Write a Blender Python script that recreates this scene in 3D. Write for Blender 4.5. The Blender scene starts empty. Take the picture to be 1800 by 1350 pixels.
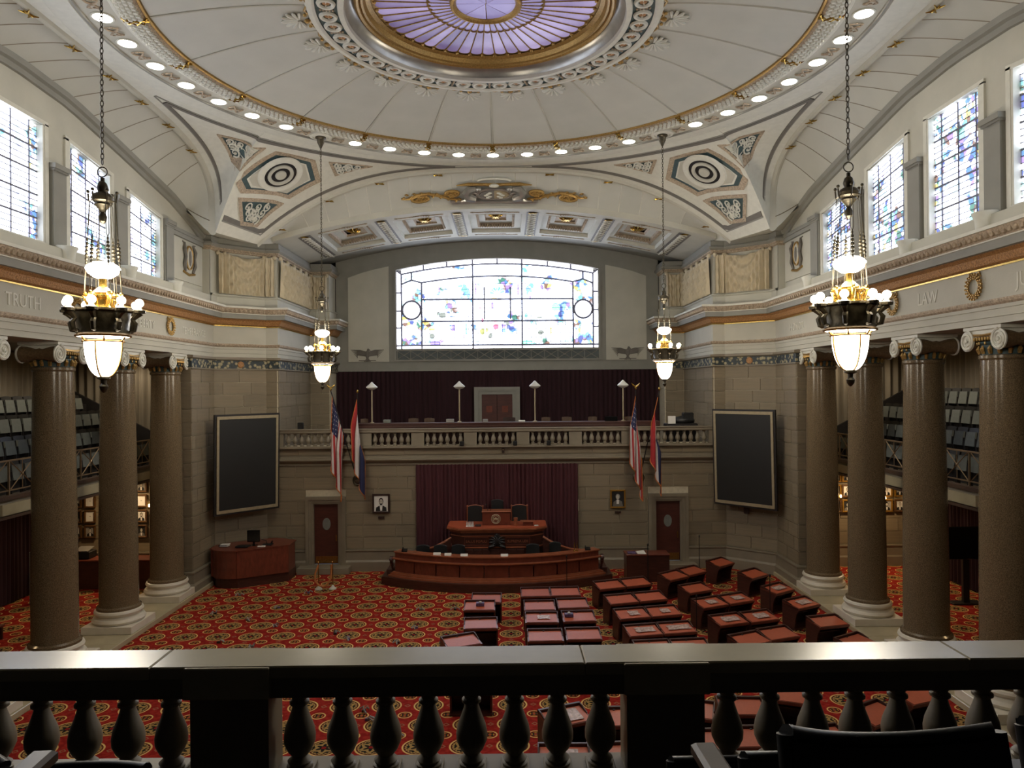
import bpy, math, random
from mathutils import Vector, Matrix
random.seed(7)
SC = bpy.context.scene
C = SC.collection
PI = math.pi
R = math.radians

# ------------------------------------------------------------------ camera, world, exposure
cam_d = bpy.data.cameras.new('camera'); cam = bpy.data.objects.new('camera', cam_d); C.objects.link(cam)
cam_d.sensor_width = 36; cam_d.lens = 25.62; cam_d.clip_start = 0.05; cam_d.clip_end = 200
cam.location = (0.42, 0, 7.14)
cam.rotation_mode = 'QUATERNION'
cam.rotation_quaternion = (Matrix.Rotation(R(-0.40), 4, 'Z') @ Matrix.Rotation(R(90.22), 4, 'X') @ Matrix.Rotation(R(-0.5), 4, 'Z')).to_quaternion()
SC.camera = cam
wd = bpy.data.worlds.new('world'); SC.world = wd; wd.use_nodes = True
wd.node_tree.nodes['Background'].inputs[0].default_value = (0.75, 0.85, 1.0, 1)
wd.node_tree.nodes['Background'].inputs[1].default_value = 0.1
SC.view_settings.view_transform = 'Standard'
SC.view_settings.look = 'None'
SC.view_settings.gamma = 1
SC.view_settings.use_curve_mapping = False
SC.view_settings.exposure = 1.25
# strengths of the light sources of the room
WIN_SIDE, WIN_FAR, BULB, BOWL, RINGLIGHT, OCULUS = 5.0, 3.2, 24, 5.0, 14, 0.34
LAMP_W_NEAR, LAMP_W_FAR = 230, 230

# ------------------------------------------------------------------ materials
def lin(h):
    h = h.lstrip('#'); o = []
    for i in (0, 2, 4):
        c = int(h[i:i+2], 16) / 255
        o.append(c / 12.92 if c <= 0.04045 else ((c + 0.055) / 1.055) ** 2.4)
    return (*o, 1)

class NT:
    def __init__(s, m): s.t = m.node_tree; s.n = s.t.nodes; s.l = s.t.links
    def new(s, k): return s.n.new(k)
    def setin(s, sock, v):
        if hasattr(v, 'is_output'): s.l.new(v, sock)
        else: sock.default_value = v
    def math(s, op, a, b=None, c=None):
        n = s.n.new('ShaderNodeMath'); n.operation = op
        s.setin(n.inputs[0], a)
        if b is not None: s.setin(n.inputs[1], b)
        if c is not None: s.setin(n.inputs[2], c)
        return n.outputs[0]
    def mix(s, f, a, b):
        n = s.n.new('ShaderNodeMix'); n.data_type = 'RGBA'
        s.setin(n.inputs[0], f); s.setin(n.inputs[6], a); s.setin(n.inputs[7], b)
        return n.outputs[2]
    def ramp(s, f, stops, const=False):
        n = s.n.new('ShaderNodeValToRGB'); s.l.new(f, n.inputs[0]); cr = n.color_ramp
        if const: cr.interpolation = 'CONSTANT'
        while len(cr.elements) < len(stops): cr.elements.new(0.5)
        for e, (p, c) in zip(cr.elements, stops): e.position = p; e.color = c
        return n.outputs[0]

def new_mat(name):
    m = bpy.data.materials.new(name); m.use_nodes = True
    return m, NT(m), m.node_tree.nodes['Principled BSDF']

def mat(name, col, rough=0.6, metal=0.0, n=8.0, var=0.12, bump=0.0, obj_var=0.0, spec=0.5, emit=None, es=0.0, stretch=(1, 1, 1), bscale=None):
    m, t, b = new_mat(name)
    c = lin(col)
    tc = t.new('ShaderNodeTexCoord')
    mp = t.new('ShaderNodeMapping'); mp.inputs['Scale'].default_value = stretch
    t.l.new(tc.outputs['Object'], mp.inputs[0])
    nz = t.new('ShaderNodeTexNoise'); nz.inputs['Scale'].default_value = n; nz.inputs['Detail'].default_value = 5
    t.l.new(mp.outputs[0], nz.inputs['Vector'])
    lo = tuple(x * (1 - var) for x in c[:3]) + (1,); hi = tuple(min(1, x * (1 + var)) for x in c[:3]) + (1,)
    out = t.ramp(nz.outputs[0], [(0.3, lo), (0.7, hi)])
    if obj_var:
        oi = t.new('ShaderNodeObjectInfo')
        f = t.math('MULTIPLY_ADD', oi.outputs['Random'], 2 * obj_var, 1 - obj_var)
        mx = t.new('ShaderNodeVectorMath'); mx.operation = 'SCALE'
        t.l.new(out, mx.inputs[0]); t.l.new(f, mx.inputs['Scale']); out = mx.outputs[0]
    t.l.new(out, b.inputs['Base Color'])
    b.inputs['Roughness'].default_value = rough; b.inputs['Metallic'].default_value = metal
    b.inputs['Specular IOR Level'].default_value = spec
    if bump:
        bm_ = t.new('ShaderNodeBump'); bm_.inputs['Strength'].default_value = bump; bm_.inputs['Distance'].default_value = 0.02
        src = nz.outputs[0]
        if bscale:
            n2 = t.new('ShaderNodeTexNoise'); n2.inputs['Scale'].default_value = bscale; n2.inputs['Detail'].default_value = 3
            t.l.new(mp.outputs[0], n2.inputs['Vector']); src = n2.outputs[0]
        t.l.new(src, bm_.inputs['Height']); t.l.new(bm_.outputs[0], b.inputs['Normal'])
    if emit:
        b.inputs['Emission Color'].default_value = lin(emit); b.inputs['Emission Strength'].default_value = es
    return m

M = dict(
    plaster=mat('cream_plaster', '#b3b0a2', 0.8, n=1.2, var=0.06, bump=0.1, bscale=40),
    vault=mat('vault_plaster', '#b5b4aa', 0.85, n=1.0, var=0.05, obj_var=0.04, bump=0.08, bscale=30),
    white=mat('ivory_moulding', '#c8c6b9', 0.6, n=6, var=0.05),
    grey=mat('warm_grey_paint', '#85837a', 0.7, n=2, var=0.06),
    dgrey=mat('dark_grey_band', '#68635c', 0.7, n=4, var=0.08),
    gold=mat('dull_gilding', '#a5854d', 0.42, 0.65, n=30, var=0.3, bump=0.3),
    goldbr=mat('bright_gilding', '#b08f45', 0.25, 0.9, n=20, var=0.15),
    leafgold=mat('gilded_leaf_band', '#a07446', 0.55, 0.15, n=25, var=0.4, bump=0.8),
    stucco=mat('carved_stucco', '#a3927c', 0.7, n=18, var=0.35, bump=0.9),
    teal=mat('dark_teal_paint', '#36494a', 0.6, n=10, var=0.2),
    silver=mat('silvered_cove', '#a8a6a0', 0.3, 0.7, n=3, var=0.15),
    stone=mat('buff_stone_block', '#7b6e58', 0.62, n=2.5, var=0.10, obj_var=0.10, bump=0.15, bscale=25, stretch=(0.5, 0.5, 3)),
    mortar=mat('pale_mortar', '#c0b69e', 0.9, n=10, var=0.1),
    stonetrim=mat('smooth_buff_stone', '#7c7260', 0.5, n=2, var=0.10, bump=0.05),
    marble=mat('white_marble_base', '#d2cab8', 0.3, n=3, var=0.06),
    curb=mat('cream_marble_kerb', '#a89d80', 0.25, n=1.5, var=0.12),
    maroon=mat('maroon_curtain', '#4c2328', 0.9, n=4, var=0.2, stretch=(3, 3, 0.3)),
    dmaroon=mat('dark_maroon_curtain', '#2b1016', 0.95, n=4, var=0.2, stretch=(3, 3, 0.3)),
    drape=mat('grey_beige_drape', '#857c6c', 0.9, n=3, var=0.12, stretch=(3, 3, 0.3)),
    wood=mat('dark_cherry_wood', '#40221a', 0.38, n=3, var=0.3, stretch=(1, 1, 6)),
    woodr=mat('red_cherry_wood', '#693324', 0.33, n=4, var=0.25, stretch=(1, 6, 1)),
    woodh=mat('polished_wood_edge', '#93553a', 0.3, n=4, var=0.2),
    desktop=mat('red_leather_desk_top', '#ab5438', 0.42, n=20, var=0.06, obj_var=0.08),
    bronze=mat('dark_bronze', '#4d4636', 0.4, 0.55, n=14, var=0.3, bump=0.3),
    brass=mat('old_brass', '#9a7440', 0.3, 0.9, n=14, var=0.2),
    bolster=mat('dull_bronze_gilding', '#6f5a40', 0.5, 0.2, n=25, var=0.3, bump=0.5),
    iron=mat('bronze_railing', '#8a7458', 0.4, 0.6, n=20, var=0.1),
    black=mat('black_leather', '#0e0e0e', 0.45, n=20, var=0.2),
    blackw=mat('dark_stained_wood', '#171210', 0.5, n=8, var=0.3),
    armwood=mat('worn_brown_armrest', '#4d3a2b', 0.4, n=14, var=0.2),
    board=mat('black_display_board', '#161614', 0.5, n=1, var=0.1),
    boardtrim=mat('brushed_gold_edging', '#a4977b', 0.4, 0.4, n=10, var=0.1),
    seatpad=mat('grey_green_seat_pad', '#666b66', 0.8, n=10, var=0.08, obj_var=0.08),
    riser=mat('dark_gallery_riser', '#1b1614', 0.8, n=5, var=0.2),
    drapery=mat('carved_cream_drapery', '#bdb094', 0.65, n=3, var=0.10),
    paper=mat('white_paper', '#d8d4cc', 0.7, n=5, var=0.03),
    ink=mat('black_ink', '#151312', 0.7, n=5, var=0.1),
    greyp=mat('grey_photo_tone', '#8a8680', 0.7, n=5, var=0.1),
    skin=mat('pale_photo_tone', '#b9b0a2', 0.7, n=5, var=0.05),
    frame=mat('brown_gilt_frame', '#5f4326', 0.45, 0.3, n=20, var=0.3),
    gframe=mat('bright_gilt_frame', '#a77c34', 0.35, 0.6, n=20, var=0.2),
    dframe=mat('dark_walnut_frame', '#2e1c16', 0.4, n=10, var=0.2),
    rope=mat('gold_velvet_rope', '#ad6a34', 0.6, n=30, var=0.2),
    red=mat('flag_red', '#9c2527', 0.8, n=6, var=0.08),
    fwhite=mat('flag_white', '#bdb6b0', 0.8, n=6, var=0.05),
    navy=mat('flag_navy', '#1c2145', 0.8, n=6, var=0.1),
    fringe=mat('flag_gold_fringe', '#b4662c', 0.7, n=20, var=0.2),
    plastic=mat('clear_plastic_wrap', '#b39a90', 0.12, n=14, var=0.4, bump=0.8),
    box=mat('tissue_box_print', '#5b4a6d', 0.5, n=14, var=0.5),
    lampsh=mat('white_enamel_shade', '#c6c6c0', 0.35, n=4, var=0.03),
    screen=mat('black_screen', '#0a0a0b', 0.15, n=4, var=0.05),
    doorw=mat('red_brown_door', '#48231b', 0.42, n=3, var=0.2, stretch=(1, 1, 6)),
    oval=mat('grey_frosted_glass', '#6f726c', 0.2, n=4, var=0.1),
    lead=mat('lead_came', '#6a6a78', 0.6, n=10, var=0.1),
    darkgl=mat('bronze_lattice_void', '#3a4343', 0.5, n=4, var=0.1),
)

def emis(name, col, st, base='#ffffff'):
    m, t, b = new_mat(name)
    b.inputs['Base Color'].default_value = lin(base)
    b.inputs['Emission Color'].default_value = lin(col); b.inputs['Emission Strength'].default_value = st
    return m
M['bulb'] = emis('lit_bulb', '#ffeed0', BULB)
M['bowl'] = emis('lit_alabaster_bowl', '#fff3de', BOWL)
M['ring'] = emis('lit_round_ceiling_lamp', '#fff8ec', RINGLIGHT)
M['smalllamp'] = emis('lit_picture_lamp', '#ffd08a', 14)

def granite():
    m, t, b = new_mat('brown_granite_column')
    tc = t.new('ShaderNodeTexCoord')
    n1 = t.new('ShaderNodeTexNoise'); n1.inputs['Scale'].default_value = 55; n1.inputs['Detail'].default_value = 6
    n2 = t.new('ShaderNodeTexNoise'); n2.inputs['Scale'].default_value = 1.6; n2.inputs['Detail'].default_value = 4
    for n in (n1, n2): t.l.new(tc.outputs['Object'], n.inputs['Vector'])
    c1 = t.ramp(n1.outputs[0], [(0.38, lin('#453a2c')), (0.6, lin('#85735a'))])
    c = t.mix(t.math('MULTIPLY_ADD', n2.outputs[0], 0.5, 0.2), c1, lin('#66573f'))
    t.l.new(c, b.inputs['Base Color']); b.inputs['Roughness'].default_value = 0.19
    b.inputs['Specular IOR Level'].default_value = 0.45
    return m
M['granite'] = granite()

def carved():            # painted relief band: pale foliage on dark teal
    m, t, b = new_mat('painted_relief_band')
    tc = t.new('ShaderNodeTexCoord')
    v = t.new('ShaderNodeTexVoronoi'); v.inputs['Scale'].default_value = 7; v.feature = 'F1'
    t.l.new(tc.outputs['Object'], v.inputs['Vector'])
    c = t.ramp(v.outputs['Distance'], [(0.0, lin('#a9a083')), (0.38, lin('#8f8564')), (0.46, lin('#2b3538')), (1.0, lin('#232b2e'))])
    t.l.new(c, b.inputs['Base Color']); b.inputs['Roughness'].default_value = 0.6
    bp = t.new('ShaderNodeBump'); bp.inputs['Strength'].default_value = 0.8; bp.inputs['Distance'].default_value = 0.03; bp.invert = True
    t.l.new(v.outputs['Distance'], bp.inputs['Height']); t.l.new(bp.outputs[0], b.inputs['Normal'])
    return m
M['carved'] = carved()

def carpet():
    m, t, b = new_mat('red_medallion_carpet')
    tc = t.new('ShaderNodeTexCoord'); sp = t.new('ShaderNodeSeparateXYZ'); t.l.new(tc.outputs['Object'], sp.inputs[0])
    X, Y = sp.outputs[0], sp.outputs[1]
    mt = t.math
    PX, PY, OX, OY = 0.94, 0.94, -0.46, 20.17
    def local(ox, oy):
        ax = mt('SUBTRACT', X, ox); ay = mt('SUBTRACT', Y, oy)
        fx = mt('SUBTRACT', ax, mt('MULTIPLY', mt('ROUND', mt('DIVIDE', ax, PX)), PX))
        fy = mt('SUBTRACT', ay, mt('MULTIPLY', mt('ROUND', mt('DIVIDE', ay, PY)), PY))
        d = mt('SQRT', mt('ADD', mt('MULTIPLY', fx, fx), mt('MULTIPLY', fy, fy)))
        return fx, fy, d
    bx, by, bd = local(OX, OY); sx, sy, sd = local(OX + PX / 2, OY + PY / 2)
    q1 = local(OX + PX / 2, OY); q2 = local(OX, OY + PY / 2)
    ang = mt('ARCTAN2', by, bx)
    wav = mt('SINE', mt('MULTIPLY', ang, 20.0))
    bdw = mt('ADD', bd, mt('MULTIPLY', wav, 0.010))
    wav8 = mt('COSINE', mt('MULTIPLY', ang, 6.0))
    cream, dark, tan, red, gold = lin('#d2ab68'), lin('#1d1a16'), lin('#9c7c48'), lin('#7e1c18'), lin('#a8782c')
    nz = t.new('ShaderNodeTexNoise'); nz.inputs['Scale'].default_value = 9; t.l.new(tc.outputs['Object'], nz.inputs['Vector'])
    base = t.ramp(nz.outputs[0], [(0.4, lin('#7f1a14')), (0.6, lin('#94271c'))])
    # small diamonds between
    dd = mt('MINIMUM', mt('ADD', mt('ABSOLUTE', q1[0]), mt('ABSOLUTE', q1[1])), mt('ADD', mt('ABSOLUTE', q2[0]), mt('ABSOLUTE', q2[1])))
    base = t.mix(mt('MULTIPLY', mt('LESS_THAN', dd, 0.075), mt('GREATER_THAN', dd, 0.042)), base, lin('#8d6146'))
    def disc(c, d, r, col): return t.mix(mt('LESS_THAN', d, r), c, col)
    c = disc(base, sd, 0.158, cream); c = disc(c, sd, 0.128, lin('#6a1815')); c = disc(c, sd, 0.092, gold)
    a2 = mt('ARCTAN2', sy, sx); s2 = mt('ADD', sd, mt('MULTIPLY', mt('COSINE', mt('MULTIPLY', a2, 4.0)), 0.02))
    c = disc(c, s2, 0.075, dark); c = disc(c, sd, 0.035, lin('#a04a30'))
    c = disc(c, bd, 0.335, cream); c = disc(c, bd, 0.300, lin('#4c1512')); c = disc(c, bdw, 0.270, tan)
    c = disc(c, mt('ADD', bd, mt('MULTIPLY', wav, 0.014)), 0.232, dark)
    c = disc(c, mt('ADD', bd, mt('MULTIPLY', wav8, 0.03)), 0.20, tan)
    c = disc(c, mt('ADD', bd, mt('MULTIPLY', wav8, 0.045)), 0.12, dark)
    c = disc(c, bd, 0.05, red)
    t.l.new(c, b.inputs['Base Color']); b.inputs['Roughness'].default_value = 0.95; b.inputs['Specular IOR Level'].default_value = 0.1
    return m
M['carpet'] = carpet()

def stained(name, strength, white, scale=5.0, tint=None):
    m, t, b = new_mat(name)
    g = t.new('ShaderNodeNewGeometry')
    v = t.new('ShaderNodeTexVoronoi'); v.inputs['Scale'].default_value = scale
    v2 = t.new('ShaderNodeTexVoronoi'); v2.feature = 'DISTANCE_TO_EDGE'; v2.inputs['Scale'].default_value = scale
    nz = t.new('ShaderNodeTexNoise'); nz.inputs['Scale'].default_value = 1.1; nz.inputs['Detail'].default_value = 3
    for n in (v, v2, nz): t.l.new(g.outputs['Position'], n.inputs['Vector'])
    sc = t.new('ShaderNodeSeparateColor'); t.l.new(v.outputs['Color'], sc.inputs[0])
    pal = t.ramp(sc.outputs[0], [(0.0, lin('#3f6fb0')), (0.18, lin('#7fd0d8')), (0.34, lin('#2f6a58')), (0.46, lin('#d8c060')), (0.56, lin('#8a6fc4')), (0.68, lin('#3a4a90')), (0.8, lin('#6a4a3a')), (0.9, lin('#60b0c8'))], True)
    mask = t.ramp(nz.outputs[0], [(white, (0, 0, 0, 1)), (min(1, white + 0.12), (1, 1, 1, 1))])
    mk = t.math('MULTIPLY', mask, t.math('GREATER_THAN', sc.outputs[1], 0.35))
    c = t.mix(mk, lin('#e4ecff'), pal)
    edge = t.math('GREATER_THAN', v2.outputs['Distance'], 0.035)
    hide = t.math('MAXIMUM', edge, t.math('SUBTRACT', 1.0, t.math('MULTIPLY', mask, 0.9)))
    c2 = t.mix(hide, lin('#303040'), c)
    st = t.math('MULTIPLY_ADD', t.math('SUBTRACT', 1.0, mk), strength - 1.15, 1.15)
    b.inputs['Base Color'].default_value = lin('#8890a0'); b.inputs['Roughness'].default_value = 0.3
    t.l.new(c2, b.inputs['Emission Color']); t.l.new(st, b.inputs['Emission Strength'])
    return m
M['glass_left'] = stained('sunlit_stained_glass_left', WIN_SIDE * 0.95, 0.50, 6)
M['glass_right'] = stained('sunlit_stained_glass_right', WIN_SIDE * 0.9, 0.40, 6)
M['glass_far'] = stained('sunlit_stained_glass_far', WIN_FAR, 0.50, 5.5)
M['glass_border'] = stained('stained_glass_leaf_border', WIN_SIDE * 0.7, 0.40, 9)
M['glass_tower'] = stained('stained_glass_blue_tower', WIN_FAR * 0.75, 0.42, 6)
M['glass_white'] = emis('clear_lit_glass', '#eef0ff', WIN_FAR)
for k, c, s in (('teal', '#3fb8b0', 1.3), ('blue', '#4f8fe0', 1.3), ('violet', '#7a66c8', 1.1), ('crimson', '#d03870', 1.1), ('green', '#a8b848', 1.1), ('amber', '#f0d070', 1.4), ('slate', '#5c7070', 0.7), ('aqua', '#60d8b0', 1.5), ('pink', '#e8a8c0', 1.6)):
    M['pc_' + k] = emis('coloured_glass_' + k, c, s)

def petal(name, c1, c2, s):
    m, t, b = new_mat(name)
    g = t.new('ShaderNodeNewGeometry'); oi = t.new('ShaderNodeObjectInfo')
    nz = t.new('ShaderNodeTexNoise'); nz.inputs['Scale'].default_value = 0.7; nz.inputs['Detail'].default_value = 3
    t.l.new(g.outputs['Position'], nz.inputs['Vector'])
    f = t.math('ADD', t.math('MULTIPLY', oi.outputs['Random'], 0.25), t.math('MULTIPLY', nz.outputs[0], 0.8))
    c = t.ramp(f, [(0.3, lin(c1)), (0.75, lin(c2))])
    b.inputs['Base Color'].default_value = lin('#6a5a90'); b.inputs['Roughness'].default_value = 0.25
    t.l.new(c, b.inputs['Emission Color']); b.inputs['Emission Strength'].default_value = s
    return m
M['petal'] = petal('lavender_skylight_glass', '#574c6c', '#b9abd0', OCULUS)
M['petalin'] = petal('pale_violet_skylight_glass', '#77709a', '#aaa4cc', OCULUS)

# ------------------------------------------------------------------ mesh builder
WORLD = {}
class MB:
    def __init__(s, sx=1): s.v = []; s.f = []; s.m = []; s.sx = sx
    def add(s, vs, fs, mi=0):
        o = len(s.v)
        if s.sx < 0:
            s.v += [(-x, y, z) for x, y, z in vs]; s.f += [tuple(o + i for i in reversed(f)) for f in fs]
        else:
            s.v += [tuple(p) for p in vs]; s.f += [tuple(o + i for i in f) for f in fs]
        s.m += [mi] * len(fs)
    def box(s, x0, x1, y0, y1, z0, z1, mi=0):
        s.add([(x0, y0, z0), (x1, y0, z0), (x1, y1, z0), (x0, y1, z0), (x0, y0, z1), (x1, y0, z1), (x1, y1, z1), (x0, y1, z1)],
              [(0, 3, 2, 1), (4, 5, 6, 7), (0, 1, 5, 4), (1, 2, 6, 5), (2, 3, 7, 6), (3, 0, 4, 7)], mi)
    def bbox(s, x0, x1, y0, y1, z0, z1, b=0.01, mi=0):       # box with bevelled top and vertical edges
        pts = lambda d, z: [(x0 + d, y0 + d, z), (x1 - d, y0 + d, z), (x1 - d, y1 - d, z), (x0 + d, y1 - d, z)]
        v = pts(b, z0) + pts(0, z0 + b) + pts(0, z1 - b) + pts(b, z1)
        f = [(3, 2, 1, 0), (12, 13, 14, 15)]
        for k in range(3):
            for i in range(4):
                j = (i + 1) % 4; f.append((k * 4 + i, k * 4 + j, k * 4 + 4 + j, k * 4 + 4 + i))
        s.add(v, f, mi)
    def prism(s, poly, z0, z1, mi=0):
        n = len(poly)
        s.add([(x, y, z0) for x, y in poly] + [(x, y, z1) for x, y in poly],
              [tuple(range(n - 1, -1, -1)), tuple(range(n, 2 * n))] + [(i, (i + 1) % n, n + (i + 1) % n, n + i) for i in range(n)], mi)
    def slab(s, pts, nrm, d, mi=0):                            # polygon in space given a thickness d along nrm
        n = len(pts); nv = Vector(nrm).normalized() * d
        s.add(list(map(tuple, pts)) + [tuple(Vector(p) + nv) for p in pts],
              [tuple(range(n - 1, -1, -1)), tuple(range(n, 2 * n))] + [(i, (i + 1) % n, n + (i + 1) % n, n + i) for i in range(n)], mi)
    def lathe(s, prof, cx=0, cy=0, seg=24, mi=0, a0=0, a1=2 * PI, basis=None, mis=None):
        full = abs(a1 - a0 - 2 * PI) < 1e-6; n = seg if full else seg + 1
        v = []
        for r, z in prof:
            for k in range(n):
                a = a0 + (a1 - a0) * k / seg
                if basis: c_, u, w, q = basis; v.append(tuple(c_ + u * (r * math.cos(a)) + w * (r * math.sin(a)) + q * z))
                else: v.append((cx + r * math.cos(a), cy + r * math.sin(a), z))
        o = len(s.f)
        for i in range(len(prof) - 1):
            fs = []
            for k in range(seg):
                k2 = (k + 1) % n
                fs.append((i * n + k, i * n + k2, (i + 1) * n + k2, (i + 1) * n + k))
            if i == 0: s.add(v, fs, mis[i] if mis else mi); base = len(s.v) - len(v)
            else:
                g = [tuple(base + q for q in (reversed(f) if s.sx < 0 else f)) for f in fs]
                s.f += g; s.m += [mis[i] if mis else mi] * len(g)
    def tube(s, path, r, seg=6, mi=0, closed=False, flat=None):
        P = [Vector(p) for p in path]; n = len(P); v = []; up = Vector((0, 0, 1))
        prev = None
        for i, p in enumerate(P):
            if closed: d = P[(i + 1) % n] - P[i - 1]
            else: d = P[min(i + 1, n - 1)] - P[max(i - 1, 0)]
            d.normalize()
            a = prev - d * prev.dot(d) if prev is not None else (up.cross(d) if abs(d.z) < 0.95 else Vector((1, 0, 0)).cross(d))
            if a.length < 1e-5: a = Vector((1, 0, 0)).cross(d)
            a.normalize(); prev = a; b = d.cross(a)
            rr = r[i] if isinstance(r, (list, tuple)) else r
            for k in range(seg):
                t = 2 * PI * k / seg
                v.append(tuple(p + a * (rr * math.cos(t)) + b * (rr * math.sin(t) * (flat or 1))))
        fs = []
        for i in range(n if closed else n - 1):
            j = (i + 1) % n
            for k in range(seg): fs.append((i * seg + k, i * seg + (k + 1) % seg, j * seg + (k + 1) % seg, j * seg + k))
        if not closed: fs += [tuple(range(seg - 1, -1, -1)), tuple((n - 1) * seg + k for k in range(seg))]
        s.add(v, fs, mi)
    def ball(s, c, r, seg=8, rings=5, mi=0):
        rx, ry, rz = r if isinstance(r, (list, tuple)) else (r, r, r)
        v = [(c[0], c[1], c[2] - rz)]
        for i in range(1, rings):
            p = PI * i / rings - PI / 2
            for k in range(seg):
                a = 2 * PI * k / seg; v.append((c[0] + rx * math.cos(p) * math.cos(a), c[1] + ry * math.cos(p) * math.sin(a), c[2] + rz * math.sin(p)))
        v.append((c[0], c[1], c[2] + rz)); L = len(v) - 1; f = []
        for k in range(seg):
            k2 = (k + 1) % seg; f.append((0, 1 + k2, 1 + k)); f.append((L, L - seg + k, L - seg + k2))
            for i in range(rings - 2): f.append((1 + i * seg + k, 1 + i * seg + k2, 1 + (i + 1) * seg + k2, 1 + (i + 1) * seg + k))
        s.add(v, f, mi)
    def torus(s, c, u, w, R_, r, seg=20, ss=6, mi=0, arc=2 * PI):
        c = Vector(c); u = Vector(u); w = Vector(w)
        full = arc > 6.28
        s.tube([c + u * (R_ * math.cos(arc * k / seg)) + w * (R_ * math.sin(arc * k / seg)) for k in range(seg if full else seg + 1)], r, ss, mi, closed=full)
    def grid(s, fn, nu, nv, mi=0, mfn=None):
        v = [tuple(fn(i / nu, j / nv)) for i in range(nu + 1) for j in range(nv + 1)]
        if not mfn:
            s.add(v, [(i * (nv + 1) + j, (i + 1) * (nv + 1) + j, (i + 1) * (nv + 1) + j + 1, i * (nv + 1) + j + 1) for i in range(nu) for j in range(nv)], mi)
        else:
            o = len(s.f); s.add(v, [(i * (nv + 1) + j, (i + 1) * (nv + 1) + j, (i + 1) * (nv + 1) + j + 1, i * (nv + 1) + j + 1) for i in range(nu) for j in range(nv)], 0)
            k = 0
            for i in range(nu):
                for j in range(nv): s.m[o + k] = mfn((i + .5) / nu, (j + .5) / nv); k += 1
    def mesh(s, name, mats, org, smooth=True, angle=35):
        me = bpy.data.meshes.new(name)
        me.from_pydata([(x - org[0], y - org[1], z - org[2]) for x, y, z in s.v], [], s.f)
        for m_ in mats: me.materials.append(M[m_] if isinstance(m_, str) else m_)
        me.polygons.foreach_set('material_index', s.m)
        me.update()
        if smooth:
            me.shade_smooth(); me.set_sharp_from_angle(angle=R(angle))
        return me
    def build(s, name, mats, parent=None, smooth=True, kind=None, label=None, org=None, angle=35):
        if not isinstance(mats, (list, tuple)): mats = [mats]
        if org is None:
            xs = [p[0] for p in s.v]; ys = [p[1] for p in s.v]; zs = [p[2] for p in s.v]
            org = ((min(xs) + max(xs)) / 2, (min(ys) + max(ys)) / 2, min(zs))
        o = bpy.data.objects.new(name, s.mesh(name, mats, org, smooth, angle)); C.objects.link(o)
        place(o, org, parent)
        if kind: o['kind'] = kind
        if label: o['label'] = label
        return o

def place(o, loc, parent=None):
    WORLD[o.name] = Vector(loc)
    if parent: o.parent = parent; o.location = Vector(loc) - WORLD[parent.name]
    else: o.location = loc

def tag(o, label=None, cat=None, group=None, kind=None):
    if label: o['label'] = label
    if cat: o['category'] = cat
    if group: o['group'] = group
    if kind: o['kind'] = kind
    return o
def thing(name, label=None, cat=None, loc=(0, 0, 0), group=None, kind=None, parent=None):
    o = bpy.data.objects.new(name, None); o.empty_display_size = 0.1; C.objects.link(o); place(o, loc, parent)
    return tag(o, label, cat, group, kind)
KIDS = {}
def kids(o): return [c for c in o.children]
def copy_tree(o, parent=None):
    c = o.copy(); C.objects.link(c); c.parent = parent
    for ch in list(o.children): copy_tree(ch, c)
    return c
def inst(src, loc, parent=None, rz=None, scale=None, name=None):
    c = src.copy(); C.objects.link(c); c.parent = parent; c.location = loc
    if rz is not None: c.rotation_euler = (0, 0, rz)
    if scale: c.scale = scale
    return c

def text_verts(txt, size, depth, xform):
    cu = bpy.data.curves.new('txt', 'FONT'); cu.body = txt; cu.size = size; cu.extrude = depth; cu.align_x = 'CENTER'; cu.resolution_u = 2
    ob = bpy.data.objects.new('txt', cu); C.objects.link(ob); bpy.context.view_layer.update()
    me = bpy.data.meshes.new_from_object(ob)
    vs = [tuple(xform(v.co)) for v in me.vertices]; fs = [tuple(p.vertices) for p in me.polygons]
    bpy.data.objects.remove(ob); bpy.data.curves.remove(cu); bpy.data.meshes.remove(me)
    return vs, fs

def offset_path(path, d):                     # d towards the left of travel
    n = len(path); out = []
    for i in range(n):
        p = Vector(path[i]); dirs = []
        if i > 0: dirs.append((p - Vector(path[i - 1])).normalized())
        if i < n - 1: dirs.append((Vector(path[i + 1]) - p).normalized())
        ns = [Vector((-q.y, q.x)) for q in dirs]
        if len(ns) == 1: out.append(p + ns[0] * d)
        else:
            m = (ns[0] + ns[1]).normalized(); k = d / max(0.3, m.dot(ns[0])); out.append(p + m * k)
    return out
def sweep(mb, path, prof, mi=0, mis=None):
    cols = [[(q.x, q.y, z) for q in offset_path(path, d)] for d, z in prof]
    n = len(path)
    for i in range(len(prof) - 1):
        mb.add(cols[i] + cols[i + 1], [(k, k + 1, n + k + 1, n + k) for k in range(n - 1)], mis[i] if mis else mi)

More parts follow.
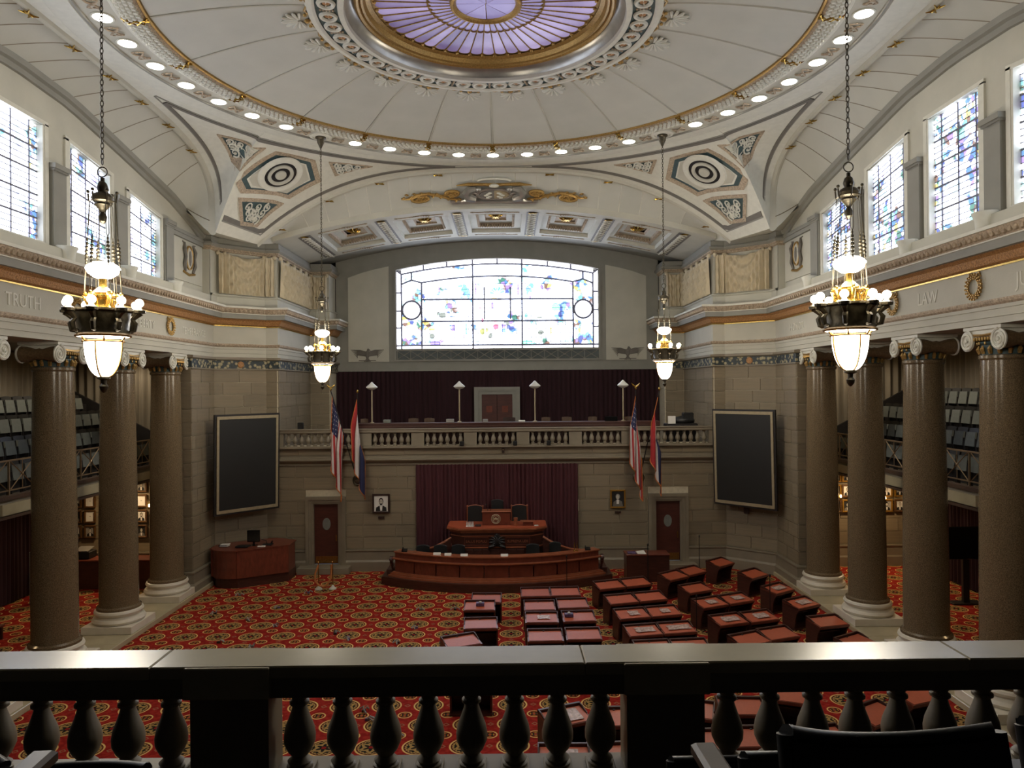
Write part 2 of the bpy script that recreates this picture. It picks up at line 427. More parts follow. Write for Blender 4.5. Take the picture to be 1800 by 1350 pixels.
# unit block shared by all dressed stones
_b = MB(); _b.bbox(-.5, .5, -.5, .5, -.5, .5, 0.03)
BLOCK = _b.mesh('stone_block', ['stone'], (0, 0, 0), smooth=False)
def stone_blocks(parent, p0, p1, z0, z1, holes=(), course=0.476, blen=1.32, thick=0.035, seed=0, off=0.0, proud=0.0):
    """separate blocks laid along p0->p1; they stand proud to the left of travel"""
    rnd = random.Random(seed); a = Vector(p0); b_ = Vector(p1); d = b_ - a; L = d.length; d.normalize(); nrm = Vector((-d.y, d.x))
    rot = math.atan2(d.y, d.x); n = max(1, round((z1 - z0) / course)); h = (z1 - z0) / n; W = WORLD[parent.name]
    for r in range(n):
        za, zb = z0 + r * h, z0 + (r + 1) * h
        cuts = [0.0]; u = -blen * (0.5 if r % 2 else 0.0) + off
        while u < L:
            u += blen * rnd.uniform(0.85, 1.15)
            if 0.25 < u < L - 0.25: cuts.append(u)
        cuts.append(L)
        for i in range(len(cuts) - 1):
            segs = [(cuts[i], cuts[i + 1])]
            for h0, h1, hz0, hz1 in holes:
                if zb > hz0 + 0.08 and za < hz1 - 0.08:
                    ns = []
                    for s0, s1 in segs:
                        if h1 <= s0 or h0 >= s1: ns.append((s0, s1))
                        else:
                            if h0 > s0 + 0.08: ns.append((s0, h0))
                            if h1 < s1 - 0.08: ns.append((h1, s1))
                    segs = ns
            for s0, s1 in segs:
                o = bpy.data.objects.new('stone_block', BLOCK); C.objects.link(o); o.parent = parent
                t = thick + rnd.uniform(-0.005, 0.005)
                c = a + d * ((s0 + s1) / 2) + nrm * (t / 2)
                o.location = Vector((c.x, c.y, (za + zb) / 2)) - W
                o.rotation_euler = (0, 0, rot); o.scale = (s1 - s0 - 0.018, t, h - 0.018)

# ================================================================== SETTING
CY = 17.15            # centre of the dome along the room
FY = 28.6             # far wall
ZR = 15.29            # plane of the lamp ring
GY = 33.25; WY = 34.5 # far gallery: end of coffers, window wall

# ---- floor
mb = MB(); mb.add([(-16.5, 4.6, 0), (16.5, 4.6, 0), (16.5, FY, 0), (-16.5, FY, 0)], [(0, 1, 2, 3)])
o = mb.build('floor', 'carpet', kind='structure', org=(0, 0, 0), smooth=False)
# ---- kerbs carrying the columns
for sx, nm in ((-1, 'trim_1'), (1, 'trim_2')):
    root = thing(nm, 'cream marble kerb under the %s colonnade' % ('left' if sx < 0 else 'right'), None, (sx * 11.1, 16, 0), kind='structure')
    ys = [5.7] + [24.7 - 3.05 * k + 1.525 for k in range(5, -1, -1)] + [27.2]
    for a, b in zip(ys[:-1], ys[1:]):
        if b - a < 0.1: continue
        mb = MB(sx); mb.bbox(10.32, 11.9, a + .004, b - .004, 0, 0.15, 0.012); mb.build('kerb_stone', 'curb', root, smooth=False)

# ---- far wall, lower storey
wf = thing('wall_far', None, None, (0, FY, 0), kind='structure')
DX = 6.7
mb = MB()
for x0, x1, z0, z1 in ((-9, -DX - .5, 0, 4.9), (-DX + .5, DX - .5, 0, 4.9), (DX + .5, 9, 0, 4.9), (-DX - .5, -DX + .5, 2.62, 4.9), (DX - .5, DX + .5, 2.62, 4.9)):
    mb.box(x0, x1, FY, FY + .3, z0, z1)
mb.build('wall_core', 'mortar', wf, smooth=False)
holes = [(9 - DX - .78, 9 - DX + .78, 0, 2.97), (9 + DX - .78, 9 + DX + .78, 0, 2.97), (9 - 3.17, 9 + 3.17, 0, 4.13)]
stone_blocks(wf, (9, FY), (-9, FY), 0.84, 4.13, holes, seed=3)
stone_blocks(wf, (9, FY - .1), (-9, FY - .1), 4.52, 4.80, (), course=.28, blen=1.9, seed=4)
def lat(mb, path, prof, **k): sweep(mb, path, prof, **k)
for a, b in ((9, DX + .78), (DX - .78, 3.2), (-3.2, -DX + .78), (-DX - .78, -9)):
    mb = MB(); lat(mb, [(a, FY), (b, FY)], [(.0, 0), (.16, 0), (.16, .36), (.12, .42), (.10, .43), (.10, .74), (.13, .78), (.13, .83), (.0, .84)])
    mb.build('dado', 'stonetrim', wf, smooth=False)
mb = MB(); lat(mb, [(8.98, FY), (-8.98, FY)], [(.0, 4.12), (.09, 4.13), (.09, 4.20), (.15, 4.24), (.2, 4.27), (.26, 4.33), (.26, 4.37), (.17, 4.40), (.14, 4.42), (.14, 4.50), (.1, 4.51), (.1, 4.80), (.3, 4.80), (.3, 4.88), (-.35, 4.88)])
mb.build('string_course', 'stonetrim', wf, smooth=False)

def door(n, cx, lab):
    d = thing('door_%d' % n, lab, None, (cx, FY, 0), kind='structure')
    y = FY
    mb = MB()
    for q, w0, w1, dep in ((0, .78, .66, .16), (1, .66, .56, .12), (2, .56, .49, .08)):
        zt = 2.62 + w0 - .49 ; zi = 2.62 + w1 - .49
        mb.box(cx - w0, cx - w1, y - dep, y, .2, zt); mb.box(cx + w1, cx + w0, y - dep, y, .2, zt); mb.box(cx - w1, cx + w1, y - dep, y, zi, zt)
    mb.box(cx - .5, cx - .47, y - .05, y + .15, .25, 2.62); mb.box(cx + .47, cx + .5, y - .05, y + .15, .25, 2.62)
    mb.build('door_frame', 'stonetrim', d, smooth=False)
    mb = MB(); mb.bbox(cx - .47, cx + .47, y + .05, y + .1, .27, 2.62, .008); leaf = mb.build('door_leaf', 'doorw', d, smooth=False)
    mb = MB(); mb.bbox(cx - .43, cx + .43, y + .035, y + .05, .3, .56, .004); mb.build('kick_plate', 'brass', leaf, smooth=False)
    mb = MB(); mb.lathe([(0, 0), (1, 0), (1, .012), (.88, .02), (.85, .012), (0, .012)], basis=(Vector((cx, y + .05, 1.82)), Vector((.16, 0, 0)), Vector((0, 0, .24)), Vector((0, -1, 0))), seg=20)
    mb.build('oval_window', 'oval', leaf)
    mb = MB(); mb.bbox(cx + .36, cx + .4, y + .01, y + .05, 1.15, 1.4, .006); mb.build('push_plate', 'brass', leaf, smooth=False)
    mb = MB(); mb.bbox(cx - 1.0, cx + 1.0, y - .62, y + .1, 0, .25, .015); mb.build('door_step', 'stonetrim', d, smooth=False)
    mb = MB(); mb.box(cx - .5, cx + .5, y + .12, y + .3, 0.25, 2.62); mb.build('door_reveal', 'blackw', d, smooth=False)
door(1, -DX, 'red brown door left of the maroon curtain'); door(2, DX, 'red brown door right of the maroon curtain')

# curtains -----------------------------------------------------------
def curtain(x0, x1, y, z0, z1, pitch, amp, m, name, parent=None, axis='x', seed=1, org=None, kind=None):
    rnd = random.Random(seed); n = int((x1 - x0) / pitch); ph = [rnd.uniform(-.4, .4) for _ in range(n + 3)]; am = [rnd.uniform(.6, 1.2) for _ in range(n + 3)]
    def f(u, v):
        t = u * n; i = int(t); w = math.sin(2 * PI * t + ph[i] * (t - i) * (1 - (t - i)) * 4) * amp * am[i]
        w *= 0.8 + .3 * v
        x = x0 + (x1 - x0) * u; z = z0 + (z1 - z0) * v
        return (x, y + w, z) if axis == 'x' else (y + w, x, z)
    mb = MB(); mb.grid(f, n * 8, 3)
    return mb.build(name, m, parent, kind=kind)
o = curtain(-3.16, 3.16, FY - .12, .05, 4.13, .15, .045, 'maroon', 'stage_curtain', seed=5)
tag(o, 'wide maroon pleated curtain hanging behind the rostrum', 'curtain')
o = curtain(-7.6, 7.6, WY - .12, 4.5, 7.92, .22, .05, 'dmaroon', 'gallery_curtain', seed=6)
tag(o, 'very dark maroon curtain along the back of the far gallery', 'curtain')

# ---- outline of the entablature on the right-hand side (mirrored for the left)
PATH = [(10.55, 5.7), (10.55, 27.3), (9.0, FY), (8.55, FY), (8.55, GY), (7.63, GY), (7.63, WY)]
Z_AR0, Z_AR1, Z_FR1, Z_GO1, Z_CO1, Z_EG1, Z_TOP = 8.36, 8.87, 9.52, 9.80, 10.0, 10.18, 10.25

def zwall(y):           # lunette line on the clerestory walls
    d = abs(y - 16.6); T = [(0, 14.72), (2, 14.62), (4.1, 14.28), (7.6, 13.66), (9.2, 13.2), (10.35, 12.72), (12, 12.0)]
    for (a, za), (b, zb) in zip(T[:-1], T[1:]):
        if d <= b: return za + (zb - za) * (d - a) / (b - a)
    return 12.0
ZB = 12.54; XA = 9.57; YA = 10.1; UA = 8.0; UF = 8.85; NS = 4.0
def aS(u): return ZB + (ZR - ZB) * max(0, 1 - (abs(u) / UA) ** NS) ** (1 / NS)
def aF(u): return ZR - .02 - (ZR - .02 - ZB) * (min(abs(u), UF) / UF) ** 2.85
def zfront(x): return 14.05 - 1.22 * (x / 8.6) ** 2
def pend(x, y):         # pendentive height at a point given relative to the dome centre
    x = abs(x); y = abs(y); r = math.hypot(x, y)
    if y * XA <= UA * x: u = XA * y / x; rb = math.hypot(XA, u); zb = aS(u)
    elif x * YA <= UF * y: u = YA * x / y; rb = math.hypot(YA, u); zb = aF(u)
    else:
        dx, dy = x / r, y / r; ex, ey = UF - XA, YA - UA
        rb = (XA * ey - UA * ex) / (dx * ey - dy * ex); zb = ZB
    s = max(0, (r - 9.41) / (rb - 9.41)); return ZR + (zb - ZR) * s ** 1.5

WINC = [22.6 - 2.96 * k for k in range(5)]
win_n = 3
for sx, side in ((-1, 'left'), (1, 'right')):
    ws = thing('wall_' + side, None, None, (sx * 10.75, 16, 0), kind='structure')
    # respond pier and chamfer, stone
    mb = MB(sx); mb.prism([(10.58, 25.4), (16.5, 25.4), (16.5, 25.42), (11.6, 25.42), (11.6, FY), (9.0, FY + .02), (10.58, 27.3)], 0, 0.001)
    mb = MB(sx)
    mb.add([(10.55, 25.35, 0), (10.55, 27.3, 0), (9.0, FY, 0), (10.55, 25.35, 8.36), (10.55, 27.3, 8.36), (9.0, FY, 8.36), (11.5, 25.35, 0), (11.5, 25.35, 8.36), (11.5, FY, 0), (11.5, FY, 8.36),
            (8.55, FY, 4.4), (8.55, FY, 8.36), (9.0, FY, 4.4), (8.55, GY, 4.4), (8.55, GY, 8.36), (7.63, GY, 4.4), (7.63, GY, 8.36), (7.63, WY, 4.4), (7.63, WY, 8.36)],
           [(0, 1, 4, 3), (1, 2, 5, 4), (6, 0, 3, 7), (8, 6, 7, 9), (12, 10, 11, 5), (10, 13, 14, 11), (13, 15, 16, 14), (15, 17, 18, 16)])
    mb.build('wall_core', 'mortar', ws, smooth=False)
    def sb(p0, p1, *a, **k):
        if sx > 0: stone_blocks(ws, p0, p1, *a, **k)
        else: stone_blocks(ws, (-p1[0], p1[1]), (-p0[0], p0[1]), *a, **k)
    sb((11.45, 25.35), (10.515, 25.35), .84, 7.86, seed=8, blen=.9)
    sb((10.55, 25.352), (10.55, 27.29), .84, 7.86, seed=9, blen=1.0)
    sb((10.545, 27.305), (9.005, FY - .005), .84, 7.86, seed=10, blen=1.0)
    sb((9.0, FY - .0), (8.57, FY - .0), 4.9, 7.86, seed=11, blen=.8)
    sb((8.55, FY + .02), (8.55, GY - .02), 4.5, 7.86, seed=12, blen=1.2)
    sb((8.5, GY), (7.66, GY), 4.5, 7.86, seed=13, blen=.9)
    mb = MB(sx); sweep(mb, [(11.5, 25.35), (10.55, 25.35), (10.55, 27.3), (9.0, FY)], [(0, 0), (.17, 0), (.17, .36), (.12, .42), (.11, .43), (.11, .74), (.14, .78), (.14, .83), (0, .84)])
    mb.build('dado', 'stonetrim', ws, smooth=False)
    mb = MB(sx); sweep(mb, [(11.5, 25.35), (10.55, 25.35)] + PATH[1:], [(.0, 7.86), (.1, 7.87), (.1, 7.90), (.07, 7.92), (.07, 8.22)], mis=[0, 0, 0, 1])
    sweep(mb, [(11.5, 25.35), (10.55, 25.35)] + PATH[1:], [(.07, 8.22), (.16, 8.26), (.16, 8.34), (0, 8.36)])
    mb.build('painted_frieze', ['stonetrim', 'carved'], ws, smooth=False)
    mb = MB(sx); c_ = Vector((9.78, 27.95, 8.07)) + Vector((-.62, -.78, 0)) * .08
    mb.lathe([(0, .03), (.1, .03), (.13, .0)], basis=(c_, Vector((.78, -.62, 0)), Vector((0, 0, 1)), Vector((-.62, -.78, 0)).normalized()), seg=16)
    mb.build('medallion', 'leafgold', ws)
    # entablature
    en = thing('trim_%d' % (3 if sx < 0 else 4), 'lettered entablature of the %s side' % side, None, (sx * 10.55, 16, Z_AR0), kind='structure')
    mb = MB(sx); sweep(mb, PATH, [(-1.4, Z_AR0), (0, Z_AR0), (0, 8.50), (.03, 8.505), (.03, 8.66), (.06, 8.665), (.06, 8.74)]); mb.build('architrave', 'plaster', en, smooth=False)
    mb = MB(sx); sweep(mb, PATH, [(.06, 8.74), (.11, 8.78), (.13, 8.83), (.13, 8.86), (.02, 8.87)]); mb.build('architrave_moulding', 'stucco', en, smooth=False)
    mb = MB(sx); sweep(mb, PATH, [(.02, 8.87), (.02, Z_FR1)]); mb.build('frieze', 'plaster', en, smooth=False)
    mb = MB(sx); sweep(mb, PATH, [(.02, Z_FR1), (.07, Z_FR1), (.07, Z_FR1 + .035), (.03, Z_FR1 + .035)]); mb.build('gilded_fillet', 'goldbr', en, smooth=False)
    mb = MB(sx); sweep(mb, PATH, [(.04, Z_FR1 + .035), (.12, Z_FR1 + .08), (.2, Z_GO1 - .06), (.3, Z_GO1)]); mb.build('gilded_leaf_moulding', 'leafgold', en)
    mb = MB(sx); sweep(mb, PATH, [(.3, Z_GO1), (.42, Z_GO1), (.42, Z_CO1 - .03), (.45, Z_CO1 - .025), (.45, Z_CO1)], mis=[0, 0, 1, 1]); mb.build('corona', ['grey', 'white'], en, smooth=False)
    # egg moulding: cove plus real eggs
    mb = MB(sx); sweep(mb, PATH, [(.45, Z_CO1), (.47, Z_CO1 + .03), (.56, Z_EG1)]); mb.build('egg_moulding_bed', 'stucco', en)
    mb = MB(sx); op = offset_path(PATH, .51)
    for p, q in zip(op[:-1], op[1:]):
        L = (q - p).length; k = max(1, int(L / .17))
        if p.y < 12 and q.y > 20: p = p + (q - p) * ((11.0 - p.y) / (q.y - p.y)); L = (q - p).length; k = int(L / .17)
        for i in range(k):
            c = p + (q - p) * ((i + .5) / k); mb.ball((c.x, c.y, Z_CO1 + .09), (.055, .055, .075), 6, 4)
    mb.build('eggs', 'stucco', en, kind='stuff')
    mb = MB(sx); sweep(mb, PATH, [(.56, Z_EG1), (.6, Z_EG1), (.6, Z_TOP), (-.6, Z_TOP)]); mb.build('cornice_top', 'white', en, smooth=False)
    # lettering and wreaths
    def letters(txt, y, size=.36):
        s_ = size
        if sx > 0: xf = lambda c: (10.55 - .02 - c.z, y - c.x * .9, 9.04 + c.y)     # reads towards the near end
        else: xf = lambda c: (-10.55 + .02 + c.z, y + c.x * .9, 9.04 + c.y)
        vs, fs = text_verts(txt, s_, .015, xf); m2 = MB(); m2.add(vs, fs); m2.build('lettering', 'white', en, smooth=False)
    def wreath(y):
        c = Vector((sx * 10.5, y, 9.2)); m2 = MB(); u = Vector((0, 1, 0)); w = Vector((0, 0, 1))
        m2.torus(c, u, w, .22, .02, 20, 6)
        for k in range(20):
            a = 2 * PI * k / 20
            for j, rr in enumerate((.18, .225, .275)):
                p = c + u * (rr * math.cos(a + j * .1)) + w * (rr * math.sin(a + j * .1)); m2.ball((p.x - sx * .03, p.y, p.z), (.03, .024, .03), 5, 3)
        m2.build('laurel_wreath', 'gold', en)
        m3 = MB(); 
        for k in (-1, 1): m3.tube([c + u * (k * .02) + w * .22, c + u * (k * .16) + w * .3, c + u * (k * .2) + w * .2], .018, 5)
        m3.build('ribbon', 'gold', en)
    if sx < 0:
        letters('TRUTH', 16.6, .42); letters('LIBERTY', 22.15); letters('TEMPERANCE', 25.6, .34)
        for y in (18.6, 20.1, 23.75): wreath(y)
    else:
        letters('HONOR', 25.3, .36); letters('LAW', 17.4, .42); letters('JUSTICE', 13.7, .42)
        for y in (23.1, 18.9, 15.6): wreath(y)
    # attic plinth, clerestory wall
    AP = [(10.72, 5.7), (10.72, 26.9), (10.5, 26.9), (10.45, 27.35), (9.05, FY + .05), (8.6, FY + .05), (8.6, GY + .05), (7.68, GY + .05), (7.68, WY)]
    mb = MB(sx); sweep(mb, AP[2:], [(.06, Z_TOP), (.06, 10.62), (.12, 10.66), (.12, 10.70), (.02, 10.72), (.02, 12.36)]); mb.build('attic_plinth', 'plaster', ws, smooth=False)
    mb = MB(sx); sweep(mb, AP[1:], [(.02, 12.30), (.08, 12.32), (.08, 12.36), (.14, 12.40), (.14, 12.44), (.22, 12.5), (.22, 12.56), (.14, 12.58), (.14, 12.80), (-.5, 12.86)], mis=[0, 0, 0, 0, 1, 1, 1, 1, 1]); mb.build('attic_cornice', ['stucco', 'grey'], ws, smooth=False)
    mb = MB(sx); mb.box(10.5, 10.75, 26.88, 27.3, Z_TOP, 12.4); mb.build('attic_return', 'plaster', ws, smooth=False)
    XW = 10.75
    mb = MB(sx)
    edges = []
    for c in WINC: edges += [(c - 1.0, c + 1.0)]
    edges.sort(); cur = 5.7
    def strip(y0, y1, zf0, zf1, n):
        for i in range(n):
            a = y0 + (y1 - y0) * i / n; b = y0 + (y1 - y0) * (i + 1) / n
            mb.add([(XW, a, zf0(a)), (XW, b, zf0(b)), (XW, b, zf1(b)), (XW, a, zf1(a)), (XW + .35, a, zf0(a)), (XW + .35, b, zf0(b)), (XW + .35, b, zf1(b)), (XW + .35, a, zf1(a))],
                   [(0, 1, 2, 3), (4, 7, 6, 5), (0, 4, 5, 1), (3, 2, 6, 7)] + ([(0, 3, 7, 4)] if i == 0 else []) + ([(1, 5, 6, 2)] if i == n - 1 else []))
    zt = lambda y: zwall(y) - 1.12
    zlo = lambda y: Z_TOP - .02
    for a, b in edges:
        strip(cur, a, zlo, zwall, 3); strip(a, b, zlo, lambda y: 10.72, 1); strip(a, b, zt, zwall, 4); cur = b
    strip(cur, 26.95, zlo, zwall, 5)
    mb.build('clerestory_wall', 'plaster', ws, smooth=False)
    # moulding along the lunette
    mb = MB(sx); ys = [5.7 + (26.95 - 5.7) * i / 40 for i in range(41)]
    for i in range(40):
        a, b = ys[i], ys[i + 1]
        for (x0, z0, x1, z1) in ((0, -.28, -.06, -.26), (-.06, -.26, -.08, -.14), (-.08, -.14, -.16, -.1), (-.16, -.1, -.2, .02)):
            mb.add([(XW + x0, a, zwall(a) + z0), (XW + x0, b, zwall(b) + z0), (XW + x1, b, zwall(b) + z1), (XW + x1, a, zwall(a) + z1)], [(0, 1, 2, 3)])
    mb.build('lunette_moulding', 'grey', ws)
    # ledge blocks, pilasters between the windows
    mb = MB(sx)
    mb.box(10.45, 10.76, 5.7, 26.88, Z_TOP, 10.62)
    mb.build('window_ledge', 'plaster', ws, smooth=False)
    mids = [c + 1.48 for c in WINC] + [WINC[-1] - 1.48]
    for y in mids[:]:
        mb = MB(sx); mb.box(XW - .12, XW, y - .26, y + .26, 10.6, 12.55); mb.box(XW - .16, XW, y - .29, y + .29, 12.55, 12.6); mb.box(XW - .2, XW, y - .32, y + .32, 12.6, 12.72)
        mb.build('grey_pilaster', 'grey', ws, smooth=False)
        mb = MB(sx); mb.lathe([(.24, Z_TOP), (.26, Z_TOP + .06), (.2, Z_TOP + .1), (.22, Z_TOP + .3), (.27, Z_TOP + .42), (.27, Z_TOP + .46), (0, Z_TOP + .46)], cx=10.5, cy=y, seg=14)
        mb.build('ledge_block', 'white', ws)
    # shield panel beyond the last window
    mb = MB(sx); mb.box(XW - .05, XW, 24.35, 26.75, 10.9, 12.3); mb.box(XW - .1, XW, 24.1, 24.3, 10.6, 12.3)
    mb.build('raised_panel', 'plaster', ws, smooth=False)
    mb = MB(sx); mb.box(XW - .08, XW, 23.75, 24.1, 10.6, 12.4); mb.box(XW - .09, XW, 23.75, 26.9, 12.36, 12.5); mb.box(XW - .13, XW, 23.75, 26.9, 12.5, 12.62)
    mb.build('grey_pilaster', 'grey', ws, smooth=False)
    mb = MB(sx); yc, zc = 25.6, 11.75; q = XW - .07
    mb.lathe([(0, .04), (.8, .04), (1, 0)], basis=(Vector((q, yc, zc)), Vector((0, .26, 0)), Vector((0, 0, .4)), Vector((-1, 0, 0))), seg=18, mi=0)
    mb.torus((q - .02, yc, zc), (0, .26, 0), (0, 0, .4), 1.0, .035, 18, 5, 1)
    mb.ball((q - .04, yc, zc - .02), (.04, .1, .28), 6, 5, 2)
    for s_ in (-1, 1):
        mb.tube([(q, yc + s_ * .3, zc - .5), (q - .04, yc + s_ * .42, zc - .25), (q - .05, yc + s_ * .34, zc), (q - .05, yc + s_ * .44, zc + .25), (q, yc + s_ * .34, zc + .48), (q, yc + s_ * .5, zc + .5)], [.05, .06, .05, .06, .04, .02], 6, 2)
    mb.tube([(q, yc - .45, zc - .52), (q, yc, zc - .6), (q, yc + .45, zc - .52)], .045, 5, 1)
    o = mb.build('shield_relief', ['plaster', 'gold', 'dgrey']); tag(o, 'small coloured shield relief on the cream panel beside the last %s window' % side, 'relief')
    # clerestory windows
    for wi, c in enumerate(WINC):
        if sx > 0 and wi == 4: pass
        win_n += 0
        num = (5 if sx < 0 else 10) + wi
        W = thing('window_%d' % num, 'stained glass clerestory window of the %s wall' % side, None, (sx * XW, c, 10.72), kind='structure')
        y0, y1 = c - 1.0, c + 1.0
        mb = MB(sx)
        for a, b in ((y0, y0 + .07), (y1 - .07, y1)): mb.add([(XW - .04, a, 10.72), (XW - .04, b, 10.72), (XW - .04, b, zt(b)), (XW - .04, a, zt(a)), (XW + .2, a, 10.72), (XW + .2, b, 10.72), (XW + .2, b, zt(b)), (XW + .2, a, zt(a))], [(0, 3, 2, 1), (4, 5, 6, 7), (0, 1, 5, 4), (1, 2, 6, 5), (2, 3, 7, 6), (3, 0, 4, 7)])
        a, b = y0 - .12, y0 - .02
        for a, b in ((y0 - .14, y0 - .0), (y1 + .0, y1 + .14)): mb.box(XW - .05, XW, a, b, 10.72, min(zt(a), zt(b)) + .06)
        mb.slab([(XW, y0 - .14, zt(y0) + .02), (XW, y1 + .14, zt(y1) + .02), (XW, y1 + .14, zt(y1) + .12), (XW, y0 - .14, zt(y0) + .12)], (-1, 0, 0), .05)
        mb.box(XW - .06, XW + .2, y0 - .1, y1 + .1, 10.66, 10.73)
        mb.build('window_frame', 'white', W, smooth=False)
        # panes: narrow leaf border left and right, main lights between
        yc_ = [y0 + .07, y0 + .36, c, y1 - .36, y1 - .07]
        g = 'glass_left' if sx < 0 else 'glass_right'
        nz = 5
        lead = MB(sx)
        xg = XW + .12
        for r in range(nz):
            for k in range(4):
                ya, yb = yc_[k], yc_[k + 1]
                f0, f1 = r / nz, (r + 1) / nz
                Zf = lambda y, f: 10.73 + (zt(y) - 10.73) * f
                m2 = MB(sx); e = .012
                m2.slab([(xg, ya + e, Zf(ya, f0) + e), (xg, yb - e, Zf(yb, f0) + e), (xg, yb - e, Zf(yb, f1) - e), (xg, ya + e, Zf(ya, f1) - e)], (1, 0, 0), .012)
                m2.build('pane', 'glass_border' if k in (0, 3) or r == nz - 1 and sx > 0 else g, W, smooth=False)
        for y in yc_[1:4]: lead.box(xg - .02, xg, y - .02, y + .02, 10.73, zt(y))
        for r in range(1, nz * 4):
            f = r / (nz * 4); w_ = .022 if r % 4 == 0 else .009
            lead.slab([(xg, y0 + .07, Zf(y0, f) - w_), (xg, y1 - .07, Zf(y1, f) - w_), (xg, y1 - .07, Zf(y1, f) + w_), (xg, y0 + .07, Zf(y0, f) + w_)], (-1, 0, 0), .02)
        lead.build('lead_bars', 'lead', W, smooth=False)

# carved drapery on the piers and gallery sides
def drapery(name, p0, p1, sx, lab, gathers, seed):
    """relief curtain swagged between knots; p0->p1 with the room on the left for sx=+1"""
    a = Vector(p0); b = Vector(p1); d = (b - a); L = d.length; d.normalize(); n = Vector((-d.y, d.x)); rnd = random.Random(seed)
    zt_, zb_ = 12.28, 10.74
    g = gathers
    def f(u, v):
        x = u * L; z = zt_ + (zb_ - zt_) * v
        k = max(i for i in range(len(g) - 1) if g[i] <= u + 1e-9); w = (u - g[k]) / (g[k + 1] - g[k]); w = min(1, max(0, w)); span = (g[k + 1] - g[k]) * L
        q = 4 * w * (1 - w)
        wide = min(1, span / 1.1)
        sag = v - 0.62 * q * wide                      # coordinates that follow the swag
        swag = math.sin(sag * 21) * .075 * q * wide
        e = min(w, 1 - w) * span
        fold = math.cos(e * 42 + seed) * .06 * math.exp(-e * 1.8) * (0.5 + v)
        base = .15 + .05 * math.exp(-e * 5) + swag * .85 + fold
        z -= .10 * q * wide * (1 - v) * 1.4
        p = a + d * x + n * base
        return (p.x, p.y, z)
    mb = MB(sx); mb.grid(f, max(24, int(L * 42)), 40)
    for k in g:
        p = a + d * (k * L) + n * .14; mb.ball((p.x, p.y, zt_ - .03), (.08, .08, .09), 8, 6)
    o = mb.build(name, 'drapery'); tag(o, lab, 'relief')
for sx, side in ((-1, 'left'), (1, 'right')):
    drapery('carved_drapery', (10.44, 27.4), (9.07, FY + .04), sx, 'carved cream drapery with one wide swag on the %s corner pier' % side, [0, .14, 1.0], 1)
    drapery('carved_drapery', (9.03, FY + .04), (8.62, FY + .04), sx, 'narrow strip of carved cream drapery facing front, next to the %s corner swag' % side, [0, 1.0], 2)
    drapery('carved_drapery', (8.6, FY + .15), (8.6, GY), sx, 'carved cream drapery gathered in many knots along the %s gallery side' % side, [0, .2, .4, .6, .8, 1.0], 3)
    drapery('carved_drapery', (8.5, GY + .04), (7.72, GY + .04), sx, 'carved cream drapery panel on the far %s return, beside the window wall' % side, [0, 1.0], 4)

# ---- window wall of the far gallery
wa = thing('wall_window', None, None, (0, WY, 4.4), kind='structure')
wx = 4.78; wz0 = 8.98
warc = lambda x: 13.22 - .52 * (x / wx) ** 2          # head of the window
mb = MB()
def wbox(x0, x1, f0, f1, y=WY, n=8, dep=.4, m=None, mi=0):
    t = m or mb
    for i in range(n):
        a = x0 + (x1 - x0) * i / n; b = x0 + (x1 - x0) * (i + 1) / n
        t.add([(a, y, f0(a)), (b, y, f0(b)), (b, y, f1(b)), (a, y, f1(a)), (a, y + dep, f0(a)), (b, y + dep, f0(b)), (b, y + dep, f1(b)), (a, y + dep, f1(a))],
              [(0, 1, 2, 3), (7, 6, 5, 4), (4, 5, 1, 0), (3, 2, 6, 7), (0, 3, 7, 4), (1, 5, 6, 2)], mi)
wbox(-7.63, -wx, lambda x: 7.9, lambda x: 14.2, n=4); wbox(wx, 7.63, lambda x: 7.9, lambda x: 14.2, n=4)
wbox(-wx, wx, warc, lambda x: 14.3, n=16); wbox(-wx, wx, lambda x: 7.9, lambda x: wz0, n=1)
mb.build('wall_face', 'grey', wa, smooth=False)
mb = MB(); mb.box(-7.63, 7.63, WY - .02, WY + .3, 4.4, 7.9); mb.build('wall_lower_face', 'blackw', wa, smooth=False)
for s_ in (-1, 1):
    mb = MB(s_); p = [(5.13, 8.38), (7.05, 8.38), (7.05, 12.35), (6.4, 12.58), (5.8, 12.74), (5.13, 12.88)]
    mb.slab([(x, WY, z) for x, z in p], (0, -1, 0), .05); mb.build('cream_panel', 'plaster', wa, smooth=False)
    # eagle relief
    mb = MB(); cx = s_ * 6.15; y = WY - .07; z = 8.72
    mb.ball((cx, y, z), (.1, .05, .2), 8, 6); mb.ball((cx + .04, y - .02, z + .22), (.06, .05, .07), 7, 5); mb.tube([(cx + .08, y, z + .22), (cx + .15, y, z + .18)], [.03, .008], 5)
    for w_ in (-1, 1):
        for k in range(7):
            mb.tube([(cx + w_ * .08, y, z + .12 - .03 * k), (cx + w_ * (.35 + .02 * k), y, z + .2 - .035 * k), (cx + w_ * (.78 - .05 * k), y, z + .22 - .065 * k)], [.03, .028, .01], 5)
    for k in range(5): mb.tube([(cx, y, z - .15), (cx + (k - 2) * .07, y, z - .34)], [.03, .015], 5)
    mb.tube([(cx - .4, y, z - .28), (cx + .4, y, z - .28)], .02, 5)
    o = mb.build('eagle_relief', 'dgrey'); tag(o, 'grey eagle relief with spread wings low on the %s cream panel of the window wall' % ('left' if s_ < 0 else 'right'), 'relief')
mb = MB()
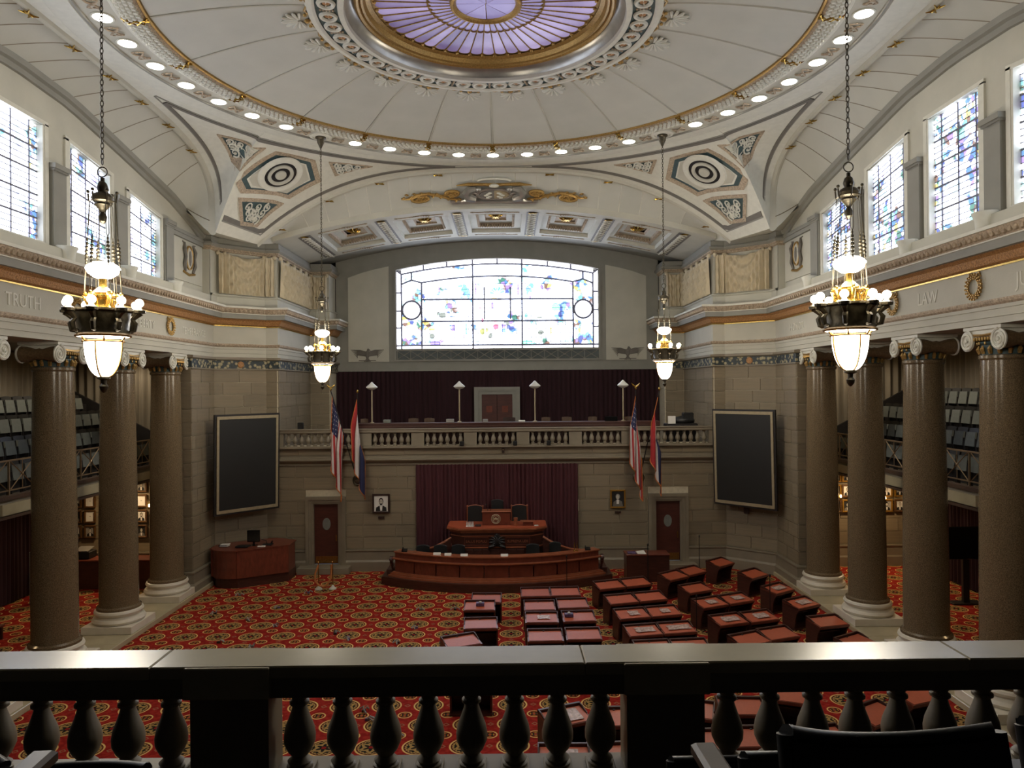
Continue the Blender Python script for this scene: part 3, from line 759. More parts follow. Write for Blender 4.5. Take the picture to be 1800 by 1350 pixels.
def arcband(x0, x1, f, dz0, dz1, y0, y1, n=20, m=None):
    t = m or mb
    for i in range(n):
        a = x0 + (x1 - x0) * i / n; b = x0 + (x1 - x0) * (i + 1) / n
        t.add([(a, y0, f(a) + dz0), (b, y0, f(b) + dz0), (b, y0, f(b) + dz1), (a, y0, f(a) + dz1), (a, y1, f(a) + dz0), (b, y1, f(b) + dz0), (b, y1, f(b) + dz1), (a, y1, f(a) + dz1)],
              [(0, 1, 2, 3), (7, 6, 5, 4), (4, 5, 1, 0), (3, 2, 6, 7), (0, 3, 7, 4), (1, 5, 6, 2)])
arcband(-wx, wx, warc, 0, .12, WY - .1, WY + .1); mb.box(-wx - .1, -wx, WY - .1, WY + .1, 8.4, warc(wx) + .1); mb.box(wx, wx + .1, WY - .1, WY + .1, 8.4, warc(wx) + .1)
mb.box(-wx, wx, WY - .1, WY + .1, 8.88, 8.98); mb.box(-wx, wx, WY - .1, WY + .1, 8.38, 8.46)
mb.build('window_surround', 'grey', wa, smooth=False)
# lattice strip under the window
mb = MB(); mb.box(-wx, wx, WY - .03, WY, 8.46, 8.88); mb.build('lattice_backing', 'darkgl', wa, smooth=False)
n_l = 15
for k in range(n_l):
    a = -wx + .04 + (2 * wx - .08) * k / n_l; b = -wx + .04 + (2 * wx - .08) * (k + 1) / n_l
    m2 = MB(); y = WY - .06
    m2.tube([(a, y, 8.47), (b, y, 8.87)], .018, 4); m2.tube([(a, y, 8.87), (b, y, 8.47)], .018, 4); m2.box(a - .012, a + .012, y - .02, y + .03, 8.46, 8.88)
    m2.build('lattice_cross', 'grey', wa, smooth=False)
# the big window
W = thing('window_1', 'large segmental stained glass window over the far gallery', None, (0, WY, wz0), kind='structure')
Yg = WY + .18
def bar(mb, pts, w=.085, d=.05): mb.tube([(x, Yg - .03, z) for x, z in pts], w / 2, 4)
fr = MB()
inn = lambda x: warc(x) - .22
x1 = wx - .22; x2 = 3.6; x3 = 1.17
arcp = lambda f, a, b, n=12: [(a + (b - a) * i / n, f(a + (b - a) * i / n)) for i in range(n + 1)]
txt_lo = lambda x: warc(x) - .80
bar(fr, arcp(inn, -x1, x1, 24)); bar(fr, arcp(txt_lo, -x2, x2, 20))
for s_ in (-1, 1):
    bar(fr, [(s_ * x1, wz0), (s_ * x1, inn(x1))]); bar(fr, [(s_ * x2, wz0), (s_ * x2, txt_lo(x2))]); bar(fr, [(s_ * x3, wz0), (s_ * x3, warc(x3))])
    bar(fr, [(s_ * x1, 12.05), (s_ * 4.08, 12.25), (s_ * x2, txt_lo(x2))]); bar(fr, [(s_ * 4.08, 12.25), (s_ * 4.08, inn(4.08))]); bar(fr, [(s_ * x1, inn(x1)), (s_ * wx, warc(wx))])
    for z in (9.98, 10.78, 11.65): bar(fr, [(s_ * x1, z), (s_ * wx, z)])
    fr.torus((s_ * 4.08, Yg - .04, 10.82), (1, 0, 0), (0, 0, 1), .43, .05, 28, 5)
for z, xx in ((9.14, wx), (10.28, x2), (11.32, x2)): bar(fr, [(-xx, z), (xx, z)])
for x in (-3.5, -2.4, 0, 2.4, 3.5): bar(fr, [(x, inn(x)), (x, warc(x))])
thin = MB()
for x in [-3.45 + .23 * k for k in range(31)]:
    if abs(abs(x) - x3) > .1: thin.tube([(x, Yg - .012, 9.16), (x, Yg - .012, 9.6 + 1.3 * ((x * 7.3) % 1))], .011, 4)
for z in (9.3, 9.5, 9.7, 9.9, 10.08, 10.5, 10.7, 10.9, 11.1, 11.55, 11.8, 12.05): thin.tube([(-x2, Yg - .012, z), (x2, Yg - .012, z)], .011, 4)
for x in (-.62, .62): thin.tube([(x, Yg - .03, 10.35), (x, Yg - .03, 11.9)], .035, 5)
fr.build('glazing_bars', 'lead', W); thin.build('thin_leads', 'lead', W)
def pane(poly, g='glass_far', name='pane'):
    m2 = MB(); cx = sum(p[0] for p in poly) / len(poly); cz = sum(p[1] for p in poly) / len(poly)
    m2.slab([(x, Yg, z) for x, z in poly], (0, 1, 0), .012); return m2.build(name, g, W, smooth=False)
zs_ = [9.14, 10.28, 11.32]
for a, b in ((-x2, -x3), (-x3, x3), (x3, x2)):
    for za, zb in ((9.14, 10.28), (10.28, 11.32)): pane([(a, za), (b, za), (b, zb), (a, zb)])
    pane([(a, 11.32), (b, 11.32)] + arcp(txt_lo, b, a, 8))
    pane(arcp(txt_lo, a, b, 8) + arcp(inn, b, a, 8), 'glass_far'); pane([(a, wz0), (b, wz0), (b, 9.14), (a, 9.14)], 'glass_white')
for s_ in (-1, 1):
    a, b = s_ * x2, s_ * x1
    pane([(a, 9.14), (b, 9.14), (b, 10.82), (a, 10.82)], 'glass_tower'); pane([(a, 10.82), (b, 10.82), (b, 12.05), (s_ * 4.08, 12.25), (a, txt_lo(x2))], 'glass_tower')
    pane([(b, 12.05), (s_ * 4.08, 12.25), (a, txt_lo(x2)), (a, inn(x2)), (b, inn(x1))], 'glass_far'); pane([(a, wz0), (b, wz0), (b, 9.14), (a, 9.14)], 'glass_white')
    zz = [wz0, 9.98, 10.78, 11.65, warc(wx)]
    for q in range(4): pane([(b, zz[q]), (s_ * wx, zz[q]), (s_ * wx, zz[q + 1]), (b, min(zz[q + 1], inn(x1)))], 'glass_white')
    m2 = MB(); m2.lathe([(0, 0), (.42, 0), (.42, .01), (0, .01)], basis=(Vector((s_ * 4.08, Yg - .02, 10.82)), Vector((1, 0, 0)), Vector((0, 0, 1)), Vector((0, 1, 0))), seg=24); m2.build('round_pane', 'glass_white', W)
xs_ = [-x1, -3.5, -2.4, -x3, 0, x3, 2.4, 3.5, x1]
for a, b in zip(xs_[:-1], xs_[1:]): pane(arcp(inn, a, b, 4) + arcp(warc, b, a, 4), 'glass_white')
# coloured pieces of the picture in the glass
def pc(k, pts):
    m2 = MB(); m2.slab([(x, Yg - .01, z) for x, z in pts], (0, 1, 0), .008); m2.build('coloured_glass', 'pc_' + k, W, smooth=False)
P_ = lambda px, py: ((px - 900) * .00533, 9.12 + (785 - py) * .00535)     # drawing units of the window cartoon
rw = random.Random(5)
for k in range(7):                                                  # fan behind the seated figure
    a0, a1 = PI * (.08 + .13 * k), PI * (.08 + .13 * (k + 1)) - .04; cx, cz = P_(900, 330)
    pc('aqua' if k % 2 else 'teal', [(cx + .16 * math.cos(a0), cz + .16 * math.sin(a0)), (cx + .36 * math.cos(a0), cz + .36 * math.sin(a0)), (cx + .36 * math.cos(a1), cz + .36 * math.sin(a1)), (cx + .16 * math.cos(a1), cz + .16 * math.sin(a1))])
for k, cx, cy, w, h in (('amber', 870, 365, 26, 10), ('violet', 855, 430, 12, 40), ('crimson', 885, 620, 30, 22), ('crimson', 765, 560, 14, 22), ('slate', 975, 590, 32, 22), ('violet', 955, 610, 25, 25), ('blue', 955, 655, 22, 20), ('green', 765, 660, 26, 30), ('green', 800, 650, 12, 20),
    ('slate', 1283, 672, 28, 24), ('amber', 1378, 660, 10, 38), ('aqua', 1160, 760, 60, 22), ('teal', 1210, 775, 40, 14), ('violet', 345, 760, 50, 24), ('violet', 400, 745, 24, 16), ('slate', 315, 700, 28, 26), ('amber', 318, 635, 30, 20), ('violet', 500, 630, 22, 34), ('blue', 480, 620, 10, 26),
    ('teal', 1155, 520, 14, 24), ('aqua', 1420, 450, 36, 44), ('blue', 1180, 300, 28, 50), ('violet', 1190, 340, 20, 30), ('teal', 1205, 260, 28, 24), ('teal', 605, 280, 28, 40), ('blue', 640, 330, 20, 50), ('blue', 575, 255, 26, 14), ('violet', 708, 290, 10, 56), ('violet', 1085, 290, 10, 56),
    ('blue', 670, 380, 18, 26), ('pink', 880, 560, 30, 20), ('pink', 745, 450, 12, 40), ('pink', 1180, 620, 12, 60), ('slate', 410, 515, 40, 26), ('slate', 490, 470, 12, 18), ('slate', 1275, 540, 30, 10), ('slate', 370, 500, 18, 20), ('teal', 620, 640, 10, 60), ('pink', 600, 700, 40, 14), ('slate', 835, 700, 22, 30)):
    x, z = P_(cx, cy); w *= .0058; h *= .0058
    n_ = 7; pc(k, [(x + w * math.cos(2 * PI * i / n_) * rw.uniform(.7, 1.15), z + h * math.sin(2 * PI * i / n_) * rw.uniform(.7, 1.15)) for i in range(n_)])

# gallery floor and upper door
mb = MB(); mb.box(-8.6, 8.6, FY - .05, WY, 4.35, 4.42); mb.build('floor_gallery', 'dmaroon', kind='structure', smooth=False)
d = thing('door_3', 'double door with a grey frame behind the far gallery', None, (-.05, WY - .3, 4.9), kind='structure')
mb = MB(); cx = -.05; y = WY - .25
for w0, w1, dep in ((1.07, .88, .12), (.88, .72, .07)):
    mb.box(cx - w0, cx - w1, y - dep, y + .1, 4.42, 7.14 + w0 - 1.07); mb.box(cx + w1, cx + w0, y - dep, y + .1, 4.42, 7.14 + w0 - 1.07); mb.box(cx - w1, cx + w1, y - dep, y + .1, 7.14 + w1 - 1.07, 7.14 + w0 - 1.07)
mb.build('door_frame', 'grey', d, smooth=False)
for s_ in (-1, 1):
    mb = MB(); a, b = sorted((cx + s_ * .01, cx + s_ * .72)); mb.bbox(a, b, y - .02, y + .06, 4.42, 6.78, .01); lf = mb.build('door_leaf', 'doorw', d, smooth=False)
    mb = MB(); mb.bbox(cx + s_ * .37 - .14, cx + s_ * .37 + .14, y - .035, y - .02, 5.95, 6.25, .004); mb.build('door_window', 'woodr', lf, smooth=False)

# ================================================================== CEILING
ce = thing('ceiling', None, None, (0, CY, 0), kind='structure')
def pol(r, a, z): return (r * math.sin(a), CY + r * math.cos(a), z)
N22 = 2 * PI / 22
def dz(r): t = (r - 4.05) / (7.45 - 4.05); return 15.86 - .50 * t ** 1.6     # saucer of the dome
mb = MB(); mb.grid(lambda u, v: pol(7.45 + (4.05 - 7.45) * v, (u - .5) * (N22 - .010), dz(7.45 + (4.05 - 7.45) * v)), 6, 8)
pa = mb.build('dome_panel', 'vault', ce, org=(0, CY, 0))
mb = MB(); mb.tube([pol(7.45 + (4.05 - 7.45) * i / 8, 0, dz(7.45 + (4.05 - 7.45) * i / 8) + .0) for i in range(9)], .028, 5)
rib = mb.build('dome_rib', 'plaster', ce, org=(0, CY, 0))
mb = MB()                                              # palmette with a small stem
b0 = 4.62
for k in range(9):
    t = (k - 4) / 4; th = t * 1.75; L_ = .44 - .10 * abs(t); r0 = 4.38
    f_ = lambda q: (r0 + L_ * q * math.cos(th), (L_ * q * math.sin(th)) / 4.5)
    pts_ = [f_(.12), f_(.55), f_(.85), f_(1.0)]
    mb.tube([pol(r, a_, dz(r) - .05) for r, a_ in pts_], [.012, .036, .045, .018], 6)
pm = mb.build('palmette', 'white', ce, org=(0, CY, 0))
mb = MB()
mb.tube([pol(4.12 + .06 * math.sin(i * PI / 2), (i / 8 - .5) * N22, dz(4.15) - .05) for i in range(9)], .03, 5)
mb.ball(pol(4.2, 0, dz(4.2) - .07), (.08, .08, .05), 7, 5); mb.ball(pol(4.2, .06, dz(4.2) - .06), (.05, .05, .04), 6, 4); mb.ball(pol(4.2, -.06, dz(4.2) - .06), (.05, .05, .04), 6, 4)
sc = mb.build('gilded_scroll', 'gold', ce, org=(0, CY, 0))
mb = MB()
for q in (-1, 1):
    c = Vector(pol(3.66, q * N22 * .225, 15.77)); u = (c - Vector((0, CY, 15.77))).normalized(); w = Vector((-u.y, u.x, 0))
    mb.torus(c, u, w, .17, .05, 16, 6); mb.lathe([(0, -.02), (.09, 0)], basis=(c, u, w, Vector((0, 0, 1))), seg=10, mi=1)
    mb.tube([c - w * .24, c + w * .24], .018, 4)
c = Vector(pol(3.66, N22 / 2, 15.77)); u = (c - Vector((0, CY, 15.77))).normalized(); w = Vector((-u.y, u.x, 0))
for rr in (-.14, -.07, 0, .07, .14): mb.ball(tuple(c + u * rr), (.035, .035, .03), 6, 4, 2)
lk = mb.build('guilloche_link', ['white', 'leafgold', 'stucco'], ce, org=(0, CY, 0))
for k in range(22):
    a = -N22 * k
    for src, da in ((pa, .5), (rib, 0), (pm, .5), (sc, .5), (lk, .5)):
        if k == 0: src.rotation_euler = (0, 0, -N22 * da)
        else: inst(src, (0, 0, 0), ce, rz=a - N22 * da)
mb = MB(); mb.lathe([(4.15, dz(4.1) + .0), (4.1, 15.76), (3.98, 15.74), (3.92, 15.78)], cy=CY, seg=88); mb.lathe([(3.42, 15.78), (3.40, 15.72), (3.28, 15.72), (3.26, 15.80)], cy=CY, seg=88); mb.build('oculus_fillet', 'white', ce)
mb = MB(); mb.lathe([(3.92, 15.80), (3.42, 15.80)], cy=CY, seg=88); mb.build('guilloche_ground', 'teal', ce)
mb = MB(); mb.lathe([(3.27, 15.78), (3.22, 15.92), (3.12, 16.02), (3.05, 16.06)], cy=CY, seg=88); mb.build('silver_cove', 'silver', ce)
mb = MB(); mb.lathe([(3.06, 16.08), (3.05, 15.98), (3.0, 15.95), (2.95, 15.98), (2.93, 16.04), (2.90, 16.0), (2.85, 16.02), (2.80, 16.12), (2.70, 16.17)], cy=CY, seg=88); mb.build('gilded_oculus_ring', 'gold', ce)
# skylight of petal panes
NP = 48; da = 2 * PI / NP
mb = MB(); pts = [pol(1.40, -da * .42, 16.17), pol(2.50, -da * .44, 16.17)] + [pol(2.50 + .12 * math.sin(t), da * .44 * -math.cos(t), 16.17) for t in (PI / 6, PI / 3, PI / 2, 2 * PI / 3, 5 * PI / 6)] + [pol(2.50, da * .44, 16.17), pol(1.40, da * .42, 16.17)]
mb.slab(pts, (0, 0, 1), .01); p1 = mb.build('petal_pane', 'petal', ce, smooth=False, org=(0, CY, 16.17))
mb = MB(); pts = [pol(.84, -da * .42, 16.18), pol(1.30, -da * .43, 16.18), pol(1.36, 0, 16.18), pol(1.30, da * .43, 16.18), pol(.84, da * .42, 16.18)]
mb.slab(pts, (0, 0, 1), .01); p2 = mb.build('inner_pane', 'petalin', ce, smooth=False, org=(0, CY, 16.18))
mb = MB(); mb.tube([pol(.84, da / 2, 16.16), pol(2.66, da / 2, 16.155)], .014, 4); mb.ball(pol(2.60, da / 2, 16.13), (.05, .05, .04), 6, 4); mb.torus(pol(1.30, 0, 16.16), (1, 0, 0), (0, -1, 0), .085, .012, 8, 4, arc=-PI)
p3 = mb.build('petal_lead', 'gold', ce, org=(0, CY, 16.1))
for k in range(1, NP):
    for s_ in (p1, p2, p3): inst(s_, tuple(s_.location), ce, rz=-da * k)
mb = MB(); mb.lathe([(.86, 16.17), (.84, 16.10), (.78, 16.08), (.72, 16.12), (.70, 16.17)], cy=CY, seg=48); mb.build('centre_ring', 'gold', ce)
mb = MB(); mb.lathe([(2.82, 16.185), (2.6, 16.20), (0, 16.20)], cy=CY, seg=48); mb.build('skylight_backing', 'gold', ce)
for k in range(8):
    mb = MB(); mb.slab([pol(.02, PI / 4 * k + .01, 16.17)] + [pol(.70, PI / 4 * (k + j / 4) + (.02 if j == 0 else -.02 if j == 4 else 0), 16.17) for j in range(5)], (0, 0, 1), .01); mb.build('centre_pane', 'petalin', ce, smooth=False)
# garland of leaves round the dome
mb = MB(); mb.lathe([(7.46, dz(7.43) + .02), (7.47, 15.32), (7.51, 15.30), (7.53, 15.33)], cy=CY, seg=132, mi=0); mb.lathe([(7.98, 15.31), (8.02, 15.28), (8.08, 15.28), (8.10, 15.30)], cy=CY, seg=132, mi=1); mb.build('garland_fillet', ['gold', 'white'], ce)
mb = MB(); mb.lathe([(7.53, 15.33), (7.58, 15.28), (7.70, 15.25), (7.80, 15.25), (7.92, 15.28), (7.98, 15.32)], cy=CY, seg=132); mb.build('garland_core', 'stucco', ce)
mb = MB()
for k in range(7):
    a = N22 / 2 * (k + .5) / 7 
    for j in range(4):
        rr = 7.63 + j * .10; zz = 15.265 - .03 * math.sin(PI * (j + .5) / 4)
        c = Vector(pol(rr, a + (j % 2) * N22 / 28, zz)); mb.ball(c, (.06, .065, .055), 7, 4)
gl = mb.build('garland_leaves', 'white', ce, org=(0, CY, 15), kind='stuff')
mb = MB()
for t in (-.010, .010): mb.tube([pol(7.5, t, 15.29), pol(7.6, -t, 15.23), pol(7.75, t, 15.21), pol(7.9, -t, 15.22), pol(8.02, t, 15.27)], .03, 5)
gr = mb.build('garland_ribbon', 'goldbr', ce, org=(0, CY, 15))
for k in range(1, 44): inst(gl, tuple(gl.location), ce, rz=-N22 / 2 * k)
for k in range(1, 22): inst(gr, tuple(gr.location), ce, rz=-N22 * k)
# lamp ring band
mb = MB(); mb.lathe([(8.10, 15.30), (8.78, 15.30)], cy=CY, seg=132); mb.build('lamp_band', 'plaster', ce)
mb = MB(); mb.lathe([(8.78, 15.31), (8.79, 15.25), (8.84, 15.25), (8.86, 15.29)], cy=CY, seg=132); mb.build('thin_grey_ring', 'grey', ce)
mb = MB(); mb.lathe([(8.86, 15.29), (8.88, 15.27), (9.36, 15.27), (9.41, 15.29)], cy=CY, seg=132); mb.build('cream_ring', 'white', ce)
mb = MB()
for q in (-1, 1):
    for t in (-1, 1):
        mb.tube([pol(8.43, 0, 15.27), pol(8.43 + t * .09, q * .010, 15.25), pol(8.43 + t * .14, q * .018, 15.27), pol(8.43 + t * .05, q * .022, 15.26)], [.02, .03, .025, .01], 5)
mb.ball(pol(8.43, 0, 15.26), (.045, .045, .03), 7, 4); mb.ball(pol(8.43, .02, 15.27), (.03, .05, .02), 6, 4); mb.ball(pol(8.43, -.02, 15.27), (.03, .05, .02), 6, 4)
ro = mb.build('rosette', 'stucco', ce, org=(0, CY, 15)); ro.rotation_euler = (0, 0, -N22 / 4)
for k in range(1, 44): inst(ro, tuple(ro.location), ce, rz=-N22 / 2 * (k + .5))
# round lamps: one thing each
def zone(a):
    return a
lamp_l = MB(); c = Vector((0, 0, 0)); lamp_l.lathe([(.24, 0), (.24, -.025), (.20, -.03), (.19, -.01)], seg=24)
lmesh = lamp_l.mesh('lamp_rim', ['white'], (0, 0, 0)); lamp_d = MB(); lamp_d.lathe([(.195, -.03), (.12, -.055), (0, -.06)], seg=20); dmesh = lamp_d.mesh('lamp_glass', ['ring'], (0, 0, 0))
ORD = ['', 'second ', 'third ', 'fourth ', 'fifth ', 'sixth ', 'seventh ', 'eighth ', 'ninth ', 'tenth ', 'eleventh ', 'twelfth ']
for k in range(44):
    kk = k if k <= 22 else k - 44                     # signed position from the far point
    if abs(kk) in (5, 17) or abs(kk) > 14: continue
    a = N22 / 2 * kk; s_ = 'right' if kk > 0 else 'left'
    if kk == 0: lab = 'round ring lamp at the far point, right above the gilt coat of arms'
    elif abs(kk) < 5: lab = '%sround ceiling lamp %s of the central one, between the far chandeliers' % (ORD[abs(kk) - 1], s_)
    else: lab = '%sround ring lamp up the %s side, counted from the far %s chandelier' % (ORD[abs(kk) - 6], s_, s_)
    t = thing('ceiling_lamp', lab, 'ceiling lamp', pol(8.43, a, 15.30), 'round lamps of the dome ring')
    for nm, me in (('lamp_rim', lmesh), ('lamp_glass', dmesh)):
        o = bpy.data.objects.new(nm, me); C.objects.link(o); o.parent = t
# pendentives -------------------------------------------------------
def Bpt(t):      # boundary polyline point for t in 0..1 (side arch, corner cut, far arch)
    if t < .45: al = t / .45 * PI / 2; u = UA * math.sin(al) ** (2 / NS) if al > 0 else 0; return XA, u
    if t < .55: q = (t - .45) / .1; return XA + (UF - XA) * q, UA + (YA - UA) * q
    return UF * (1 - t) / .45, YA
def Ppt(t, s, dn=0.0):
    x, y = Bpt(t); r = math.hypot(x, y); k = (9.41 + (r - 9.41) * s) / r; x, y = x * k, y * k
    return x, y, pend(x, y) - dn
for sx in (-1, 1):
    for sy in (-1, 1):
        T = lambda p: (p[0], CY + sy * p[1], p[2])
        mb = MB(sx); mb.grid(lambda u, v: T(Ppt(u, v)), 60, 10); mb.build('pendentive', 'white', ce, angle=60)
        lenf = lambda t: math.hypot(*Bpt(t)) - 9.41
        def borders(dl, w, dn, name, m):
            ts = [i / 200 for i in range(201) if lenf(i / 200) > 2 * dl + w]
            if not ts: return
            ta, tb = ts[0], ts[-1]; n = 70; tt = [ta + (tb - ta) * i / n for i in range(n + 1)]
            out = [(t, dl / lenf(t)) for t in tt] + [(t, 1 - dl / lenf(t)) for t in reversed(tt)]
            inn_ = [(t, (dl + w) / lenf(t)) for t in tt] + [(t, 1 - (dl + w) / lenf(t)) for t in reversed(tt)]
            m2 = MB(sx); N = len(out)
            vo = [T(Ppt(t, s, dn)) for t, s in out]; vi = [T(Ppt(t, s, dn)) for t, s in inn_]; vo2 = [T(Ppt(t, s, -.01)) for t, s in out]; vi2 = [T(Ppt(t, s, -.01)) for t, s in inn_]
            m2.add(vo + vi + vo2 + vi2, [(i, (i + 1) % N, N + (i + 1) % N, N + i) for i in range(N)] + [(i, 2 * N + i, 2 * N + (i + 1) % N, (i + 1) % N) for i in range(N)] + [(N + i, N + (i + 1) % N, 3 * N + (i + 1) % N, 3 * N + i) for i in range(N)])
            m2.build(name, m, ce, smooth=False)
        borders(.34, .11, .035, 'border_band', 'dgrey'); borders(.29, .035, .02, 'border_fillet', 'grey')
        if sy < 0: continue
        # hexagonal coffer
        def poly_ring(P, k0, k1, d0, d1, name, m, parent=ce, cap=False):
            cx = sum(p[0] for p in P) / len(P); cy = sum(p[1] for p in P) / len(P)
            def at(p, k, dn): x = cx + (p[0] - cx) * k; y = cy + (p[1] - cy) * k; return T((x, y, pend(x, y) - dn))
            m2 = MB(sx); N = len(P); Q = []
            for i in range(N):
                for j in range(4): a_, b_ = P[i], P[(i + 1) % N]; Q.append((a_[0] + (b_[0] - a_[0]) * j / 4, a_[1] + (b_[1] - a_[1]) * j / 4))
            N = len(Q); v = [at(p, k0, -.01) for p in Q] + [at(p, k0, d0) for p in Q] + [at(p, k1, d1) for p in Q] + [at(p, k1, -.01) for p in Q]
            f = []
            for r_ in range(3): f += [(r_ * N + i, r_ * N + (i + 1) % N, (r_ + 1) * N + (i + 1) % N, (r_ + 1) * N + i) for i in range(N)]
            m2.add(v, f)
            if cap: m2.add([at(p, k1, d1) for p in Q] + [at((cx, cy), 1, d1)], [(i, (i + 1) % N, N) for i in range(N)])
            return m2.build(name, m, parent, smooth=False)
        HX = [(8.58, 7.13), (7.2, 7.10), (6.16, 8.15), (6.24, 9.2), (7.4, 9.28), (8.58, 7.68)]
        poly_ring(HX, 1.0, .86, .05, .03, 'hexagon_gilt_border', 'stucco'); poly_ring(HX, .86, .74, .02, .06, 'hexagon_teal_border', 'teal'); poly_ring(HX, .74, .70, .07, .07, 'hexagon_inner_fillet', 'white', cap=False)
        cx, cy = 7.32, 8.0; cz = pend(cx, cy); e = .4
        nx = (pend(cx + e, cy) - pend(cx - e, cy)) / (2 * e); ny = (pend(cx, cy + e) - pend(cx, cy - e)) / (2 * e)
        mx_, my_ = sum(p[0] for p in HX) / 6, sum(p[1] for p in HX) / 6
        ring_ = [(mx_ + (p[0] - mx_) * .72, my_ + (p[1] - my_) * .72) for p in HX]
        ring_ = [(a_[0] + (b_[0] - a_[0]) * j / 6, a_[1] + (b_[1] - a_[1]) * j / 6) for a_, b_ in zip(ring_, ring_[1:] + ring_[:1]) for j in range(6)]
        dep_ = max(cz + nx * (x - cx) + ny * (y - cy) - pend(x, y) for q in (1, .6, .3) for x, y in [(mx_ + (p[0] - mx_) * q, my_ + (p[1] - my_) * q) for p in ring_]) + .02
        pl = lambda x, y: cz + nx * (x - cx) + ny * (y - cy) - dep_
        m2 = MB(sx); m2.add([T((x, y, pl(x, y))) for x, y in ring_] + [T((x, y, pend(x, y) + .01)) for x, y in ring_] + [T((mx_, my_, pl(mx_, my_)))], [(i, (i + 1) % 36, 72) for i in range(36)] + [(i, (i + 1) % 36, 36 + (i + 1) % 36, 36 + i) for i in range(36)]); m2.build('hexagon_field', 'plaster', ce, smooth=False)
        nn = Vector((nx, ny, -1)).normalized(); nn.y *= sy; uu = Vector((1, 0, nx)).normalized(); uu = (uu - nn * uu.dot(nn)).normalized(); vv = nn.cross(uu)
        c0 = Vector(T((cx, cy, pl(cx, cy))))
        m2 = MB(sx); m2.lathe([(.80, 0), (.76, .05), (.66, .07), (.58, .05), (.56, .0)], basis=(c0, uu, vv, nn), seg=36); m2.build('vent_outer_ring', 'white', ce)
        m2 = MB(sx); m2.lathe([(.57, .012), (.43, .012)], basis=(c0, uu, vv, nn), seg=36); m2.lathe([(.33, .014), (.18, .014)], basis=(c0, uu, vv, nn), seg=36); m2.build('vent_shade_rings', 'blackw', ce)  # flat black rings paint in the shade of the hollow vent
        m2 = MB(sx); m2.lathe([(.46, .015), (.45, .06), (.40, .075), (.35, .06), (.33, .015)], basis=(c0, uu, vv, nn), seg=32); m2.lathe([(.20, .015), (.19, .06), (.15, .07), (0, .05)], basis=(c0, uu, vv, nn), seg=24); m2.build('vent_inner_rings', 'plaster', ce)
        # triangular reliefs with white scrolls
        for P, ns in (([(8.64, 5.8), (7.42, 6.78), (8.66, 7.06)], 3), (None, 4), ([(5.76, 8.41), (4.36, 9.17), (5.73, 9.2)], 3)):
            if ns == 4: P = [(8.70, 7.77), (7.62, 9.35), (8.62, 9.42), (8.97, 8.7)]
            poly_ring(P, 1.0, .78, .04, .03, 'relief_gilt_border', 'stucco'); poly_ring(P, .78, .77, .01, .01, 'relief_ground', 'teal', cap=True)
            cx = sum(p[0] for p in P) / len(P); cy = sum(p[1] for p in P) / len(P); m2 = MB(sx)
            for p in P + [(cx, cy)] + [((P[i][0] + P[i - 1][0]) / 2, (P[i][1] + P[i - 1][1]) / 2) for i in range(len(P))]:
                px, py = cx + (p[0] - cx) * .42, cy + (p[1] - cy) * .42
                path = []
                for i in range(15):
                    a = i * .62 + p[0] * 3; r = .15 * (1 - i / 18); x, y = px + r * math.cos(a), py + r * math.sin(a); path.append(T((x, y, pend(x, y) - .045)))
                m2.tube(path, [.034 - .0015 * i for i in range(15)], 5)
                m2.ball(T((px, py, pend(px, py) - .05)), .04, 6, 4)
            m2.build('white_scrolls', 'white', ce)
# arch mouldings with gilt sprigs
for sx in (-1, 1):
    mb = MB(sx); n = 60
    for (x0, d0, x1, d1) in ((.0, 0, .04, .07), (.04, .07, .12, .09), (.12, .09, .2, .05), (.2, .05, .26, -.02)):
        def f(u, v, x0=x0, d0=d0, x1=x1, d1=d1):
            al = (u - .5) * PI; uu_ = UA * math.copysign(abs(math.sin(al)) ** (2 / NS), al); return (XA - .02 + x0 + (x1 - x0) * v, CY + uu_, aS(uu_) - (d0 + (d1 - d0) * v))
        mb.grid(f, n, 1)
    mb.build('side_arch_moulding', 'plaster', ce)
    for k in range(-4, 5):
        u = k * 1.6; 
        if abs(u) > 7.5: continue
        mb = MB(sx); c = Vector((XA + .12, CY + u, aS(u) - .12))
        for q in range(3): mb.tube([c, c + Vector(((q - 1) * .05, .1, -.01)), c + Vector(((q - 1) * .12, .16, .0))], [.02, .025, .01], 5); mb.tube([c, c + Vector(((q - 1) * .05, -.1, -.01)), c + Vector(((q - 1) * .12, -.16, .0))], [.02, .025, .01], 5)
        mb.build('gilt_sprig', 'goldbr', ce)
for sy in (-1, 1):
    mb = MB()
    for (x0, d0, x1, d1) in ((.0, 0, .04, .07), (.04, .07, .12, .09), (.12, .09, .2, .05), (.2, .05, .26, -.02)):
        def f(u, v, x0=x0, d0=d0, x1=x1, d1=d1):
            uu_ = UF * (2 * u - 1); return (uu_, CY + sy * (YA - .02 + x0 + (x1 - x0) * v), aF(uu_) - (d0 + (d1 - d0) * v))
        mb.grid(f, 70, 1)
    mb.build('far_arch_moulding', 'plaster', ce)
for x in (-8.0, -6.2, -4.3, -2.1, 2.1, 4.3, 6.2, 8.0):
    mb = MB(); c = Vector((x, CY + YA + .12, aF(x) - .12))
    for q in range(3): mb.tube([c, c + Vector((.1, (q - 1) * .05, 0)), c + Vector((.16, (q - 1) * .12, 0))], [.02, .025, .01], 5); mb.tube([c, c + Vector((-.1, (q - 1) * .05, 0)), c + Vector((-.16, (q - 1) * .12, 0))], [.02, .025, .01], 5)
    mb.build('gilt_sprig', 'goldbr', ce)
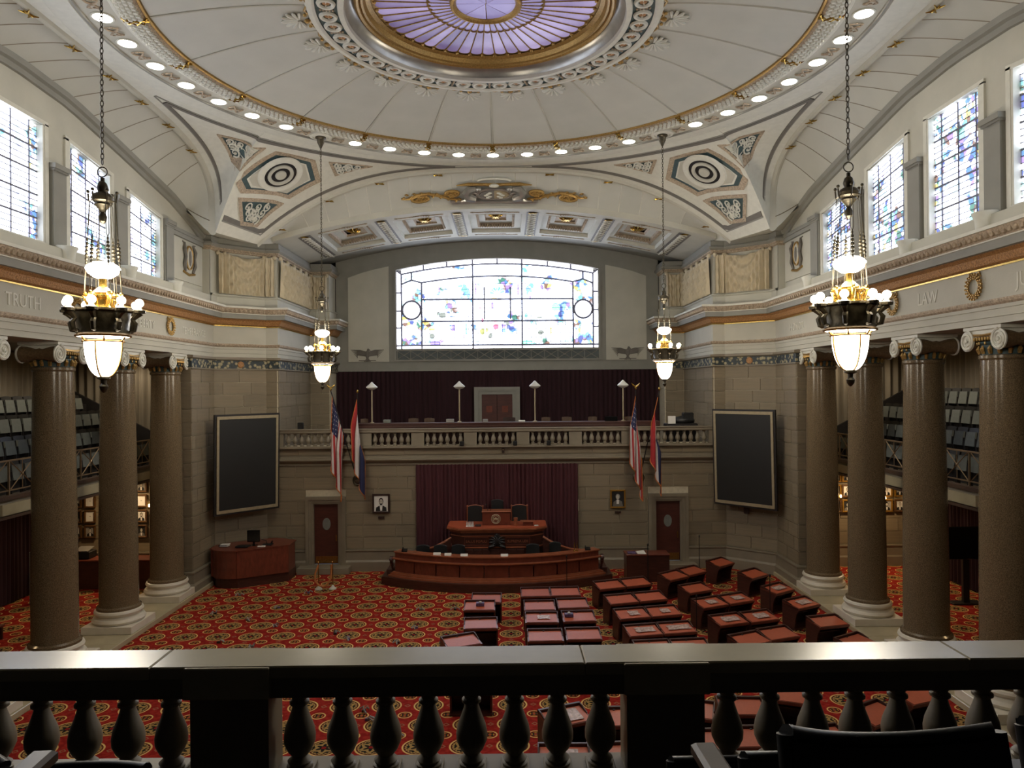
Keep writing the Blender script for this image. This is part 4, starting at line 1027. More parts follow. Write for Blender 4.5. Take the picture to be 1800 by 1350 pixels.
# ribbed side vaults between the arches and the clerestory
for sx in (-1, 1):
    n = 18; ys = [CY + UA * 2 * (i / n - .5) for i in range(n + 1)]
    for a, b in zip(ys[:-1], ys[1:]):
        e = .012; e0 = 0 if a < CY - UA + .1 else e; e1 = 0 if b > CY + UA - .1 else e
        skew = lambda y: 1.2 * (1 - abs((y - CY) / UA) ** 5)
        def f(u, v): y = a + e0 + (b - a - e0 - e1) * u; yw = y - skew(y); za = aS(y - CY); x = XA + .2 + (10.58 - XA - .2) * v; return (x, y + (yw - y) * v, za + (zwall(yw) - za) * v ** 1.15)
        mb = MB(sx); mb.grid(f if abs((a + b) / 2 - CY) < 6.5 else (lambda u, v: f((1 - (1 - u) ** 2.5) if (a + b) / 2 > CY else u ** 2.5, v)), 3 if abs((a + b) / 2 - CY) < 6.5 else 16, 4); mb.build('vault_panel', 'vault', ce)
        mb = MB(sx); y = b - (.001 if b > CY + UA - .1 else 0); mb.tube([(XA + .2 + (10.58 - XA - .2) * v, y - skew(y) * v, aS(y - CY) + (zwall(y - skew(y)) - aS(y - CY)) * v ** 1.15 + .008) for v in (0, .25, .5, .75, 1)], .016, 4); mb.build('vault_rib', 'stonetrim', ce)
    mb = MB(sx)
    for sy in (1, -1):
        T = lambda x, y, z: (x, CY + sy * y, z)
        yw = 26.95 - CY
        mb.add([T(XA, UA, ZB), T(UF, YA, ZB), T(10.75, UA, zwall(CY + UA)), T(10.75, yw, 12.84), T(10.45, yw, 12.84), T(10.4, 27.35 - CY, 12.84), T(9.05, FY + .05 - CY, 12.84), T(8.6, FY + .05 - CY, 12.84), T(8.6, 28.2 - CY, zfront(8.6) + .2)],
               [(0, 2, 3), (0, 3, 4), (0, 4, 5), (0, 5, 1), (1, 5, 6), (1, 6, 7), (1, 7, 8)])
    mb.build('corner_soffit', 'plaster', ce, smooth=False)
# ribbed far vault, split in panels
FV0 = CY + YA + .16; FV1 = 28.22
n = 22; xs = [-8.8 + 17.6 * i / n for i in range(n + 1)]
def fv(x, v): xa = x * UF / 8.8; za = aF(xa); y = FV0 + (FV1 - FV0) * v; return (xa + (x - xa) * v, y, za + (zfront(x) + .2 - za) * v ** 1.0)
for a, b in zip(xs[:-1], xs[1:]):
    mb = MB(); mb.grid(lambda u, v: fv(a + .012 + (b - a - .024) * u, v), 4, 3); mb.build('vault_panel', 'vault', ce)
    mb = MB(); mb.tube([tuple(Vector(fv(b, v)) + Vector((0, 0, .006))) for v in (0, .5, 1)], .018, 4); mb.build('vault_rib', 'white', ce)
mb = MB(); mb.grid(lambda u, v: (fv(-8.8 + 17.6 * u, v)[0], 2 * CY - fv(-8.8 + 17.6 * u, v)[1], fv(-8.8 + 17.6 * u, v)[2]), 20, 2); mb.build('near_vault', 'vault', ce)
# backing above joints
mb = MB()
arcband(-8.6, 8.6, zfront, 0, .22, 28.2, 28.34, 36)
mb.build('arch_fillet', 'plaster', ce, smooth=False)
# coffered soffit of the gallery arch
CX = [-6, -3, 0, 3, 6]
def gridz(mb, x0, x1, y0, y1, dz_, nx=6, mi=0): mb.grid(lambda u, v: (x0 + (x1 - x0) * u, y0 + (y1 - y0) * v, zfront(x0 + (x1 - x0) * u) + dz_), nx, 1, mi)
mb = MB(); Y0, Y1 = 28.34, GY
gridz(mb, -8.6, 8.6, Y0, Y0 + .75, 0, 36); gridz(mb, -8.6, 8.6, Y1 - .75, Y1, 0, 36)
ed = [-8.6] + [v for c in CX for v in (c - 1.08, c + 1.08)] + [8.6]
for i in range(0, len(ed), 2): gridz(mb, ed[i], ed[i + 1], Y0 + .75, Y1 - .75, 0, 4)
gridz(mb, -8.6, 8.6, GY, WY, 0, 24, 1)
mb.build('soffit_frame', ['plaster', 'grey'], ce)
for cx in CX:
    x0, x1, y0, y1 = cx - 1.08, cx + 1.08, Y0 + .75, Y1 - .75
    cf = thing('coffer', None, None, (cx, (y0 + y1) / 2, 14), parent=ce)
    def rim(a0, b0, za, a1, b1, zb, name, m):
        m2 = MB(); P0 = [(x0 + a0, y0 + b0), (x1 - a0, y0 + b0), (x1 - a0, y1 - b0), (x0 + a0, y1 - b0)]; P1 = [(x0 + a1, y0 + b1), (x1 - a1, y0 + b1), (x1 - a1, y1 - b1), (x0 + a1, y1 - b1)]
        v = [(x, y, zfront(x) + za) for x, y in P0] + [(x, y, zfront(x) + zb) for x, y in P1]
        m2.add(v, [(i, (i + 1) % 4, 4 + (i + 1) % 4, 4 + i) for i in range(4)]); m2.build(name, m, cf, smooth=False)
    rim(0, 0, 0, 0, 0, .16, 'coffer_side', 'white'); rim(0, 0, .16, .28, .45, .16, 'coffer_ledge', 'plaster'); rim(.28, .45, .16, .34, .5, .30, 'dentil_bed', 'stucco')
    m2 = MB()
    for k in range(14): x = x0 + .34 + (x1 - x0 - .68) * (k + .5) / 14; m2.box(x - .03, x + .03, y1 - .56, y1 - .44, zfront(x) + .1, zfront(x) + .24)
    for k in range(14): y = y0 + .5 + (y1 - y0 - 1.0) * (k + .5) / 14; m2.box(x0 + .30, x0 + .38, y - .03, y + .03, zfront(x0) + .12, zfront(x0) + .24); m2.box(x1 - .38, x1 - .30, y - .03, y + .03, zfront(x1) + .12, zfront(x1) + .24)
    m2.build('dentils', 'stucco', cf, smooth=False)
    rim(.34, .5, .30, .62, .9, .32, 'coffer_inner_ledge', 'plaster'); rim(.62, .9, .32, .66, .94, .42, 'coffer_inner_side', 'stucco')
    m2 = MB(); m2.add([(x0 + .6, y0 + .9, zfront(cx) + .42), (x1 - .6, y0 + .9, zfront(cx) + .42), (x1 - .6, y1 - .9, zfront(cx) + .42), (x0 + .6, y1 - .9, zfront(cx) + .42)], [(0, 1, 2, 3)]); m2.build('coffer_bed', 'stucco', cf, smooth=False)
    m2 = MB(); c = Vector((cx, (y0 + y1) / 2, zfront(cx) + .34))
    for k in range(8): a = PI / 4 * k; m2.tube([c, c + Vector((.16 * math.cos(a), .2 * math.sin(a), -.03)), c + Vector((.3 * math.cos(a), .36 * math.sin(a), .03))], [.05, .07, .03], 6)
    m2.ball(c, (.1, .1, .08)); m2.build('gilt_rosette', 'goldbr', cf)
    for yy in (Y0 + .38, Y1 - .38):                   # little reliefs above and below
        m2 = MB(); xc = cx
        m2.tube([(xc - .95, yy, zfront(xc - .95) - .01), (xc - .5, yy + .04, zfront(xc - .5) - .01), (xc, yy, zfront(xc) - .01), (xc + .5, yy + .04, zfront(xc + .5) - .01), (xc + .95, yy, zfront(xc + .95) - .01)], .018, 4)
        for k in range(-4, 5): m2.ball((xc + k * .1, yy, zfront(xc) - .01), (.035, .09, .03), 6, 4)
        for k in (-.9, .9): m2.ball((xc + k, yy, zfront(xc + k) - .01), (.08, .05, .03), 6, 4)
        m2.build('soffit_scroll', 'stucco', cf)
for cx in (-7.5, -4.5, -1.5, 1.5, 4.5, 7.5):
    sp_ = thing('soffit_strip', None, None, (cx, 30.8, 14), parent=ce)
    m2 = MB(); gridz(m2, cx - .24, cx + .24, Y0 + .3, Y1 - .25, -.012, 2); m2.build('strip_ground', 'dgrey', sp_)
    m2 = MB()
    for k in range(13):
        y = Y0 + .5 + (Y1 - Y0 - .95) * k / 12; z = zfront(cx) - .03
        for s_ in (-1, 1): m2.tube([(cx, y, z), (cx + s_ * .12, y + .06, z), (cx + s_ * .16, y + .18, z), (cx + s_ * .07, y + .22, z)], [.03, .035, .03, .015], 5)
        m2.ball((cx, y, z), (.05, .06, .03), 6, 4)
    m2.build('strip_foliage', 'white', sp_)
    m2 = MB(); m2.ball((cx, Y0 + .38, zfront(cx) - .03), (.2, .08, .03), 8, 4); m2.ball((cx, Y1 - .33, zfront(cx) - .03), (.2, .08, .03), 8, 4); m2.build('strip_rosette', 'goldbr', sp_)
# roof over everything and near end of the hall (behind the camera)
mb = MB(); mb.box(-17, 17, -3.4, 35.2, 16.6, 16.8); mb.build('roof', 'grey', ce, smooth=False)
wn = thing('wall_near', None, None, (0, 5.7, 0), kind='structure')
mb = MB()
for s_ in (-1, 1): mb.sx = s_; mb.box(8.6, 16.7, 5.4, 5.7, 0, 16.6); mb.box(8.6, 8.9, -3.2, 5.4, 0, 16.6); mb.box(11.1, 11.4, 5.7, 35.0, Z_TOP - .3, 16.6)
mb.sx = 1; mb.box(-8.9, 8.9, -3.4, -3.2, 0, 16.6); mb.box(-8.6, 8.6, -3.2, 5.7, 13.6, 13.9); mb.box(-8.6, 8.6, 5.5, 5.7, 13.6, 16.6)
mb.box(-8.6, 8.6, 4.45, 4.6, 0, 4.4); mb.box(-11.4, 11.4, 34.95, 35.2, 4, 16.6)  # far box added out of view to block stray sky light
mb.build('near_wall_and_light_block', 'riser', wn, smooth=False)  # unseen walls coloured dark to cut bounce onto the near balustrade
mb = MB()
for s_ in (-1, 1): mb.sx = s_; mb.box(16.5, 16.8, 5.4, 28.9, 0, 8.6); mb.box(10.0, 16.8, 28.62, 28.9, 0, 12); mb.box(10.6, 16.8, 5.7, 28.9, 8.5, 8.6)
mb.sx = 1; mb.build('outer_wall_face', 'stonetrim', wn, smooth=False)

# ================================================================== AISLES behind the columns
for sx, side in ((-1, 'left'), (1, 'right')):
    ai = thing('wall_aisle_' + side, None, None, (sx * 14, FY, 0), kind='structure')
    mb = MB(sx); mb.box(10.5, 16.6, FY - .02, FY + .2, 0, 8.6); mb.build('aisle_wall_core', 'mortar', ai, smooth=False)
    if sx > 0: stone_blocks(ai, (16.4, FY - .02), (11.6, FY - .02), .84, 3.9, seed=21, course=.5)
    else: stone_blocks(ai, (-11.6, FY - .02), (-16.4, FY - .02), .84, 3.9, seed=22, course=.5)
    mb = MB(sx); sweep(mb, [(16.5, FY - .02), (11.5, FY - .02)], [(.1, 0), (.14, 0), (.14, .36), (.11, .42), (.10, .74), (.13, .78), (.13, .83), (0, .84)]); mb.build('dado', 'stonetrim', ai, smooth=False)
    # pleated drapes
    o = curtain(11.5, 16.4, FY - .16, 4.5, 8.4, .3, .06, 'drape', 'gallery_drape', seed=30)
    if sx < 0:
        for v in o.data.vertices: pass
        o.location.x *= -1
    tag(o, 'tall beige pleated drape closing the far end of the %s side gallery' % side, 'curtain')
    o = curtain(6, 28.5, 16.3 * sx, 4.5, 8.45, .28, .06, 'drape', 'gallery_drape', axis='y', seed=31)
    tag(o, 'long beige pleated drape on the outer wall above the %s gallery seats' % side, 'curtain')
    o = curtain(6, 28.5, 16.3 * sx, .05, 3.9, .2, .05, 'dmaroon', 'aisle_curtain', axis='y', seed=32)
    tag(o, 'long dark maroon curtain on the outer wall of the %s aisle under the gallery' % side, 'curtain')
    # gallery slab with tiers
    gs = thing('gallery_slab', 'pale panelled gallery front and stepped floor behind the %s columns' % side, 'gallery', (sx * 14, 16, 3.9), kind='structure')
    mb = MB(sx); mb.box(12.3, 16.4, 6, FY - .1, 3.95, 4.38); mb.build('slab', 'stonetrim', gs, smooth=False)
    for k in range(9):
        y = 27.2 - 3.05 * k
        mb = MB(sx); mb.box(12.24, 12.3, y - 2.75, y - .1, 4.0, 4.28); mb.build('front_panel', 'curb', gs, smooth=False)
    mb = MB(sx); mb.box(12.2, 12.4, 6, FY - .1, 4.38, 4.48); mb.box(12.22, 12.3, 6, FY - .1, 3.9, 3.97); mb.build('slab_moulding', 'armwood', gs, smooth=False)
    for k in range(4):
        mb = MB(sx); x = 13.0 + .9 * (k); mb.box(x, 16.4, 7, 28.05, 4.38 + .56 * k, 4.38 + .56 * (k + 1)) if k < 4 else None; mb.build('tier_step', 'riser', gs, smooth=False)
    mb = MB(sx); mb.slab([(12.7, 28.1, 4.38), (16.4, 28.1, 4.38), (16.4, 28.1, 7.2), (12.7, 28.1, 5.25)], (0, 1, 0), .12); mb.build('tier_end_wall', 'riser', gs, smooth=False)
    # bronze railing
    rl = thing('gallery_railing', 'bronze railing of crossed bars along the %s gallery edge' % side, 'railing', (sx * 12.35, 16, 4.48))
    mb = MB(sx); xr = 12.35
    mb.box(xr - .02, xr + .02, 6, 28.4, 5.34, 5.38); mb.box(xr - .015, xr + .015, 6, 28.4, 4.58, 4.61); mb.build('rail', 'iron', rl, smooth=False)
    n = 21; pitch = 1.05
    for k in range(n):
        y = 28.2 - pitch * k
        mb = MB(sx); mb.box(xr - .02, xr + .02, y - .02, y + .02, 4.48, 5.36); mb.build('post', 'iron', rl, smooth=False)
        mb = MB(sx); a, b = y - .07, y - pitch + .07
        mb.tube([(xr, a, 4.62), (xr, b, 5.33)], .016, 4); mb.tube([(xr, b, 4.62), (xr, a, 5.33)], .016, 4); mb.ball((xr, (a + b) / 2, 4.975), .04, 6, 4)
        mb.tube([(xr, (a + b) / 2, 4.62), (xr, (a + b) / 2, 5.33)], .012, 4)
        mb.build('cross_bars', 'iron', rl)
    # folding seats, four rows
    pr = thing('folding_seat', None, None, (0, 0, 0))
    mb = MB(); mb.grid(lambda u, v: (.10 + .10 * v + .0, (u - .5) * .46, .38 + .52 * v + .02 * math.sin(PI * u)), 4, 3); mb.grid(lambda u, v: (.14 + .10 * v, (u - .5) * .46, .38 + .52 * v), 1, 1); back = mb.build('backrest', 'black', pr)
    mb = MB(); mb.slab([(0.02, -.215, .40), (.02, .215, .40), (.085, .20, .80), (.085, -.20, .80)], (1, 0, -.1), .05); padd = mb.build('folded_seat', 'seatpad', pr, smooth=False)
    mb = MB(); mb.box(.05, .15, -.25, -.22, 0, .62); mb.box(.05, .15, .22, .25, 0, .62); fram = mb.build('side_frame', 'riser', pr, smooth=False)
    ROW = ['front', 'second', 'third', 'top']; first = True; cnt = {}
    for r in range(4):
        x = 12.62 + .9 * r; z = 4.38 + (.56 * r)
        k = 0; y = 27.0
        while y > 14.6:
            bay = max(0, int((27.75 - y) / 3.05))
            t = pr if first else copy_tree(pr)
            first = False
            t.location = (sx * x, y, z); t.rotation_euler = (0, 0, 0 if sx > 0 else PI)
            bn = ['end', 'farthest', 'middle', 'nearer', 'nearest'][min(bay, 4)]
            cnt[(r, bay)] = cnt.get((r, bay), 0) + 1
            tag(t, 'grey-green folding seat, %s row, %s gallery, %s bay, %s from its far end' % (ROW[r], side, bn, ['first', 'second', 'third', 'fourth', 'fifth', 'sixth', 'seventh'][cnt[(r, bay)] - 1]), 'seat', '%s row of folding seats, %s gallery' % (ROW[r], side))
            y -= .53

# ---- columns
col = thing('column', None, None, (0, 0, 0))
mb = MB(); pf = [(.60, .74), (.60, .80), (.545, .84), (.53, .92)]
for i in range(1, 13): t = i / 12; pf.append((.53 - .075 * t ** 1.7, .92 + (7.62 - .92) * t))
pf += [(.49, 7.66), (.49, 7.72), (.44, 7.74)]
mb.lathe(pf, seg=48); mb.build('shaft', 'granite', col)
mb = MB(); mb.bbox(-.72, .72, -.72, .72, .15, .36, .01); mb.build('plinth', 'marble', col, smooth=False)
mb = MB(); mb.lathe([(.60, .36), (.68, .37), (.72, .44), (.68, .51), (.62, .525), (.585, .56), (.60, .60), (.645, .62), (.665, .67), (.645, .72), (.60, .74), (.53, .745)], seg=48); mb.build('base_mouldings', 'marble', col)
mb = MB(); mb.lathe([(.44, 7.74), (.44, 7.94), (.47, 7.95), (.50, 7.99), (.46, 8.02)], seg=32); ne = mb.build('neck', 'teal', col)
mb = MB()
for k in range(16):
    a = 2 * PI * k / 16; c, s = math.cos(a), math.sin(a)
    mb.tube([(.45 * c, .45 * s, 7.76), (.485 * c, .485 * s, 7.86), (.47 * c, .47 * s, 7.93)], [.04, .05, .015], 5)
    mb.ball((.49 * math.cos(a + .196), .49 * math.sin(a + .196), 7.985), (.03, .03, .04), 6, 4)
mb.build('neck_leaves', 'gold', col)
mb = MB(); mb.bbox(-.50, .50, -.62, .62, 8.27, 8.36, .012); mb.bbox(-.46, .46, -.56, .56, 8.10, 8.27, .01); mb.build('abacus', 'white', col, smooth=False)
for s_ in (-1, 1):                                     # bolsters and volutes
    yv = s_ * .52
    mb = MB(); mb.lathe([(.20, -.44), (.19, -.3), (.13, -.08), (.15, 0), (.13, .08), (.19, .3), (.20, .44)], basis=(Vector((0, yv, 8.05)), Vector((0, 1, 0)), Vector((0, 0, 1)), Vector((1, 0, 0))), seg=20)
    mb.build('bolster', 'bolster', col)
    for q in (-1, 1):
        mb = MB(); x = q * .45
        mb.lathe([(0, 0), (.225, 0), (.225, .03 * q), (0, .03 * q)], basis=(Vector((x, yv, 8.05)), Vector((0, 1, 0)), Vector((0, 0, 1)), Vector((1, 0, 0))), seg=24)
        path = []; rr = []
        for i in range(40):
            a = PI / 2 - s_ * -1 * 0 + s_ * i * .36; r_ = .225 - .19 * i / 40
            path.append((x + q * .035, yv + r_ * math.cos(a), 8.05 + r_ * math.sin(a))); rr.append(.034 - .016 * i / 40)
        mb.tube(path, rr, 6); mb.ball((x + q * .05, yv, 8.05), (.03, .045, .045), 8, 5)
        mb.build('volute', 'white', col)
mb = MB()
for q in (-1, 1):
    for k in range(-3, 4): mb.ball((q * .47, k * .09, 8.08), (.04, .035, .05), 6, 4)
    mb.tube([(q * .46, -.32, 8.17), (q * .48, 0, 8.15), (q * .46, .32, 8.17)], .03, 5)
mb.build('egg_band', 'gold', col)
CN = ['farthest', 'second farthest', 'third farthest', 'fourth farthest', 'fifth farthest', 'nearest']
CG = ['beside the corner pier', 'one in from the corner pier', 'in the middle of the row', 'nearer the balcony', 'close to the balcony', 'at the near end']
fc = True
for sx, side in ((-1, 'left'), (1, 'right')):
    for k in range(6):
        t = col if fc else copy_tree(col); fc = False
        t.location = (sx * 11.1, 24.7 - 3.05 * k, 0); t.rotation_euler = (0, 0, 0)
        tag(t, '%s brown granite Ionic column of the %s colonnade, %s' % (CN[k], side, CG[k]), 'column', '%s colonnade' % side)

# ---- baluster prototype
bal = MB()
BP = [(.075, 0), (.075, .045), (.06, .05), (.072, .07), (.05, .09), (.045, .10), (.07, .13), (.092, .18), (.094, .22), (.085, .27), (.062, .33), (.045, .38), (.042, .40), (.058, .41), (.058, .425), (.042, .435), (.045, .45), (.07, .47), (.075, .475), (.075, .50)]
bal.lathe(BP, seg=20); BALF = bal.mesh('baluster', ['stonetrim'], (0, 0, 0)); 
bal2 = MB(); bal2.lathe(BP, seg=36); bal2.bbox(-.085, .085, -.085, .085, -.02, .03, .006); bal2.bbox(-.085, .085, -.085, .085, .475, .505, .006); BALN = bal2.mesh('baluster', ['stonetrim'], (0, 0, 0))
def balustrade(name, lab, y0, z0, segs, piers, me, x0, x1, railprof, dep):
    root = thing(name, lab, 'balustrade', (0, y0, z0))
    for a, n in segs:
        for i in range(n):
            o = bpy.data.objects.new('baluster', me); C.objects.link(o); o.parent = root; o.location = (a + .258 * i, 0, 0)
    for a, b in piers:
        mb = MB(); mb.bbox(a, b, y0 - dep / 2, y0 + dep / 2, z0, z0 + .5, .008); mb.build('pier', 'stonetrim', root, smooth=False)
    return root
piers = [(c - .25, c + .25) for c in (-5.13, -3.08, -1.03, 1.03, 3.08, 5.13)] + [(-8.98, -8.3), (8.3, 8.98)]
segs = [(c - 2.5 * .258, 6) for c in (-4.105, -2.055, 0, 2.055, 4.105)] + [(6.84 - 5 * .258, 11), (-6.84 - 5 * .258, 11)]
fb = balustrade('balustrade', 'stone balustrade of the far gallery above the rostrum', FY - .05, 4.88, segs, piers, BALF, 0, 0, None, .2)
mb = MB(); sweep(mb, [(8.98, FY - .05), (-8.98, FY - .05)], [(-.14, 5.38), (.12, 5.38), (.15, 5.41), (.15, 5.49), (.18, 5.51), (.18, 5.545), (-.16, 5.545), (-.16, 5.38)]); mb.build('hand_rail', 'stonetrim', fb, smooth=False)
# near balustrade
NY = 4.40
nb = thing('balustrade', 'dark stone balustrade right in front of the viewer', 'balustrade', (0, NY, 4.86))
pier_c = [-1.655, .935]
def near_seg(a, n):
    for i in range(n):
        o = bpy.data.objects.new('baluster', BALN); C.objects.link(o); o.parent = nb; o.location = (a + .2585 * i, 0, -.02)
U = .2585
xs0 = lambda px: (px - 891) * NY / 1281 + .42
near_seg(-.844, 8)       # centre bay
near_seg(1.732, 9); near_seg(-1.613 - U * 8, 9)
for a, b in ((-1.44, -.985), (1.105, 1.56), (3.94, 4.4), (-4.3, -3.82)):
    mb = MB(); mb.bbox(a, b, NY - .14, NY + .12, 4.84, 5.36, .006); mb.build('pier', 'stonetrim', nb, smooth=False)
js = [-8.55, -5.2, -3.6, -1.66, .86, 3.1, 5.6, 8.55]
for a, b in zip(js[:-1], js[1:]):
    mb = MB(); mb.bbox(a + .002, b - .002, NY - .17, NY + .13, 5.46, 5.535, .008); mb.build('coping_stone', 'curb', nb, smooth=False)
mb = MB(); mb.box(-8.5, 8.5, NY - .15, NY + .11, 5.36, 5.46); mb.box(-8.5, 8.5, NY - .12, NY + .09, 5.33, 5.37); mb.build('rail_moulding', 'stonetrim', nb, smooth=False)
for a, b in ((-1.46, -.965), (1.085, 1.58)):
    mb = MB(); mb.bbox(a, b, NY - .19, NY + .15, 5.35, 5.532, .006); mb.build('coping_block', 'curb', nb, smooth=False)
mb = MB(); mb.box(-8.5, 8.5, NY - .2, NY + .16, 4.38, 4.85); mb.build('parapet_base', 'stonetrim', nb, smooth=False)
mb = MB(); mb.box(-8.6, 8.6, 2.6, 4.6, 4.2, 4.4); mb.box(-8.6, 8.6, .9, 2.6, 4.2, 4.95); mb.box(-8.6, 8.6, -3.2, .9, 4.2, 5.5); mb.build('floor_balcony', 'riser', kind='structure', smooth=False)

# ---- near theatre seats (dark leather)
def theatre_seat(x, y, zfloor, w, top, lab, curve=.06, arm_l=True, arm_r=True, rz=0.0):
    t = thing('theatre_seat', lab, 'seat', (x, y, zfloor))
    z0 = zfloor + .42; h = top - z0
    mb = MB()
    def f(u, v, yy=0):
        dx = (u - .5) * w; z = z0 + h * v; e = (2 * abs(u - .5)) ** 2.2
        z += (curve * e - curve) * v
        return (x + dx, y + yy + .06 * (1 - e) * 1.0 + .10 * (v - 1), z)
    mb.grid(lambda u, v: f(u, v, -.035), 20, 8); mb.grid(lambda u, v: f(1 - u, v, .035), 20, 8)
    rim = [f(i / 20, 1) for i in range(21)]; mb.tube(rim, .022, 8)
    mb.tube([f(0, j / 6) for j in range(7)], .024, 8); mb.tube([f(1, j / 6) for j in range(7)], .024, 8)
    mb.build('backrest', 'black', t, angle=60)
    mb = MB(); mb.bbox(x - w / 2 + .03, x + w / 2 - .03, y + .02, y + .48, z0 - .02, z0 + .08, .02); mb.build('seat', 'black', t, smooth=False)
    for s_, ok in ((-1, arm_l), (1, arm_r)):
        if not ok: continue
        a = x + s_ * (w / 2 + .055)
        mb = MB(); mb.bbox(a - .05, a + .05, y - .1, y + .42, z0 + .22, z0 + .26, .012); mb.build('armrest', 'armwood', t, smooth=False)
        mb = MB(); mb.box(a - .025, a + .025, y - .05, y + .3, zfloor, z0 + .22); mb.build('side_panel', 'blackw', t, smooth=False)
    return t
theatre_seat(1.31, 1.70, 5.5, .49, 6.325, 'large dark leather theatre seat back at the bottom right before the balusters', .05, arm_l=False, arm_r=False)
theatre_seat(1.90, 1.74, 5.5, .49, 6.32, 'dark leather theatre seat cut off by the right edge of the photo', .03, arm_l=False, arm_r=False)
theatre_seat(1.47, 2.62, 4.95, .42, 5.80, 'dark leather seat back mostly hidden behind the large one', .03, arm_l=False, arm_r=False)
theatre_seat(1.38, 3.4, 4.4, .42, 5.39, 'dark leather seat back low in front of the wide right-hand pier', .03, arm_l=False, arm_r=False)
theatre_seat(-1.08, 2.62, 4.95, .40, 5.785, 'dark leather seat back at the bottom left, just right of the left armrest', .02, arm_l=False, arm_r=False)
theatre_seat(-1.60, 2.62, 4.95, .43, 5.80, 'dark leather seat back cut off by the left edge of the photo', -.02, arm_l=False, arm_r=False)
for t_, (x, y, z, l, rz) in (('worn wooden armrest at the bottom left beside the cut-off seat', (-.75, 1.62, 6.228, .5, .06)), ('worn wooden armrest left of the large dark seat back', (.925, 1.62, 6.228, .5, .04))):
    t = thing('armrest_stand', t_, 'armrest', (x, y, z - .7))
    mb = MB(); mb.bbox(-.032, .032, -l / 2, l / 2, .66, .70, .01); o = mb.build('armrest', 'armwood', None, smooth=False); o.parent = t; o.location = (0, 0, .66)
    mb = MB(); mb.box(-.022, .022, -l / 2 + .04, l / 2 - .06, 0, .66); o = mb.build('side_panel', 'blackw', None, smooth=False); o.parent = t; o.location = (0, 0, 0)
    t.rotation_euler = (0, 0, rz)

